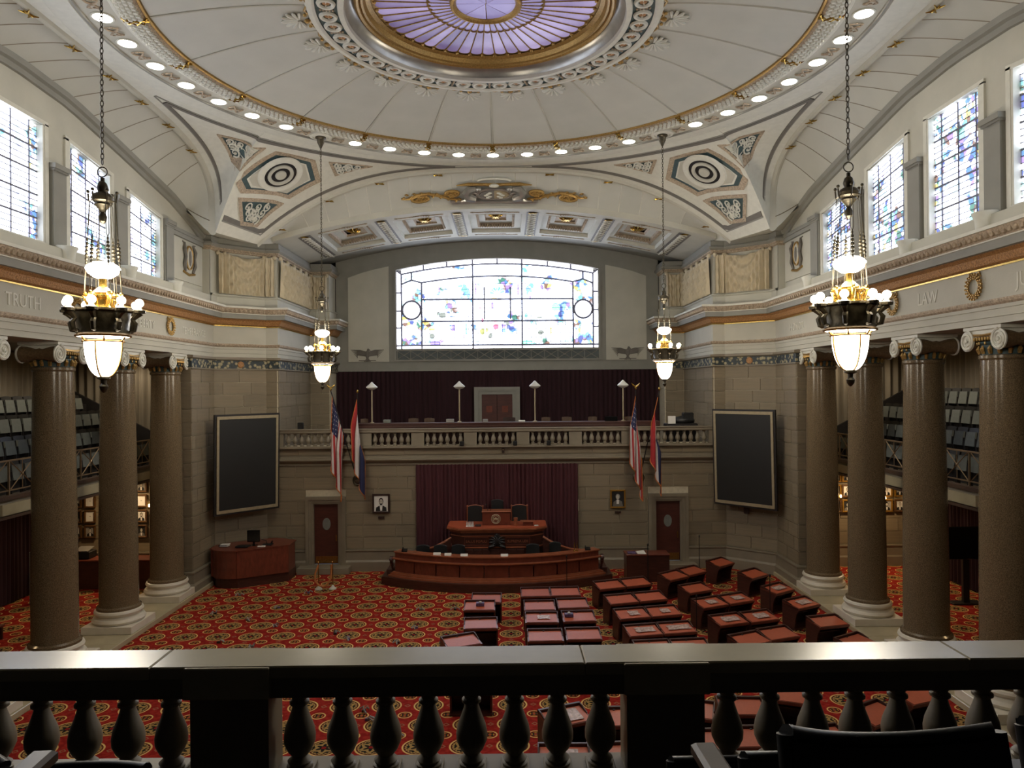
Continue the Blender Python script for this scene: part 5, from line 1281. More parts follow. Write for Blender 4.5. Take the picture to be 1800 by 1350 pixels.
# ================================================================== CHANDELIERS
def chandelier(x, y, lab, W_, full=True):
    t = thing('chandelier', lab, 'chandelier', (x, y, 7.1), 'four bronze chandeliers hanging from the dome ring')
    V = Vector
    mb = MB(); mb.lathe([(.36, 15.30), (.35, 15.25), (.26, 15.23), (.24, 15.26), (.16, 15.24)], x, y, 24); mb.build('plaster_rose', 'white', t)
    mb = MB(); mb.lathe([(.17, 15.24), (.17, 15.20), (.12, 15.16), (.11, 15.06), (.07, 14.98), (.035, 14.90), (.015, 14.86)], x, y, 20); mb.build('ceiling_rose', 'bronze', t)
    mb = MB(); z = 14.88; k = 0
    while z > 10.45:
        c = V((x, y, z)); u = V((1, 0, 0)) if k % 2 else V((0, 1, 0))
        n_ = 8; mb.tube([c + u * (.022 * math.cos(2 * PI * i / n_)) + V((0, 0, .05 * math.sin(2 * PI * i / n_))) for i in range(n_)], .008, 4, closed=True)
        z -= .078; k += 1
    mb.build('chain', 'bronze', t, kind='stuff')
    mb = MB(); mb.torus((x, y, 10.36), (1, 0, 0), (0, 0, 1), .072, .009, 20, 5); mb.build('hanging_ring', 'bronze', t)
    mb = MB(); mb.lathe([(0, 10.29), (.03, 10.27), (.03, 10.22), (.06, 10.19), (.08, 10.12), (.06, 10.06), (.12, 10.03), (.15, 9.98), (.14, 9.93), (.10, 9.90), (.11, 9.87), (.05, 9.80), (.03, 9.76), (.06, 9.70), (.05, 9.63), (0, 9.58)], x, y, 18)
    for k in range(6):
        a = 2 * PI * k / 6 + .3; c, s = math.cos(a), math.sin(a)
        mb.tube([(x + .12 * c, y + .12 * s, 9.95), (x + .18 * c, y + .18 * s, 9.92), (x + .19 * c, y + .19 * s, 10.03)], .014, 5); mb.ball((x + .19 * c, y + .19 * s, 10.06), .026, 6, 5)
    mb.build('upper_hub', 'bronze', t)
    for k in range(6):                                 # long suspension links
        a = 2 * PI * k / 6 + .3; c, s = math.cos(a), math.sin(a)
        mb = MB(); P0 = V((x + .17 * c, y + .17 * s, 9.92)); P1 = V((x + .25 * c, y + .25 * s, 8.50)); ax = V((-s, c, 0))
        A = P0 + (P1 - P0) * .38; B = P0 + (P1 - P0) * .66
        for q in (-1, 1): mb.tube([P0, P0 + (A - P0) * .1 + ax * q * .02, A - (A - P0) * .1 + ax * q * .02, A], .005, 4); mb.tube([B, B + (P1 - B) * .1 + ax * q * .018, P1 - (P1 - B) * .1 + ax * q * .018, P1], .005, 4)
        for i in range(7): c_ = A + (B - A) * ((i + .5) / 7); r_ = .012 + .02 * math.sin(PI * (i + .5) / 7); mb.ball(tuple(c_), (r_, r_, .03), 6, 4)
        mb.build('hanging_link', 'bronze', t)
    mb = MB(); mb.lathe([(.05, 8.78), (.12, 8.80), (.20, 8.86), (.235, 8.93), (.22, 8.97), (.14, 9.02), (0, 9.04)], x, y, 28); mb.build('top_shade', 'bowl', t)
    mb = MB(); mb.lathe([(.06, 8.80), (.05, 8.70), (.06, 8.66), (.13, 8.60), (.15, 8.57), (.14, 8.55), (.19, 8.53), (.19, 8.50), (.14, 8.48), (.15, 8.40), (.20, 8.32), (.28, 8.29)], x, y, 24); mb.build('gilt_vase', 'goldbr', t)
    for k in range(6):                                 # small caryatid scrolls round the vase
        a = 2 * PI * k / 6 + .3; c, s = math.cos(a), math.sin(a); mb = MB()
        mb.tube([(x + .18 * c, y + .18 * s, 8.55), (x + .25 * c, y + .25 * s, 8.52), (x + .22 * c, y + .22 * s, 8.44), (x + .20 * c, y + .20 * s, 8.38), (x + .27 * c, y + .27 * s, 8.31)], [.02, .03, .028, .02, .03], 6); mb.ball((x + .24 * c, y + .24 * s, 8.56), .03, 6, 5); mb.build('scroll_figure', 'goldbr', t)
    mb = MB(); mb.lathe([(.28, 8.29), (.36, 8.32), (.40, 8.33), (.40, 8.30), (.37, 8.28), (.355, 8.16), (.34, 8.04), (.36, 7.98), (.33, 7.95), (.30, 7.95), (.0, 7.96)], x, y, 32); mb.build('bronze_bowl_band', 'bronze', t)
    for k in range(8):
        a = 2 * PI * k / 8 + .2; c, s = math.cos(a), math.sin(a); mb = MB()
        mb.tube([(x + .35 * c, y + .35 * s, 8.00), (x + .42 * c, y + .42 * s, 8.02), (x + .44 * c, y + .44 * s, 8.12), (x + .40 * c, y + .40 * s, 8.18), (x + .46 * c, y + .46 * s, 8.25), (x + .50 * c, y + .50 * s, 8.29)], [.02, .035, .04, .035, .045, .06], 6)
        mb.lathe([(.0, 8.27), (.085, 8.28), (.09, 8.32), (.05, 8.34), (.03, 8.37)], x + .49 * c, y + .49 * s, 10); ar = mb.build('arm_bracket', 'bronze', t)
        mb = MB(); mb.ball((x + .49 * c, y + .49 * s, 8.43), .062, 10, 7); mb.build('bulb', 'bulb', ar)
    mb = MB(); mb.lathe([(.36, 7.935), (.33, 7.925), (0.0, 7.94)], x, y, 30); mb.build('glowing_rim', 'bowl', t)
    mb = MB(); mb.torus((x, y, 7.94), (1, 0, 0), (0, 1, 0), .36, .018, 30, 6); mb.torus((x, y, 7.86), (1, 0, 0), (0, 1, 0), .27, .016, 28, 6)
    for k in range(6):
        a = 2 * PI * k / 6; c, s = math.cos(a), math.sin(a); mb.tube([(x + .32 * c, y + .32 * s, 7.93), (x + .27 * c, y + .27 * s, 7.86)], .014, 5)
    mb.build('rim_ring', 'brass', t)
    mb = MB(); pr_ = [(.255, 7.85)] + [(.255 * math.cos(p) ** .8, 7.85 - .52 * math.sin(p)) for p in [PI / 2 * i / 9 for i in range(1, 9)]] + [(.04, 7.335)]
    mb.lathe(pr_, x, y, 28); mb.build('glass_bowl', 'bowl', t)
    for k in range(4):
        a = PI / 2 * k + PI / 2 + .1; c, s = math.cos(a), math.sin(a); mb = MB(); mb.tube([(x + (r + .008) * c, y + (r + .008) * s, z) for r, z in pr_], .012, 5); mb.build('bowl_strap', 'brass', t)
    mb = MB(); mb.lathe([(.05, 7.35), (.09, 7.34), (.09, 7.31), (.04, 7.29), (.035, 7.24), (.06, 7.20), (.05, 7.15), (.02, 7.11), (0, 7.10)], x, y, 16); mb.build('finial', 'bronze', t)
    ld = bpy.data.lights.new('chandelier_light', 'POINT'); ld.energy = W_; ld.color = (1.0, .91, .76); ld.shadow_soft_size = .45
    lo = bpy.data.objects.new('chandelier_light', ld); C.objects.link(lo); lo.parent = t; lo.location = (0, 0, 1.75)
    return t
cx_, cy_ = 8.43 * math.sin(R(40.9)), 8.43 * math.cos(R(40.9))
for sx, side in ((-1, 'left'), (1, 'right')):
    chandelier(sx * cx_, CY - cy_, 'big near chandelier on the %s, with lit globe bulbs and glass bowl' % side, LAMP_W_NEAR)
    chandelier(sx * cx_, CY + cy_, 'smaller far chandelier on the %s, hanging in front of the far gallery' % side, LAMP_W_FAR)

# ================================================================== FAR GALLERY FURNITURE
t = thing('press_table', 'long dark wood counter behind the far balustrade rail', 'counter', (.3, FY + .35, 4.42))
mb = MB(); mb.bbox(-5.7, 6.45, FY + .12, FY + .75, 5.68, 5.74, .01); mb.build('counter_top', 'wood', t, smooth=False)
mb = MB(); mb.box(-5.7, 6.45, FY + .14, FY + .18, 4.42, 5.68); mb.box(-5.7, 6.45, FY + .11, FY + .14, 5.58, 5.62); mb.build('counter_front', 'wood', t, smooth=False)
for k, (x, lab) in enumerate(((-4.96, 'leftmost lamp of the four on the far gallery counter, behind the left flags'), (-1.48, 'lamp on the far gallery counter left of the grey door frame'), (1.53, 'lamp on the far gallery counter right of the grey door frame'), (5.05, 'rightmost lamp of the four on the far gallery counter'))):
    t = thing('gallery_lamp', lab, 'lamp', (x, FY + .45, 5.74), 'four mushroom lamps on the far gallery counter')
    mb = MB(); mb.lathe([(.09, 5.74), (.09, 5.77), (.03, 5.79), (.028, 7.05), (.045, 7.07)], x, FY + .45, 12); mb.build('pole', 'boardtrim', t)
    mb = MB(); mb.lathe([(0, 7.38), (.03, 7.37), (.09, 7.30), (.22, 7.19), (.23, 7.16), (.16, 7.10), (.05, 7.06), (0, 7.06)], x, FY + .45, 20); mb.build('lamp_shade', 'lampsh', t)
for k, (x, w, h, m, lab) in enumerate(((-5.4, .3, .16, 'woodh', 'small brown chair back seen over the counter at its left end'), (-4.35, .28, .14, 'oval', 'grey metal box on the far counter beside the left lamp'), (-3.4, .4, .16, 'woodh', 'brown box with a white spot on the far counter'), (-2.75, .42, .14, 'armwood', 'light brown chair back over the counter left of the door'),
    (-1.85, .3, .14, 'greyp', 'small grey device on the far counter beside the second lamp'), (-.45, .2, .12, 'greyp', 'little grey box on the counter under the left door jamb'), (.5, .5, .17, 'dframe', 'dark brown chair back with silver sides before the grey door'), (1.0, .26, .07, 'paper', 'small white sheet stand on the far counter right of the door'), (2.0, .36, .15, 'armwood', 'brown chair back over the counter right of the third lamp'), (2.85, .4, .16, 'armwood', 'brown chair back between the right lamps'),
    (3.9, .36, .17, 'woodh', 'reddish chair back over the counter, left of the grey screens'), (4.55, .5, .19, 'screen', 'low dark screen standing on the right part of the counter'), (5.4, .38, .14, 'woodr', 'reddish chair back at the foot of the rightmost lamp'))):
    if m in ('woodh', 'armwood', 'dframe', 'woodr'):
        t = thing('gallery_chair', lab, 'chair', (x, FY + 1.15, 4.42))
        mb = MB(); mb.grid(lambda u, v: (x + (u - .5) * w, FY + 1.12 + .03 * math.cos(PI * (u - .5)), 5.05 + (5.84 + h * .25 - 5.05) * v + .02 * math.sin(PI * u) * v), 6, 2); mb.grid(lambda u, v: (x + (.5 - u) * w, FY + 1.16 + .03 * math.cos(PI * (u - .5)), 5.05 + (5.84 + h * .25 - 5.05) * v + .02 * math.sin(PI * u) * v), 6, 2); m = 'armwood' if m in ('woodh', 'woodr') else m
        mb.build('backrest', m, t)
        mb = MB(); mb.bbox(x - w / 2, x + w / 2, FY + .9, FY + 1.3, 4.85, 4.92, .01); mb.build('seat', m, t, smooth=False)
        mb = MB()
        for a in (-1, 1):
            for b in (.92, 1.28): mb.box(x + a * (w / 2 - .03) - .015, x + a * (w / 2 - .03) + .015, FY + b - .015, FY + b + .015, 4.42, 4.86)
        mb.build('legs', 'dframe', t, smooth=False)
    else:
        mb = MB(); mb.bbox(x - w / 2, x + w / 2, FY + .3, FY + .5, 5.742, 5.742 + h, .012); o = mb.build({'paper': 'paper_stand', 'screen': 'monitor'}.get(m, 'device_box'), m, smooth=False)
        tag(o, lab, {'paper': 'paper', 'screen': 'monitor'}.get(m, 'box'))
t = thing('covered_machine', 'black covered equipment with papers at the right end of the far gallery', 'equipment', (7.3, FY + .6, 4.42))
mb = MB(); mb.bbox(6.75, 8.0, FY + .35, FY + .9, 4.42, 5.62, .03); mb.build('cabinet', 'blackw', t, smooth=False)
mb = MB(); mb.ball((7.5, FY + .6, 5.72), (.45, .25, .2), 12, 8); mb.bbox(7.45, 7.85, FY + .4, FY + .7, 5.7, 6.05, .03); mb.build('cover', 'black', t)
mb = MB(); mb.bbox(6.82, 7.12, FY + .36, FY + .4, 5.62, 5.92, .004); mb.build('papers', 'paper', t, smooth=False)
t = thing('small_speaker', 'small black speaker on the far gallery rail at the left end', 'speaker', (-7.75, FY + .25, 4.42))
mb = MB(); mb.bbox(-7.85, -7.65, FY + .2, FY + .36, 5.5, 5.8, .02); mb.build('speaker_case', 'black', t, smooth=False)
mb = MB(); mb.box(-7.78, -7.72, FY + .25, FY + .31, 4.42, 5.5); mb.build('pole', 'blackw', t, smooth=False)
# small things on the gallery front
for x, lab in ((-1.35, 'small black loudspeaker clamped between the balusters of the second bay'), (.72, 'small black loudspeaker low on the central baluster bay'), (2.02, 'small black loudspeaker low on the bay right of centre')):
    mb = MB(); mb.bbox(x - .08, x + .08, FY - .36, FY - .22, 4.86, 5.04, .02); mb.lathe([(0, 0), (.05, 0), (.05, .01), (0, .01)], basis=(Vector((x, FY - .37, 4.95)), Vector((1, 0, 0)), Vector((0, 0, 1)), Vector((0, 1, 0))), seg=10); tag(mb.build('rail_speaker', 'black', smooth=False), lab, 'speaker')
mb = MB(); mb.bbox(.2, .3, FY - .22, FY - .165, 4.56, 4.76, .01); mb.lathe([(0, 0), (.03, 0), (.03, .01), (0, .01)], basis=(Vector((.25, FY - .23, 4.7)), Vector((1, 0, 0)), Vector((0, 0, 1)), Vector((0, 1, 0))), seg=10, mi=1); tag(mb.build('call_lamp', ['dframe', 'iron'], smooth=False), 'tiny dark fixture in the middle of the gallery front', 'fixture')

# ================================================================== FLAGS
def flagpole(bx, s_):
    nm = 'left' if s_ < 0 else 'right'
    t = thing('flag_holder', 'round dark bronze wall bracket holding two flags, %s of the rostrum curtain' % nm, 'flag holder', (bx, FY - .1, 3.4))
    mb = MB(); mb.lathe([(0, 0), (.22, 0), (.22, .04), (.18, .07), (.14, .05), (.1, .12), (0, .14)], basis=(Vector((bx, FY - .08, 3.55)), Vector((1, 0, 0)), Vector((0, 0, 1)), Vector((0, -1, 0))), seg=24); mb.ball((bx, FY - .2, 3.72), (.1, .1, .12), 8, 6); mb.build('wall_boss', 'bronze', t)
    for q, (tx, tz, kind) in enumerate(((-.82, 7.05, 'us'), (.18, 6.95, 'mo')) if s_ < 0 else ((-.25, 7.0, 'us'), (.65, 6.95, 'mo'))):
        base = Vector((bx + (.05 if q else -.05), FY - .22, 3.7)); tip = Vector((bx + tx, FY - 1.0, tz))
        f = thing('flag', ('draped United States flag with gold fringe, %s pair of flags' if kind == 'us' else 'draped red white and blue state flag with gold fringe, %s pair of flags') % nm, 'flag', tuple(base))
        mb = MB(); mb.tube([base, tip], .022, 8); pole = mb.build('pole', 'blackw', f)
        mb = MB()
        mb.ball((tip.x, tip.y, tip.z + .06), (.04, .04, .07), 8, 6)
        if kind == 'us':
            for w_ in (-1, 1): mb.tube([tip + Vector((0, 0, .1)), tip + Vector((w_ * .09, 0, .16)), tip + Vector((w_ * .16, 0, .24))], [.03, .03, .008], 5)
        mb.build('eagle_finial' if kind == 'us' else 'spear_finial', 'goldbr', pole)
        top = tip + (base - tip) * .06; d = (base - tip).normalized()
        HL = 1.55; FLY = 2.55 if kind == 'us' else 2.35; rnd = random.Random(int(bx * 10) + q)
        ph = rnd.uniform(0, 6)
        def pt(u, v):          # u along the hoist (0 at the tip), v along the fly hanging down
            h = top + d * (HL * u)
            # cloth falls straight down and gathers into folds
            low = top + d * (HL * .28)
            g = min(1, v * 2.2)
            x = h.x * (1 - g) + (low.x + (u - .5) * .44) * g; y = h.y * (1 - g) + low.y * g
            z = h.z - FLY * v * (1 - .25 * u * (1 - v)) - .0 * u
            wv = math.sin(u * 15 + ph + v * 1.5)
            y += wv * .11 * min(1, v * 3); x += math.cos(u * 15 + ph + v * 1.5) * .045 * min(1, v * 3)
            return (x, y, z)
        def cm(u, v):
            if kind == 'us':
                if u < .54 and v < .40: return 3 if (int(u * 44) % 4 == 1 and int(v * 60) % 4 == (1 if int(u * 44) % 8 == 1 else 3)) else 2
                return 0 if int(u * 13) % 2 == 0 else 1
            return 0 if u < .34 else 1 if u < .67 else 2
        mb = MB(); mb.grid(pt, 44, 60, mfn=cm); o = mb.build('cloth', ['red', 'fwhite', 'navy', 'fwhite'], f, angle=80)
        if kind == 'mo':
            pass
        mb = MB(); n = 44; mb.tube([pt(i / n, 1.0) for i in range(n + 1)], .022, 4); mb.tube([Vector(pt(0, i / 20)) for i in range(21)], .014, 4); mb.tube([Vector(pt(1, i / 20)) for i in range(21)], .014, 4); mb.build('fringe', 'fringe', o)
flagpole(-5.42, -1); flagpole(5.55, 1)

# ================================================================== BOARDS AND PICTURES
for sx, side in ((-1, 'left'), (1, 'right')):
    p0 = Vector((10.25, 26.42)); p1 = Vector((8.5, 28.28)); d = (p1 - p0).normalized(); n = Vector((-d.y, d.x)); L = (p1 - p0).length
    t = thing('display_board', 'tall black display board with gold edging on the %s corner pier' % side, 'board', (sx * (p0 + p1).x / 2, (p0 + p1).y / 2, 2.6))
    def slab2(a0, a1, z0, z1, o0, o1, name, m, tilt=.05):
        mb = MB(sx); q = lambda a, z, o: tuple(Vector((*(p0 + d * a + n * (o + .10 * (z - 2.6) / 3.7)), z)))
        v = [q(a0, z0, o0), q(a1, z0, o0), q(a1, z1, o0), q(a0, z1, o0), q(a0, z0, o1), q(a1, z0, o1), q(a1, z1, o1), q(a0, z1, o1)]
        mb.add(v, [(0, 1, 2, 3), (7, 6, 5, 4), (4, 5, 1, 0), (3, 2, 6, 7), (0, 3, 7, 4), (1, 5, 6, 2)]); mb.build(name, m, t, smooth=False)
    slab2(0, L, 2.55, 6.22, .02, .12, 'board_case', 'blackw'); slab2(.16, L - .16, 2.75, 6.02, .13, .14, 'board_face', 'board')
    for a0, a1, z0, z1 in ((.07, .16, 2.62, 6.15), (L - .16, L - .07, 2.62, 6.15), (.16, L - .16, 2.62, 2.73), (.16, L - .16, 6.04, 6.15)): slab2(a0, a1, z0, z1, .12, .16, 'edging_strip', 'boardtrim')

def portrait(x, z, w, h, y, fm, kind, lab, cat='picture', group=None, seed=0, plate=False):
    rnd = random.Random(seed)
    t = thing('framed_picture', lab, cat, (x, y, z - h / 2), group)
    b = .07 if w > .5 else .06
    for nm, (x0, x1, z0, z1) in (('f1', (x - w / 2, x + w / 2, z - h / 2, z - h / 2 + b)), ('f2', (x - w / 2, x + w / 2, z + h / 2 - b, z + h / 2)), ('f3', (x - w / 2, x - w / 2 + b, z - h / 2 + b, z + h / 2 - b)), ('f4', (x + w / 2 - b, x + w / 2, z - h / 2 + b, z + h / 2 - b))):
        mb = MB(); mb.bbox(x0, x1, y - .07, y - .005, z0, z1, .012); mb.build('frame_side', fm, t, smooth=False)
    bg = {'light': 'paper', 'dark': 'ink', 'grey': 'greyp', 'blank': 'paper'}[kind]
    mb = MB(); mb.box(x - w / 2 + b, x + w / 2 - b, y - .03, y - .01, z - h / 2 + b, z + h / 2 - b); pr_ = mb.build('print', bg, t, smooth=False)
    W_ = w - 2 * b; H_ = h - 2 * b; Y = y - .034
    def shape(pts, m, dy): mb = MB(); mb.slab([(x + a * W_ / 2, Y - dy, z + c * H_ / 2) for a, c in pts], (0, 1, 0), .003); mb.build('printed_shape', m, pr_, smooth=False)
    ell = lambda cx, cz, rx, rz, n=12, a0=0, a1=2 * PI: [(cx + rx * math.cos(a0 + (a1 - a0) * i / n), cz + rz * math.sin(a0 + (a1 - a0) * i / n)) for i in range(n if a1 - a0 > 6 else n + 1)]
    if kind == 'blank':
        shape([(-.2, .0), (.2, .0), (.14, .08), (-.14, .08)], 'ink', 0)
        return
    coat = 'ink' if kind != 'dark' else 'dgrey'
    shape([(-.8, -.98), (.8, -.98), (.72, -.5), (.3, -.28), (-.3, -.28), (-.72, -.5)], coat, 0)
    shape([(-.14, -.9), (.14, -.9), (.2, -.3), (-.2, -.3)], 'paper', .002)
    shape(ell(0, .28, .34, .44), 'ink' if rnd.random() < .8 else 'greyp', .002)
    shape(ell(0, .2, .25, .36), 'skin', .004)
    if seed % 3 == 0 or plate: shape(ell(0, .0, .22, .2, 8, PI, 2 * PI), 'ink', .006)
    shape([(-.16, .26), (-.04, .26), (-.04, .30), (-.16, .30)], 'ink', .006); shape([(.16, .26), (.04, .26), (.04, .30), (.16, .30)], 'ink', .006)
    if plate:
        mb = MB(); mb.bbox(x - .12, x + .12, y - .03, y - .0, z - h / 2 - .22, z - h / 2 - .12, .005); mb.build('name_plate', 'dframe', t, smooth=False)
YB = FY - .075
portrait(-4.53, 2.63, .68, .76, YB, 'dframe', 'light', 'black and white portrait of a bearded man, dark frame, left of the curtain', plate=True, seed=3)
# the second portrait: white-haired man on a dark ground
t = thing('framed_picture', 'small oil portrait of a white-haired man in gilt frame, right of the curtain', 'picture', (4.72, YB, 2.3))
x, z, w, h = 4.72, 2.72, .60, .72
for x0, x1, z0, z1 in ((x - w / 2, x + w / 2, z - h / 2, z - h / 2 + .06), (x - w / 2, x + w / 2, z + h / 2 - .06, z + h / 2), (x - w / 2, x - w / 2 + .06, z - h / 2 + .06, z + h / 2 - .06), (x + w / 2 - .06, x + w / 2, z - h / 2 + .06, z + h / 2 - .06)):
    mb = MB(); mb.bbox(x0, x1, YB - .07, YB - .005, z0, z1, .012); mb.build('frame_side', 'gframe', t, smooth=False)
mb = MB(); mb.box(x - w / 2 + .06, x + w / 2 - .06, YB - .03, YB - .01, z - h / 2 + .06, z + h / 2 - .06); pr_ = mb.build('print', 'ink', t, smooth=False)
def shp(pts, m, dy): mb = MB(); mb.slab([(x + a, YB - .034 - dy, z + c) for a, c in pts], (0, 1, 0), .003); mb.build('painted_shape', m, pr_, smooth=False)
ELL = lambda cx, cz, rx, rz, n=12: [(cx + rx * math.cos(2 * PI * i / n), cz + rz * math.sin(2 * PI * i / n)) for i in range(n)]
shp([(-.2, -.29), (.2, -.29), (.16, -.1), (.05, -.04), (-.06, -.04), (-.17, -.12)], 'dgrey', 0); shp([(-.05, -.2), (.04, -.2), (.05, -.03), (-.05, -.03)], 'paper', .002); shp(ELL(0, .09, .085, .11), 'greyp', .002); shp(ELL(-.01, .07, .06, .09), 'skin', .004)
mb = MB(); mb.bbox(x - .12, x + .12, YB - .03, YB, z - h / 2 - .2, z - h / 2 - .12, .005); mb.build('name_plate', 'dframe', t, smooth=False)
# rows of small framed photographs on the aisle end walls
POSN = ['top', 'second', 'third', 'fourth', 'fifth']
def picture_grid(xs, zs, fm, side, sd, names):
    for i, x in enumerate(xs):
        for j, z in enumerate(zs):
            if z is None: continue
            k = ['grey', 'light', 'dark', 'light', 'grey'][(i * 2 + j + sd) % 5]
            if side == 'left' and names[i].startswith('just') and j in (1, 2): k = 'blank'
            if side == 'left' and names[i].startswith('middle') and j == 1: k = 'blank'
            portrait(x, z, .44, .50, FY - .095, fm if (i + j) % 3 or side == 'left' else 'frame', k, 'framed %s, %s row, %s aisle, %s' % ('certificate' if k == 'blank' else 'photo', POSN[j], side, names[i]), 'picture', 'framed pictures of the %s aisle' % side, seed=i * 5 + j + sd)
xw = lambda px: (px - 891) * FY / 1281 + .42
zl = [3.45, 2.86, 2.27, 1.68]
picture_grid([xw(139), xw(163), xw(252), xw(326)], [3.42, 2.83, 2.24, 1.65], 'frame', 'left', 0, ['between the near columns', 'just left of the middle column', 'middle gap between columns', 'in the narrow gap beside the corner pier'])
picture_grid([xw(1417), xw(1466), xw(1487), xw(1556), xw(1579)], [3.55, 2.95, 2.36], 'gframe', 'right', 1, ['in the narrow gap beside the corner pier', 'partly behind the first column', 'in the first gap', 'left one in the second gap', 'right one in the second gap'])
for sx, side, px_, zz_ in ((-1, 'left', 267, 2.6), (-1, 'left', 133, 2.3), (1, 'right', 1474, 2.7), (1, 'right', 1552, 2.62), (1, 'right', 1595, 2.62)):
    x = xw(px_); t = thing('wall_sconce', 'tiny bright wall light beside the framed pictures of the %s aisle, near photo column %d' % (side, px_) if False else 'tiny bright wall light among the framed pictures, %s' % {267: 'left aisle beside the middle gap', 133: 'left aisle beside the widest gap', 1474: 'right aisle at the first gap', 1552: 'right aisle left edge of the second gap', 1595: 'right aisle right edge of the second gap'}[px_], 'wall light', (x, FY - .1, zz_ - .1))
    mb = MB(); mb.lathe([(.02, zz_ - .1), (.04, zz_ - .06), (.03, zz_)], x, FY - .18, 8); mb.tube([(x, FY - .08, zz_ - .08), (x, FY - .18, zz_ - .08)], .012, 5); mb.build('bracket', 'goldbr', t)
    mb = MB(); mb.ball((x, FY - .18, zz_ + .05), (.035, .035, .06), 8, 6); mb.build('flame_bulb', 'smalllamp', t)
for sx, side in ((-1, 'left'), (1, 'right')):
    for k, y in enumerate((27.3, 22.9, 18.5)):  # lamps added under the slab to light the framed pictures
        x = sx * 14.2
        t = thing('aisle_fill_lamp', 'added round fill lamp under the %s gallery, %s' % (side, ['above the framed pictures', 'in the middle', 'nearer the viewer'][k]), 'ceiling lamp', (x, y, 3.88))
        mb = MB(); mb.lathe([(.2, 3.95), (.2, 3.88), (.17, 3.86)], x, y, 20); mb.build('lamp_rim', 'brass', t)
        mb = MB(); mb.lathe([(.17, 3.87), (.1, 3.84), (0, 3.83)], x, y, 20); mb.build('lamp_glass', 'smalllamp', t)
        ld = bpy.data.lights.new('aisle_fill_light', 'SPOT'); ld.energy = (130 if sx > 0 else 95) if k == 0 else 14; ld.color = (1, .72, .42); ld.shadow_soft_size = .15; ld.spot_size = R(165); ld.spot_blend = .6
        lo = bpy.data.objects.new('aisle_fill_light', ld); C.objects.link(lo); lo.parent = t; lo.location = (0, 0, -.08)

for sx, side in ((-1, 'left'), (1, 'right')):
    for k, y in enumerate((27.3, 23.5, 19.65)):  # lamps added behind the columns to brighten drapes and seats
        x = sx * 14.0
        t = thing('gallery_fill_lamp', 'added round fill lamp above the %s gallery seats, %s' % (side, ['at the far end', 'in the middle', 'nearer the viewer'][k]), 'ceiling lamp', (x, y, 8.42))
        mb = MB(); mb.lathe([(.2, 8.5), (.2, 8.43), (.17, 8.41)], x, y, 20); mb.build('lamp_rim', 'brass', t)
        mb = MB(); mb.lathe([(.17, 8.42), (.1, 8.39), (0, 8.38)], x, y, 20); mb.build('lamp_glass', 'smalllamp', t)
        ld = bpy.data.lights.new('gallery_fill_light', 'SPOT'); ld.energy = 42; ld.color = (1, .88, .7); ld.shadow_soft_size = .2; ld.spot_size = R(170); ld.spot_blend = .5
        lo = bpy.data.objects.new('gallery_fill_light', ld); C.objects.link(lo); lo.parent = t; lo.location = (0, 0, -.08)

# ================================================================== ROSTRUM
CR = 6.94; CC = FY + 3.84             # front counter follows a circle about (0, CC)
def arcwall(mb, r0, r1, z0, z1, a, n=28, mi=0):   # r0<r1, angle half-width a
    v = []
    for i in range(n + 1):
        t = -a + 2 * a * i / n; s, c = math.sin(t), math.cos(t)
        for r in (r0, r1):
            for z in (z0, z1): v.append((r * s, CC - r * c, z))
    f = []
    for i in range(n):
        b = i * 4; e = b + 4
        f += [(b + 2, e + 2, e + 3, b + 3), (b, b + 1, e + 1, e), (b + 1, b + 3, e + 3, e + 1), (b, e, e + 2, b + 2)]
    f += [(0, 2, 3, 1), (n * 4, n * 4 + 1, n * 4 + 3, n * 4 + 2)]
    mb.add(v, f, mi)
A0 = math.asin(3.72 / CR)
fc_ = thing('front_counter', 'long curved cherry wood clerk counter in front of the rostrum', 'counter', (0, 25.6, 0))
mb = MB(); arcwall(mb, CR - .55, CR + .30, 0, .30, A0 + .05); mb.build('plinth', 'wood', fc_, smooth=False)
mb = MB(); arcwall(mb, CR - .4, CR + .16, .30, .36, A0 + .025); arcwall(mb, CR - .4, CR + .10, .36, .42, A0 + .018); arcwall(mb, CR - .4, CR + .05, .42, .46, A0 + .01); mb.build('base_moulding', 'woodh', fc_, smooth=False)
for k in range(9):
    a = -A0 + 2 * A0 * k / 9; b_ = a + 2 * A0 / 9; mb = MB(); v = []
    n = 4
    for i in range(n + 1):
        t = a + .003 + (b_ - a - .006) * i / n
        for r, z in ((CR, .46), (CR, .93), (CR - .08, .46), (CR - .08, .93)): v.append((r * math.sin(t), CC - r * math.cos(t), z))
    f = []
    for i in range(n): q = i * 4; f += [(q, q + 4, q + 5, q + 1), (q + 2, q + 3, q + 7, q + 6), (q + 1, q + 5, q + 7, q + 3)]
    mb.add(v, f); mb.build('front_panel', 'woodr', fc_, smooth=False)
mb = MB(); arcwall(mb, CR - .2, CR + .10, .93, .965, A0 + .015); arcwall(mb, CR - .2, CR + .05, .90, .93, A0 + .01); mb.build('ledge_moulding', 'woodh', fc_, smooth=False)
mb = MB(); arcwall(mb, CR - .12, CR - .02, .965, 1.15, A0); mb.build('upper_fascia', 'woodr', fc_, smooth=False)
mb = MB(); arcwall(mb, CR - .38, CR + .02, 1.15, 1.19, A0 + .005); mb.build('counter_top', 'woodh', fc_, smooth=False)
mb = MB(); arcwall(mb, CR - .9, CR - .2, .72, .76, A0 - .02); mb.build('writing_shelf', 'wood', fc_, smooth=False)
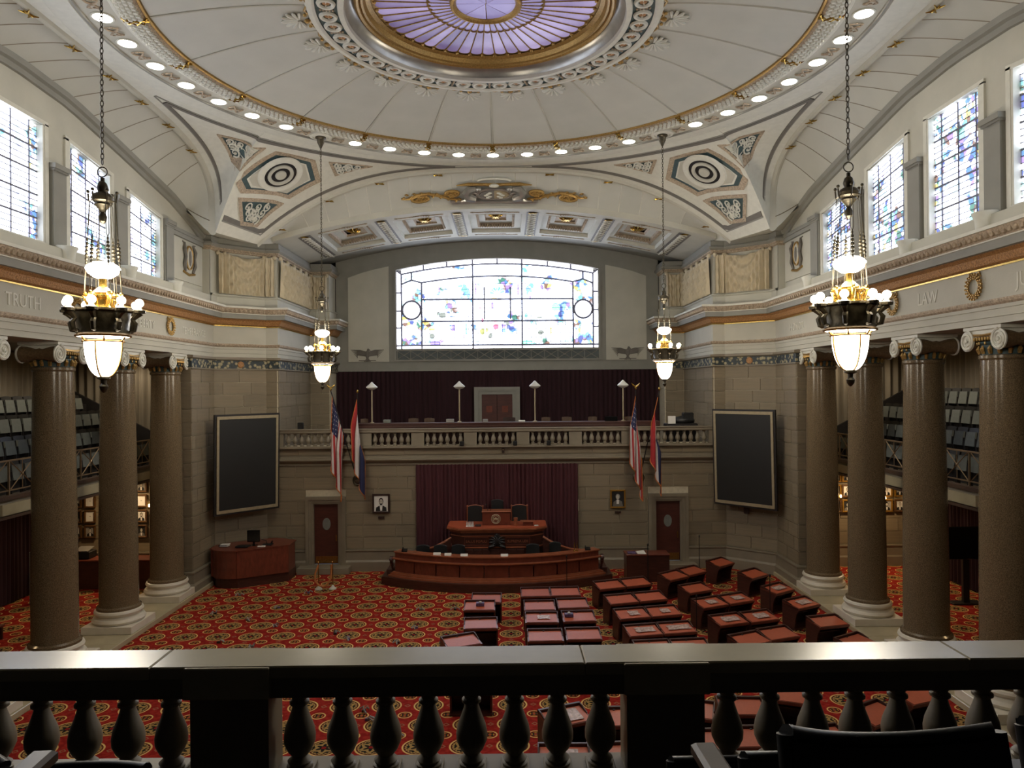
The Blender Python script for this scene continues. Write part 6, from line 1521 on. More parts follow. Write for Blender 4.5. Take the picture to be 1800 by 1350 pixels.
for s_ in (-1, 1):
    mb = MB(s_); a = A0 + .018; x, y = (CR - .06) * math.sin(a), CC - (CR - .06) * math.cos(a)
    mb.lathe([(0, 0), (.13, 0), (.13, .1), (0, .1)], basis=(Vector((x, y - .05, .88)), Vector((0, 1, 0)), Vector((0, 0, 1)), Vector((1, 0, 0))), seg=16); mb.tube([(x + .05, y - .05, .78), (x + .03, y - .02, .62), (x + .02, y, .46)], [.07, .045, .03], 6)
    mb.lathe([(0, 0), (.05, 0), (.05, .13), (0, .13)], basis=(Vector((x, y - .05, .88)), Vector((0, 1, 0)), Vector((0, 0, 1)), Vector((1, 0, 0))), seg=10)
    mb.build('scroll_bracket', 'wood', fc_)
    mb = MB(s_); mb.bbox(x + .02, x + .42, y - .1, y + 1.0, 0, .26, .01); mb.bbox(x + .02, x + .25, y + .05, y + 1.0, .26, .5, .01); mb.build('side_step', 'wood', fc_, smooth=False)
# stage floor and rostrum
t = thing('rostrum', 'raised dark cherry wood presiding rostrum with carved motto', 'rostrum', (0, 27.6, 0))
mb = MB(); mb.box(-3.6, 3.6, 26.75, FY - .1, 0, .22); mb.build('stage_floor', 'wood', t, smooth=False)
RP = [(-1.72, FY - .12), (-1.72, 27.5), (-1.28, 27.15), (1.28, 27.15), (1.72, 27.5), (1.72, FY - .12)]
def inset(P, d): return [(x + (d if x < 0 else -d), y + d * (1 if y < FY - .2 else 0)) for x, y in P]
mb = MB(); mb.prism(RP, .22, 1.78); mb.build('body', 'wood', t, smooth=False)
mb = MB(); mb.prism(inset(RP, -.05), 1.72, 1.78); mb.prism(inset(RP, -.1), 1.78, 1.84); mb.prism(inset(RP, -.16), 1.84, 1.90); mb.prism(inset(RP, -.03), 1.15, 1.2); mb.prism(inset(RP, -.03), 1.58, 1.61); mb.build('body_mouldings', 'woodh', t, smooth=False)
mb = MB(); mb.prism(inset(RP, -.13), 1.90, 1.93); mb.build('desk_surface', 'desktop', t, smooth=False)
for x0, x1 in ((-1.22, -.32), (.32, 1.22)):
    for a, b_, c_, d_ in ((x0, x1, 1.24, 1.26), (x0, x1, 1.53, 1.55), (x0, x0 + .02, 1.26, 1.53), (x1 - .02, x1, 1.26, 1.53)):
        mb = MB(); mb.box(a, b_, 27.12, 27.15, c_, d_); mb.build('panel_strip', 'woodr', t, smooth=False)
for k in range(8):
    x = -1.2 + .32 * k + .02; mb = MB(); mb.bbox(x, x + .28, 27.12, 27.16, .5, 1.1, .012); mb.build('lower_panel', 'wood', t, smooth=False)
for txt, x in (('SALUS POPULI', -.77), ('SUPREMA LEX', .77)):
    vs, fs = text_verts(txt, .125, .008, lambda c: (x + c.x, 27.14 - c.z, 1.35 + c.y)); mb = MB(); mb.add(vs, fs); mb.build('motto_letters', 'woodh', t, smooth=False)
mb = MB()
mb.ball((0, 27.1, 1.62), (.06, .05, .08), 8, 6); mb.ball((0, 27.1, 1.42), (.16, .07, .18), 10, 7)
for s_ in (-1, 1):
    for k in range(6): a = R(20 + 28 * k); mb.tube([(0, 27.1, 1.42), (s_ * .16 * math.sin(a), 27.08, 1.42 + .16 * math.cos(a)), (s_ * .3 * math.sin(a), 27.1, 1.42 + .24 * math.cos(a))], [.05, .05, .015], 6)
    mb.tube([(s_ * .1, 27.08, 1.25), (s_ * .28, 27.07, 1.2), (s_ * .33, 27.1, 1.1)], [.06, .05, .02], 6)
mb.build('carved_emblem', 'blackw', t)
for s_ in (-1, 1):                                   # sweeping side balustrades
    mb = MB(s_); P = [(1.72, 27.3, 1.52), (1.95, 27.25, 1.38), (2.3, 27.25, 1.2), (2.7, 27.3, 1.06), (3.15, 27.4, .98), (3.5, 27.5, .97)]
    mb.tube(P, .045, 8); mb.build('sweeping_handrail', 'woodh', t)
    mb = MB(s_); v = []
    for x, y, z in P: v += [(x, y - .03, .2), (x, y - .03, z), (x, y + .03, .2), (x, y + .03, z)]
    f = []
    for i in range(len(P) - 1): q = i * 4; f += [(q, q + 4, q + 5, q + 1), (q + 2, q + 3, q + 7, q + 6)]
    mb.add(v, f); mb.build('side_screen', 'wood', t, smooth=False)
t = thing('lectern', 'square wooden lectern with a round seal standing on top of the rostrum', 'lectern', (-.02, 27.55, 1.93))
mb = MB(); mb.bbox(-.54, .50, 27.45, 27.95, 1.931, 2.42, .015); mb.build('body', 'woodr', t, smooth=False)
mb = MB(); mb.bbox(-.57, .53, 27.42, 27.98, 2.42, 2.46, .012); mb.build('top', 'woodh', t, smooth=False)
c = Vector((-.04, 27.445, 2.17)); mb = MB(); mb.torus(c, (1, 0, 0), (0, 0, 1), .17, .014, 28, 5); mb.torus(c, (1, 0, 0), (0, 0, 1), .12, .01, 24, 5); mb.ball(tuple(c), (.05, .015, .06), 8, 6)
for s_ in (-1, 1): mb.ball(tuple(c + Vector((s_ * .07, 0, -.01))), (.03, .012, .06), 6, 5)
for k in range(16): a = 2 * PI * k / 16; mb.ball(tuple(c + Vector((.145 * math.cos(a), 0, .145 * math.sin(a)))), (.012, .01, .012), 5, 4)
mb.build('seal', 'boardtrim', t)
def big_chair(x, y, z, lab, w=.56, top=.95, m='black', trimmed=True):
    t = thing('office_chair', lab, 'chair', (x, y, z))
    mb = MB(); mb.grid(lambda u, v: (x + (u - .5) * w * (1 - .08 * v), y + .05 * (1 - (2 * u - 1) ** 2) + .06 * v, z + .5 + (top - .5) * v + .05 * v * (1 - (2 * u - 1) ** 2)), 8, 5); mb.grid(lambda u, v: (x + (.5 - u) * w * (1 - .08 * v), y - .06 + .05 * (1 - (2 * u - 1) ** 2) + .06 * v, z + .5 + (top - .5) * v + .05 * v * (1 - (2 * u - 1) ** 2)), 8, 5)
    mb.build('backrest', m, t)
    mb = MB(); p = [(x + (u - .5) * (w * .92), y + .03 + .05 * (1 - (2 * u - 1) ** 2), z + top + .05 * (1 - (2 * u - 1) ** 2)) for u in [i / 10 for i in range(11)]]
    mb.tube(p, .024, 6)
    if trimmed:
        for s_ in (-1, 1): mb.tube([(x + s_ * (w / 2 + .01), y, z + .42), (x + s_ * (w / 2 + .01), y + .05, z + top)], .025, 6); mb.ball((x + s_ * (w / 2 + .01), y + .05, z + top + .02), .04, 7, 5)
    mb.build('back_frame', 'woodh' if trimmed else m, t)
    mb = MB(); mb.bbox(x - w / 2, x + w / 2, y - .5, y, z + .42, z + .5, .02); mb.build('seat', m, t, smooth=False)
    mb = MB(); mb.lathe([(.035, z + .08), (.035, z + .42)], x, y - .22, 8)
    for k in range(5): a = 2 * PI * k / 5; mb.tube([(x, y - .22, z + .1), (x + .28 * math.cos(a), y - .22 + .28 * math.sin(a), z + .04)], [.03, .02], 5)
    mb.build('swivel_base', 'blackw', t)
    return t
big_chair(-.86, 28.3, 1.25, 'tall black leather chair with wooden posts left of the lectern', .58, 1.25)
big_chair(.86, 28.3, 1.25, 'tall black leather chair with wooden posts right of the lectern', .58, 1.25)
big_chair(0, 28.3, 1.35, 'black leather chair whose top shows over the lectern', .5, 1.35, trimmed=False)
t = thing('platform', 'low wooden platform carrying the presiding chairs behind the rostrum desk', 'platform', (0, 28.2, .22)); 
for x, lab, m in ((-2.72, 'leftmost dark green clerk chair back over the front counter', 'black'), (-2.08, 'second dark clerk chair back from the left behind the counter', 'black'), (-1.42, 'third dark clerk chair back from the left, next to the name cards', 'black'), (1.32, 'dark clerk chair back right of the carved emblem', 'black')):
    big_chair(x, 26.85, .22, lab, .52, 1.06, m, False)
tt = big_chair(2.15, 26.95, .22, 'black swivel chair turned sideways at the right end of the counter', .45, 1.1, 'black', False); tt.rotation_euler = (0, 0, 0)
mb = MB(); mb.box(-1.5, 1.5, 27.98, FY - .15, .22, 1.25); o = mb.build('platform_block', 'wood', t, smooth=False)
# things on counter and rostrum
def on_arc(x, off=0): return CC - math.sqrt((CR - .15 - off) ** 2 - x * x)
for x, w, lab in ((-2.12, .26, 'white name card on the front counter, leftmost of four'), (-1.72, .24, 'white name card on the front counter, second from the left'), (-1.14, .26, 'white name card on the front counter, third from the left'), (.28, .26, 'white name card lying right of the emblem on the front counter')):
    y = on_arc(x); mb = MB(); mb.slab([(x - w / 2, y - .05, 1.192), (x + w / 2, y - .05, 1.192), (x + w / 2, y, 1.27), (x - w / 2, y, 1.27)], (0, 1, 0), .004); mb.slab([(x - w / 2, y + .05, 1.192), (x + w / 2, y + .05, 1.192), (x + w / 2, y + .004, 1.27), (x - w / 2, y + .004, 1.27)], (0, -1, 0), .004)
    tag(mb.build('name_card', 'paper', smooth=False), lab, 'card')
for x, lab in ((-3.35, 'small black desk phone at the left end of the front counter'), (3.3, 'small black desk phone at the right end of the front counter')):
    y = on_arc(x, .0); t = thing('telephone', lab, 'telephone', (x, y, 1.19)); mb = MB(); mb.slab([(x - .1, y - .09, 1.192), (x + .1, y - .09, 1.192), (x + .1, y + .09, 1.25), (x - .1, y + .09, 1.25)], (0, 0, 1), .03); mb.build('base', 'black', t, smooth=False)
    mb = MB(); mb.tube([(x - .07, y - .08, 1.26), (x - .07, y, 1.3), (x - .07, y + .08, 1.31)], [.025, .015, .025], 6); mb.build('handset', 'black', t)
for x, z, lab in ((2.85, 1.19, 'pair of slim gold trophies at the right of the front counter'),):
    y = on_arc(x); t = thing('trophy', lab, 'ornament', (x, y, z)); 
    for q in (-.05, .05): mb = MB(); mb.lathe([(.04, z), (.04, z + .03), (.015, z + .05), (.02, z + .2), (.008, z + .34), (0, z + .38)], x + q, y, 10); mb.build('figure', 'goldbr', t)
t = thing('glass_tray', 'tray of small water bottles on the left of the rostrum desk', 'bottles', (-1.02, 27.3, 1.93))
mb = MB(); mb.bbox(-1.16, -.86, 27.2, 27.42, 1.932, 1.95, .006); mb.build('tray', 'paper', t, smooth=False)
for x in (-1.12, -1.04, -.97, -.9): mb = MB(); mb.lathe([(.025, 1.95), (.027, 2.05), (.012, 2.09), (.012, 2.12), (0, 2.12)], x, 27.3, 8); mb.build('bottle', 'lampsh', t)
mb = MB(); mb.bbox(-.82, -.6, 27.22, 27.42, 1.932, 1.99, .01); tag(mb.build('book', 'dframe', smooth=False), 'dark book lying on the rostrum desk left of the lectern', 'book')
mb = MB(); mb.lathe([(.07, 1.932), (.07, 2.2), (.08, 2.2), (.08, 2.23), (0, 2.23)], .70, 27.35, 14); tag(mb.build('gavel_stand', 'woodh'), 'small round wooden stand right of the lectern on the rostrum', 'stand')
t = thing('document_tray', 'flat wooden document tray on the right of the rostrum desk', 'tray', (1.15, 27.4, 1.93)); mb = MB(); mb.bbox(.88, 1.42, 27.25, 27.6, 2.08, 2.1, .006); mb.build('lid', 'woodh', t, smooth=False); mb = MB(); mb.bbox(.98, 1.36, 27.3, 27.55, 1.932, 2.08, .006); mb.build('box', 'woodr', t, smooth=False)
mb = MB(); mb.bbox(1.4, 1.55, 27.22, 27.34, 1.932, 1.96, .004); tag(mb.build('note_pad', 'paper', smooth=False), 'tiny pale note pad at the right edge of the rostrum desk', 'paper')
t = thing('microphone', 'small gooseneck microphones on top of the lectern', 'microphone', (-.3, 27.6, 2.46)); mb = MB()
for q in (-.05, .06): mb.tube([(-.3 + q, 27.6, 2.46), (-.3 + q * 1.5, 27.58, 2.62), (-.3 + q * 2, 27.5, 2.7)], .01, 5); mb.ball((-.3 + q * 2, 27.49, 2.71), .025, 6, 5)
mb.build('gooseneck', 'black', t)

# ================================================================== CONSOLE AT THE LEFT PIER
t = thing('console_desk', 'large cherry wood counter with a rounded corner in front of the left display board', 'desk', (-9.2, 27.0, 0))
def rounded(P, off=0.0):
    out = []
    for (x, y, r) in P: out.append((x, y, r))
    return out
base = [(-7.72, 27.05), (-7.72, 27.9), (-8.6, 28.3), (-10.0, 27.6), (-10.38, 27.2), (-10.36, 26.5)] + [(-9.62 - .72 * math.cos(a) , 26.72 - .62 * math.sin(a)) for a in [PI / 12 * i for i in range(1, 7)]]
base = base + [(-9.3, 26.12)]
mb = MB(); mb.prism([(x * .985 - .13, y + .1) for x, y in base], 0, .38); mb.build('kick_base', 'wood', t, smooth=False)
P = base; N = len(P)
for i in range(N):
    a, b_ = Vector(P[i]), Vector(P[(i + 1) % N]); mb = MB(); e = (b_ - a) * .0
    cc = Vector((-9.2, 27.1)); ia, ib = a + (cc - a) * .05, b_ + (cc - b_) * .05
    mb.prism([tuple(a + (b_ - a) * .01), tuple(b_ - (b_ - a) * .01), tuple(ib), tuple(ia)], .36, 1.33); mb.build('veneer_panel', 'woodr', t, smooth=False)
mb = MB(); mb.prism([(-9.2 + (x + 9.2) * 1.03, 27.1 + (y - 27.1) * 1.04) for x, y in base], 1.33, 1.37); mb.build('counter_top', 'woodr', t, smooth=False)
for i in range(len(t.children)):
    pass
t = thing('computer_monitor', 'black computer monitor seen from behind on the left counter', 'monitor', (-8.98, 26.95, 1.37))
mb = MB(); mb.bbox(-9.2, -8.74, 26.93, 26.99, 1.5, 1.94, .015); mb.build('screen_case', 'screen', t, smooth=False)
mb = MB(); mb.bbox(-9.08, -8.86, 26.85, 27.1, 1.372, 1.39, .006); mb.box(-9.0, -8.94, 26.96, 27.02, 1.39, 1.6); mb.build('stand', 'screen', t, smooth=False)
mb = MB(); mb.bbox(-9.5, -9.05, 26.55, 26.85, 1.372, 1.43, .01); tag(mb.build('device_box', 'black', smooth=False), 'flat black device left of the monitor on the counter', 'device')
t = thing('desk_microphone', 'black conference microphone unit right of the monitor', 'microphone', (-8.5, 27.0, 1.37)); mb = MB(); mb.bbox(-8.65, -8.3, 26.9, 27.15, 1.372, 1.42, .01); mb.build('base', 'black', t, smooth=False); mb = MB(); mb.tube([(-8.5, 27.0, 1.4), (-8.52, 26.98, 1.55), (-8.68, 26.95, 1.6)], .015, 5); mb.tube([(-8.35, 27.05, 1.42), (-8.3, 27.05, 1.52)], .03, 6); mb.build('gooseneck', 'black', t)
mb = MB(); mb.bbox(-8.72, -8.45, 26.62, 26.72, 1.372, 1.42, .01); tag(mb.build('paper_roll', 'paper', smooth=False), 'small white rolled paper at the front of the left counter', 'paper')
t = thing('paper_stack', 'small stack of papers with a yellowish sheet at the left end of the counter', 'papers', (-10.0, 26.8, 1.37))
for k, (m, dx_) in enumerate((('ink', 0), ('paper', .03), ('ink', -.02), ('paper', .05))): mb = MB(); mb.bbox(-10.15 + dx_, -9.85 + dx_, 26.7, 26.9, 1.372 + k * .025, 1.392 + k * .025, .003); mb.build('sheet_pile', m, t, smooth=False)
# stanchions with rope
for x, y, lab in ((-6.33, 25.95, 'left brass stanchion of the roped pair before the left door'), (-5.84, 26.0, 'right brass stanchion of the roped pair before the left door')):
    t = thing('stanchion', lab, 'stanchion', (x, y, 0)); mb = MB(); mb.lathe([(.13, 0), (.13, .03), (.05, .10), (.02, .15)], x, y, 16); mb.build('base', 'white', t); mb = MB(); mb.lathe([(.02, .14), (.018, .92), (.03, .93), (.03, .97), (0, 1.0)], x, y, 10); mb.build('post', 'brass', t)
mb = MB(); mb.tube([(-6.32, 25.92, .88), (-6.42, 25.85, .6), (-6.42, 25.82, .35), (-6.3, 25.8, .2), (-6.12, 25.8, .13), (-5.98, 25.82, .22), (-5.88, 25.9, .42), (-5.87, 25.95, .88)], .035, 8); tag(mb.build('velvet_rope', 'rope'), 'orange gold velvet rope sagging between the two stanchions', 'rope')

# ================================================================== MEMBERS' DESKS
dk = thing('member_desk', None, None, (0, 0, 0))
w, dp = .46, .29
for s_ in (-1, 1):
    mb = MB(); x = s_ * (w - .02); v = [(x - .02, -dp + .16, .0), (x - .02, dp, 0), (x - .02, dp, .72), (x - .02, -dp, .66), (x - .02, -dp, .60), (x - .02, -dp + .07, .5), (x - .02, -dp + .12, .35)]
    mb.slab(v, (1, 0, 0), .04); mb.build('side_panel', 'wood', dk, smooth=False)
mb = MB(); mb.box(-w + .02, w - .02, dp - .04, dp - .01, .05, .74); mb.build('front_panel', 'wood', dk, smooth=False)
mb = MB(); mb.box(-w, w, -dp + .12, dp, 0, .05); mb.box(-w + .02, w - .02, -.02, dp - .03, .42, .44); mb.build('shelf', 'wood', dk, smooth=False)
mb = MB(); v = [(-w, -dp - .02, .665), (w, -dp - .02, .665), (w, dp, .745), (-w, dp, .745)]; mb.slab(v, (0, -.1, -1), .05); mb.build('top_frame', 'woodr', dk, smooth=False)
mb = MB(); v = [(-w + .04, -dp + .0, .672), (w - .04, -dp + .0, .672), (w - .04, dp - .07, .742), (-w + .04, dp - .07, .742)]; mb.slab(v, (0, -.1, 1), .006); mb.build('leather_top', 'desktop', dk, smooth=False)
mb = MB(); mb.bbox(-w, w, dp - .05, dp + .01, .70, .80, .008)
for s_ in (-1, 1): mb.slab([(s_ * w, -dp * .2, .71), (s_ * w, dp, .74), (s_ * w, dp, .80), (s_ * w, dp - .15, .79), (s_ * w, -dp * .2, .725)], (-s_, 0, 0), .022)
mb.build('raised_rim', 'wood', dk, smooth=False)
mb = MB(); mb.ball((-.03, dp - .08, .755), (.03, .025, .015), 8, 5); mb.build('inkwell_cap', 'blackw', dk)
mb = MB(); mb.slab([(-w + .06, -dp + .02, .58), (w - .06, -dp + .02, .58), (w - .06, -dp + .02, .655), (-w + .06, -dp + .02, .655)], (0, 1, 0), .02); mb.build('drawer_front', 'woodr', dk, smooth=False)
D = [  # x, y, turn in degrees, label
 (-.26, 22.23, -2, 'rear desk of the left-hand column, farthest from the viewer'), (-.44, 21.48, 0, 'desk with a tissue box, second of the left-hand column'), (-.35, 19.86, 2, 'third desk of the left-hand column, empty top'), (-.80, 18.52, 24, 'twisted desk sticking out at the left end of the desks'),
 (1.25, 22.81, 1, 'front-row desk of the middle block, left one'), (2.18, 22.86, 2, 'front-row desk of the middle block, right one'), (1.32, 21.43, 1, 'second-row desk of the middle block, left one'), (2.30, 21.60, 4, 'second-row desk of the middle block, right one'),
 (1.33, 20.31, 0, 'third-row desk of the middle block with crumpled plastic'), (2.36, 20.38, 3, 'third-row desk of the middle block with a small tissue box'), (1.35, 18.85, 1, 'fourth-row desk of the middle block, left one'), (2.34, 18.93, 1, 'fourth-row desk of the middle block, right one'),
 (1.4, 17.5, 0, 'fifth-row desk of the middle block, left, half hidden by the rail'), (2.4, 17.5, 0, 'fifth-row desk of the middle block, right, half hidden by the rail'),
 (3.66, 23.59, 18, 'left desk of the farthest pair in the second block'), (4.56, 23.88, 18, 'right desk of the farthest pair in the second block'), (3.80, 21.99, 15, 'left desk of the second pair in the second block'), (4.72, 22.24, 15, 'right desk of the second pair in the second block'),
 (3.88, 20.58, 12, 'left desk of the third pair, with a plastic-wrapped sheet'), (4.81, 20.78, 12, 'right desk of the third pair, with a plastic-wrapped sheet'), (3.93, 19.17, 10, 'left desk of the fourth pair, with a wide plastic bag'), (4.86, 19.34, 10, 'right desk of the fourth pair, with a wide plastic bag'),
 (3.96, 17.95, 6, 'left desk of the fifth pair just behind the stone rail'), (4.90, 18.02, 6, 'right desk of the fifth pair just behind the stone rail'),
 (5.98, 24.66, 36, 'left desk of the farthest pair in the third block'), (6.76, 25.28, 36, 'right desk of the farthest pair in the third block'), (6.33, 23.1, 26, 'single empty desk of the third block behind the standing microphone'), (6.36, 21.56, 24, 'left desk of the middle pair in the third block, with plastic'), (7.25, 21.94, 24, 'right desk of the middle pair in the third block, with plastic'),
 (6.43, 19.97, 18, 'left desk of the near pair in the third block, with glossy sheet'), (7.36, 20.22, 18, 'right desk of the near pair in the third block, with glossy sheet'), (6.49, 18.42, 24, 'left desk of the nearest pair in the third block'), (7.36, 18.83, 20, 'right desk of the nearest pair in the third block'),
 (8.10, 26.43, 40, 'single desk farthest back by the right corner pier'), (8.74, 24.79, 36, 'second single desk along the right kerb'), (8.89, 22.95, 34, 'third single desk along the right kerb, with dark top and light glints'), (9.03, 21.43, 28, 'fourth single desk along the right kerb, with plastic on top'), (9.06, 19.75, 14, 'fifth single desk along the right kerb, bright top'), (9.08, 18.19, 30, 'sixth single desk along the right kerb, cut by the stone rail'),
 (1.50, 14.24, 22, 'desk with a pale blotter seen between the balusters, right of centre'), (2.50, 14.17, 0, 'desk seen between balusters beside the right stone pier, farther one'), (2.25, 12.74, 2, 'desk seen between balusters beside the right stone pier, nearer one'), (1.36, 12.71, -2, 'desk with a grey paper seen low between the balusters'),
 (4.02, 14.50, -18, 'desk seen just right of the right stone pier, farther one'), (5.05, 14.58, -4, 'desk behind the second baluster of the right bay, farther one'), (3.95, 13.2, 0, 'desk seen just right of the right stone pier, nearer one'), (4.92, 13.3, 0, 'desk behind the second baluster of the right bay, nearer one'),
 (6.25, 15.1, -22, 'desk turned sideways behind the third baluster of the right bay'), (6.10, 13.3, 8, 'desk low behind the third baluster of the right bay'), (7.55, 14.2, 30, 'desk between the fifth and sixth balusters of the right bay'), (8.85, 15.04, 20, 'desk at the far right beside the near column base'),
 (-.42, 16.0, 0, 'dark desk seen under the rail at the centre of the photo')]
for i, (x, y, a, lab) in enumerate(D):
    t = dk if i == 0 else copy_tree(dk)
    t.location = (x, y, 0.002); t.rotation_euler = (0, 0, R(a)); tag(t, "member's " + lab, 'desk', "members' desks facing the rostrum")
def on_desk(i, mk, name, m, lab, cat, dx=0, dy=-.03, rot=0):
    x, y, a, _ = D[i]; ca, sa = math.cos(R(a)), math.sin(R(a)); X = x + dx * ca - dy * sa; Y = y + dx * sa + dy * ca
    mb = MB(); mk(mb); o = mb.build(name, m, None, org=(0, 0, 0)); z = .682 + (dy + dp) / (2 * dp - .07) * .07 + .006
    o.location = (X, Y, z); o.rotation_euler = (R(7), 0, R(a + rot)); o.rotation_mode = 'XYZ'
    tag(o, lab, cat)
def sheet(w_, h_, seed):
    def f(mb):
        rnd = random.Random(seed)
        ph = rnd.uniform(0, 6)
        mb.grid(lambda u, v: ((u - .5) * w_ * (1 + .06 * math.sin(9 * v + ph)), (v - .5) * h_ * (1 + .06 * math.sin(8 * u)), .010 + .012 * abs(math.sin(u * 9 + ph) * math.cos(v * 7 + ph))), 10, 8)
    return f
def tissue(mb): mb.bbox(-.12, .12, -.06, .06, 0, .09, .006); mb.ball((0, 0, .1), (.05, .03, .035), 7, 5, 1)
on_desk(1, tissue, 'tissue_box', ['box', 'paper'], 'purple tissue box on the second desk of the left-hand column', 'box', .02)
on_desk(9, tissue, 'tissue_box', ['box', 'paper'], 'small purple tissue box on the third-row middle desk', 'box', -.27)
WS = {8: (.34, .22, 'crumpled clear plastic on the third-row middle desk'), 18: (.30, .28, 'clear plastic sleeve on the left desk of the third pair'), 19: (.28, .26, 'clear plastic sleeve on the right desk of the third pair'), 20: (.52, .26, 'wide glossy plastic bag on the left desk of the fourth pair'), 21: (.62, .26, 'wide glossy plastic bag on the right desk of the fourth pair'),
      27: (.34, .26, 'clear plastic sleeve on the left middle desk of the third block'), 28: (.36, .26, 'clear plastic sleeve on the right middle desk of the third block'), 29: (.5, .28, 'glossy plastic bag on the left near desk of the third block'), 30: (.42, .28, 'glossy plastic bag on the right near desk of the third block'), 35: (.5, .26, 'glossy plastic sheet on the third single desk by the kerb'), 36: (.46, .26, 'glossy plastic sheet on the fourth single desk by the kerb')}
for i, (a, b_, lab) in WS.items(): on_desk(i, sheet(a, b_, i), 'plastic_wrap', 'plastic', lab, 'plastic', .05)
on_desk(39, lambda mb: mb.bbox(-.3, .3, -.2, .2, 0, .01, .003), 'desk_blotter', 'plastic', 'pale blotter on the twisted desk seen between the balusters', 'paper')
on_desk(42, lambda mb: mb.bbox(-.25, .25, -.2, .18, 0, .01, .003), 'desk_blotter', 'plastic', 'grey paper on the lowest desk seen between the balusters', 'paper')
t = thing('reporter_table', 'plain dark cherry table with papers near the right door', 'table', (5.5, 26.6, 0))
mb = MB(); mb.bbox(4.72, 6.28, 26.5, 26.54, 0, .95, .01); mb.build('front_panel', 'wood', t, smooth=False)
for x in (4.72, 6.24): mb = MB(); mb.bbox(x, x + .04, 26.54, 27.15, 0, .95, .005); mb.build('side_panel', 'wood', t, smooth=False)
mb = MB(); mb.bbox(4.7, 6.3, 26.48, 27.18, .95, 1.0, .008); mb.build('table_top', 'woodr', t, smooth=False)
mb = MB(); mb.box(5.49, 5.51, 26.475, 26.5, 0, .95); mb.build('joint_strip', 'blackw', t, smooth=False)
mb = MB(); mb.slab([(5.15, 26.6, 1.004), (5.45, 26.55, 1.004), (5.4, 26.85, 1.08), (5.1, 26.85, 1.03)], (0, 0, 1), .004); tag(mb.build('paper_sheet', 'paper', smooth=False), 'curled white sheet on the dark table near the right door', 'paper')
mb = MB(); mb.bbox(4.8, 5.1, 26.6, 26.95, 1.002, 1.02, .004); tag(mb.build('folder', 'box', smooth=False), 'speckled folder on the dark table near the right door', 'folder')
for x, y, h, lab in ((2.35, 24.2, 1.45, 'slim black microphone stand beside the right side of the front counter'), (7.5, 27.0, 1.5, 'slim black microphone stand between the right door and the corner pier'), (5.62, 20.2, 1.25, 'slim black microphone stand in the aisle between the second and third blocks'), (8.35, 22.1, 1.3, 'slim black microphone stand among the single desks near the right kerb'), (5.45, 26.3, 1.35, 'slim black microphone in front of the dark table near the right door')):
    t = thing('microphone_stand', lab, 'microphone stand', (x, y, 0)); mb = MB(); mb.lathe([(.15, .002), (.15, .02), (.02, .04), (.02, .06)], x, y, 14); mb.build('base', 'black', t)
    mb = MB(); mb.tube([(x, y, .04), (x, y, h)], .014, 6); mb.ball((x, y - .02, h + .04), (.03, .03, .055), 7, 6); mb.build('pole', 'black', t)
# loose floor connectors
rf = random.Random(11)
def atf(px, py):
    dx, dy = px - 900, py - 675; x = dx - .0087 * dy + 9; y = dy + .0087 * dx - 5; Y = 1281 * 7.14 / y; return x * Y / 1281 + .42, Y
FP = [(423, 1046), (491, 1068), (380, 1078), (437, 1090), (484, 1100), (386, 1129), (445, 1136), (543, 1042), (590, 1114), (740, 1072), (732, 1104), (700, 1130), (775, 1130), (613, 1124), (640, 1250), (700, 1292), (646, 1265), (800, 1072)]
FL = ['near the left console counter', 'left of the roped stanchions, farther one', 'by the left kerb, farther one', 'left part of the carpet, under the first', 'left part of the carpet, centre', 'by the left kerb, close to the rail', 'second one close to the rail, left', 'just before the rostrum, left', 'middle of the open carpet', 'right part of the open carpet, far', 'right part of the open carpet, near', 'close to the rail, centre left', 'touching the twisted desk', 'close to the rail, a little left of centre', 'seen behind the second centre baluster', 'lowest one between the balusters', 'white one low behind the second centre baluster', 'left of the rear left-hand desk']
for i, (px, py) in enumerate(FP):
    x, y = atf(px, py); t = thing('floor_connector', 'loose cable plugs on red carpet, ' + FL[i], 'cable', (x, y, 0), 'loose cable plugs where desks were removed')
    mb = MB()
    for k in range(3):
        a = rf.uniform(0, 6.28); mb.tube([(x, y, .01), (x + .07 * math.cos(a), y + .07 * math.sin(a), .10), (x + .15 * math.cos(a + .5), y + .15 * math.sin(a + .5), .03)], [.02, .014, .022], 5)
    mb.build('cable', 'greyp', t)
    mb = MB(); mb.bbox(x - .04, x + .05, y - .03, y + .03, 0.001, .06, .008); mb.build('plug', ['oval', 'box', 'dframe'][i % 3], t, smooth=False)

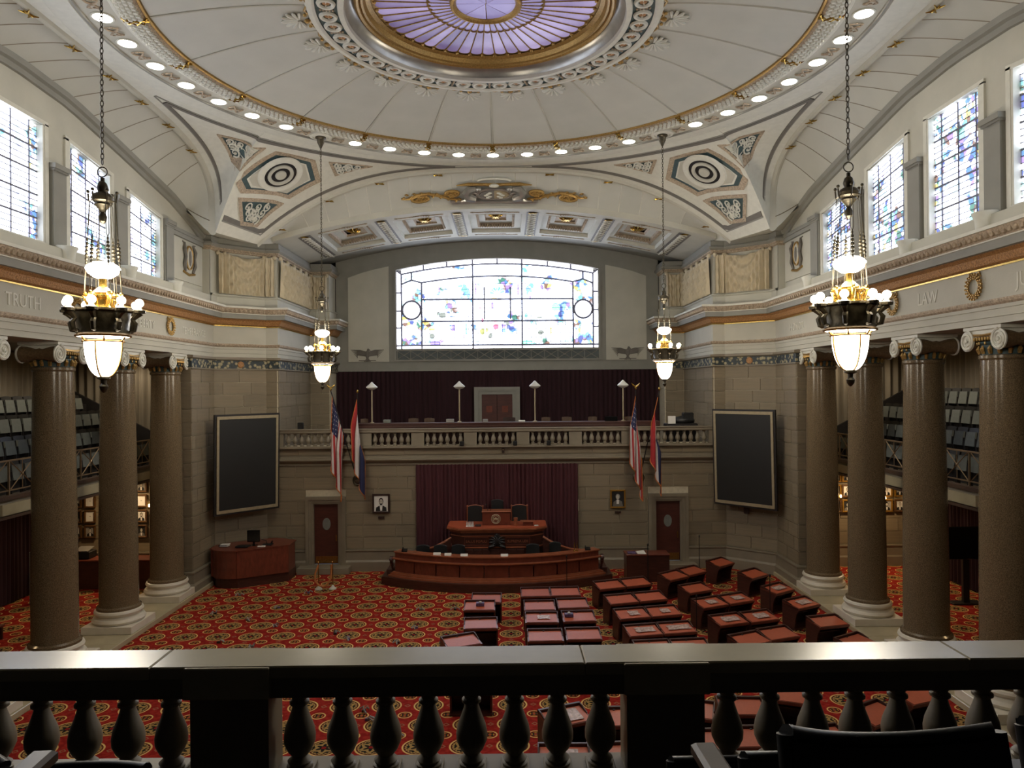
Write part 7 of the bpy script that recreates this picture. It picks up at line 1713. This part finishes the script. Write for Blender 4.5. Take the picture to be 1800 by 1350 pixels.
# ================================================================== AISLE FURNITURE
def bench(x, y, lab, L=2.4):
    t = thing('bench', lab, 'bench', (x, y, 0)); s_ = 1 if x > 0 else -1
    mb = MB(); mb.bbox(x - .28, x + .28, y - L / 2, y + L / 2, .38, .5, .03); mb.build('seat_cushion', 'black', t, smooth=False)
    mb = MB(); a, b_ = sorted((x + s_ * .24, x + s_ * .36)); mb.bbox(a, b_, y - L / 2, y + L / 2, .45, .95, .03); mb.build('backrest', 'black', t, smooth=False)
    for q in (-1, 1): mb = MB(); yy = y + q * (L / 2 - .1); mb.bbox(x - .26, x + .3, yy - .04, yy + .04, 0, .4, .01); mb.build('leg', 'wood', t, smooth=False)
bench(15.6, 20.6, 'dark leather bench against the curtain in the right aisle'); bench(-15.7, 20.5, 'dark leather bench against the curtain in the left aisle')
def low_table(x, y, lab, w_=.7, L=1.8, h=.42):
    t = thing('low_table', lab, 'table', (x, y, 0)); mb = MB(); mb.bbox(x - w_ / 2, x + w_ / 2, y - L / 2, y + L / 2, h - .06, h, .012); mb.build('table_top', 'woodr', t, smooth=False)
    for a in (-1, 1):
        for b_ in (-1, 1): mb = MB(); mb.bbox(x + a * (w_ / 2 - .06) - .035, x + a * (w_ / 2 - .06) + .035, y + b_ * (L / 2 - .08) - .035, y + b_ * (L / 2 - .08) + .035, 0, h - .06, .005); mb.build('leg', 'wood', t, smooth=False)
low_table(14.3, 19.8, 'low reddish table with flowers in the right aisle'); low_table(-14.5, 20.3, 'low reddish table in the left aisle')
t = thing('flower_bowl', 'small bunch of pale flowers on the low table of the right aisle', 'flowers', (14.3, 19.9, .42)); mb = MB(); mb.lathe([(.06, .422), (.1, .5), (.09, .52), (0, .5)], 14.3, 19.9, 12); mb.build('bowl', 'dframe', t); mb = MB()
for k in range(12): a = k * 2.4; mb.ball((14.3 + .09 * math.cos(a), 19.9 + .12 * math.sin(a), .56 + .03 * (k % 3)), .035, 6, 4)
mb.build('blossoms', 'white', t)
t = thing('television', 'black television screen on a stand in the right aisle', 'television', (15.3, 22.2, 0)); mb = MB(); mb.bbox(14.45, 15.95, 23.4, 23.48, 1.45, 2.5, .02); mb.build('screen', 'screen', t, smooth=False); mb = MB(); mb.box(15.1, 15.3, 23.45, 23.55, .05, 1.5); mb.bbox(14.7, 15.7, 23.3, 23.7, 0, .05, .01); mb.build('stand', 'blackw', t, smooth=False)
t = thing('aisle_desk', 'dark cherry desk with a computer in the left aisle below the framed pictures', 'desk', (-14.2, 26.6, 0)); mb = MB(); mb.bbox(-15.4, -12.4, 26.3, 26.36, 0, 1.0, .01); mb.build('front_panel', 'wood', t, smooth=False); mb = MB(); mb.bbox(-15.5, -12.3, 26.25, 27.0, 1.0, 1.05, .01); mb.build('desk_top', 'woodr', t, smooth=False)
for x in (-15.4, -12.45): mb = MB(); mb.box(x, x + .05, 26.36, 26.95, 0, 1.0); mb.build('side_panel', 'wood', t, smooth=False)
t = thing('office_machine', 'dark office printer on the desk of the left aisle', 'printer', (-15.0, 26.6, 1.05)); mb = MB(); mb.bbox(-15.3, -14.7, 26.4, 26.9, 1.052, 1.32, .03); mb.build('printer_body', 'blackw', t, smooth=False); mb = MB(); mb.slab([(-15.25, 26.42, 1.32), (-14.75, 26.42, 1.32), (-14.75, 26.85, 1.42), (-15.25, 26.85, 1.42)], (0, 0, 1), .02); mb.build('scanner_lid', 'dgrey', t, smooth=False)
mb = MB(); mb.slab([(-15.6, 24.5, 0.0), (-15.15, 24.5, 0.0), (-15.15, 24.5, 1.35), (-15.6, 24.5, 1.75)], (0, 1, 0), .35); tag(mb.build('display_stand', 'oval', smooth=False), 'pale grey slanted stand half hidden behind the second left column', 'stand')
# small plates on the right pier
for x, y, z, lab in ((9.55, 27.9, 2.32, 'small dark socket plate on the stone under the right display board'),):
    mb = MB(); mb.bbox(x - .1, x + .1, y - .06, y - .02, z - .12, z + .12, .006); o = mb.build('socket_plate', 'dframe', smooth=False); o.rotation_euler = (0, 0, R(-40)); tag(o, lab, 'socket')

# coat of arms on the far vault -------------------------------------
t = thing('coat_of_arms', 'gilt and silver plaster coat of arms with two bears and scrolls on the far vault', 'relief', (0, 27.7, 14.2))
def cv(x, v, up=.06):        # point on the vault, slightly proud
    p = fv(x, v); return Vector((p[0], p[1] - up * .5, p[2] - up))
Q = lambda px, py: cv((px - 892) * .0042, min(1.1, max(-.1, (py + 5) / 400)))   # scaled from the relief's own drawing
mb = MB(); c = Q(892, 250)
ov = [(892 + 165 * math.cos(a), 245 + 62 * math.sin(a)) for a in [2 * PI * i / 28 for i in range(28)]]
mb.tube([Q(*p) + Vector((0, -.05, -.06)) for p in ov], .05, 6, closed=True); mb.tube([Q(892 + .86 * (p[0] - 892), 245 + .86 * (p[1] - 245)) + Vector((0, -.05, -.05)) for p in ov], .025, 5, closed=True); mb.build('shield_ring', 'silver', t)
for s_, m in ((-1, 'dgrey'), (1, 'boardtrim')):
    mb = MB(); cc = Q(892, 245) + Vector((0, -.06, -.07)); pts = [Q(892 + s_ * 135 * math.sin(PI * i / 10), 245 - 50 * math.cos(PI * i / 10)) + Vector((0, -.05, -.06)) for i in range(11)]
    mb.slab([tuple(p) for p in pts], (0, -.3, -1), .04); mb.build('shield_half', m, t, smooth=False)
    mb = MB()
    for k in range(5): p = Q(892 + s_ * (40 + 18 * (k % 3)), 225 + 14 * k) + Vector((0, -.08, -.1)); mb.ball(tuple(p), (.09, .05, .04), 7, 5)
    mb.build('shield_charge', 'white', t)
for s_ in (-1, 1):                                   # bears
    mb = MB(); q = lambda x, y, d=.1: Q(892 + s_ * x, y) + Vector((0, -d, -d))
    mb.tube([q(170, 300), q(235, 270), q(250, 225), q(225, 185), q(165, 175)], [.12, .19, .2, .17, .09], 8); mb.ball(tuple(q(140, 172, .14)), (.13, .1, .09), 8, 6)
    mb.tube([q(225, 200), q(180, 215), q(150, 235)], [.1, .07, .04], 6); mb.tube([q(235, 275), q(190, 290), q(170, 315)], [.12, .09, .06], 6); mb.tube([q(245, 290), q(270, 305), q(300, 315)], [.1, .07, .05], 6)
    mb.build('bear', 'silver', t)
    mb = MB()
    def spiral(cx, cy, r0, turns, st, dirn, w0):
        n = 22; return [Q(cx + s_ * 0 + dirn * s_ * r0 * (1 - i / (n * 1.15)) * math.cos(st + turns * 2 * PI * i / n), cy + .42 * r0 * (1 - i / (n * 1.15)) * math.sin(st + turns * 2 * PI * i / n)) + Vector((0, -.05, -.05)) for i in range(n)], [w0 * (1 - .6 * i / n) for i in range(n)]
    for cx, cy, r0, st in ((395, 225, 85, 1.4), (660, 265, 100, -1.2)):
        P, r = spiral(892 + s_ * cx, cy, r0, 1.6, st, 1, .075); mb.tube(P, r, 6)
        for k in range(6): a = k; mb.ball(tuple(Q(892 + s_ * cx + 40 * math.cos(a), cy + 16 * math.sin(a)) + Vector((0, -.07, -.08))), (.07, .05, .04), 6, 4)
    mb.tube([q(300, 310, .05), q(400, 290, .06), q(480, 250, .06), q(600, 210, .06), q(700, 215, .05), q(770, 250, .05), q(845, 245, .04)], [.03, .05, .06, .06, .06, .05, .02], 6)
    for k in range(16):
        xx = 300 + 34 * k; yy = 312 - 100 * math.sin(min(1, k / 11) * PI / 2) + (8 if k % 2 else -8)
        mb.tube([q(xx, yy, .05), q(xx + 18, yy + (14 if k % 2 else -14), .08), q(xx + 34, yy + (10 if k % 2 else -10), .04)], [.03, .05, .015], 5)
    mb.build('gilt_scroll', 'gold', t)
    mb = MB(); mb.tube([q(0, 135, .05), q(100, 130, .05), q(230, 125, .05), q(340, 135, .04)], [.07, .06, .07, .02], 6)
    for x in (80, 160, 240): mb.ball(tuple(q(x, 128, .06)), (.14, .06, .05), 7, 5)
    mb.build('top_garland', 'gold', t)
mb = MB(); mb.tube([Q(892 + 400 * (i / 12 - .5) * 2, 335 + 10 * math.cos(PI * (i / 6 - 1))) + Vector((0, -.05, -.06)) for i in range(13)], .06, 6); mb.tube([Q(892 + 385 * (i / 12 - .5) * 2, 352) + Vector((0, -.05, -.06)) for i in range(13)], .035, 6); mb.build('motto_ribbon', 'silver', t)
mb = MB(); mb.tube([Q(892 + 150 * math.cos(a), 100 - 30 * math.sin(a)) for a in [PI * i / 10 for i in range(11)]], .05, 6); mb.ball(tuple(Q(892, 135) + Vector((0, -.1, -.1))), (.2, .1, .08), 8, 6); mb.build('crest', 'white', t)
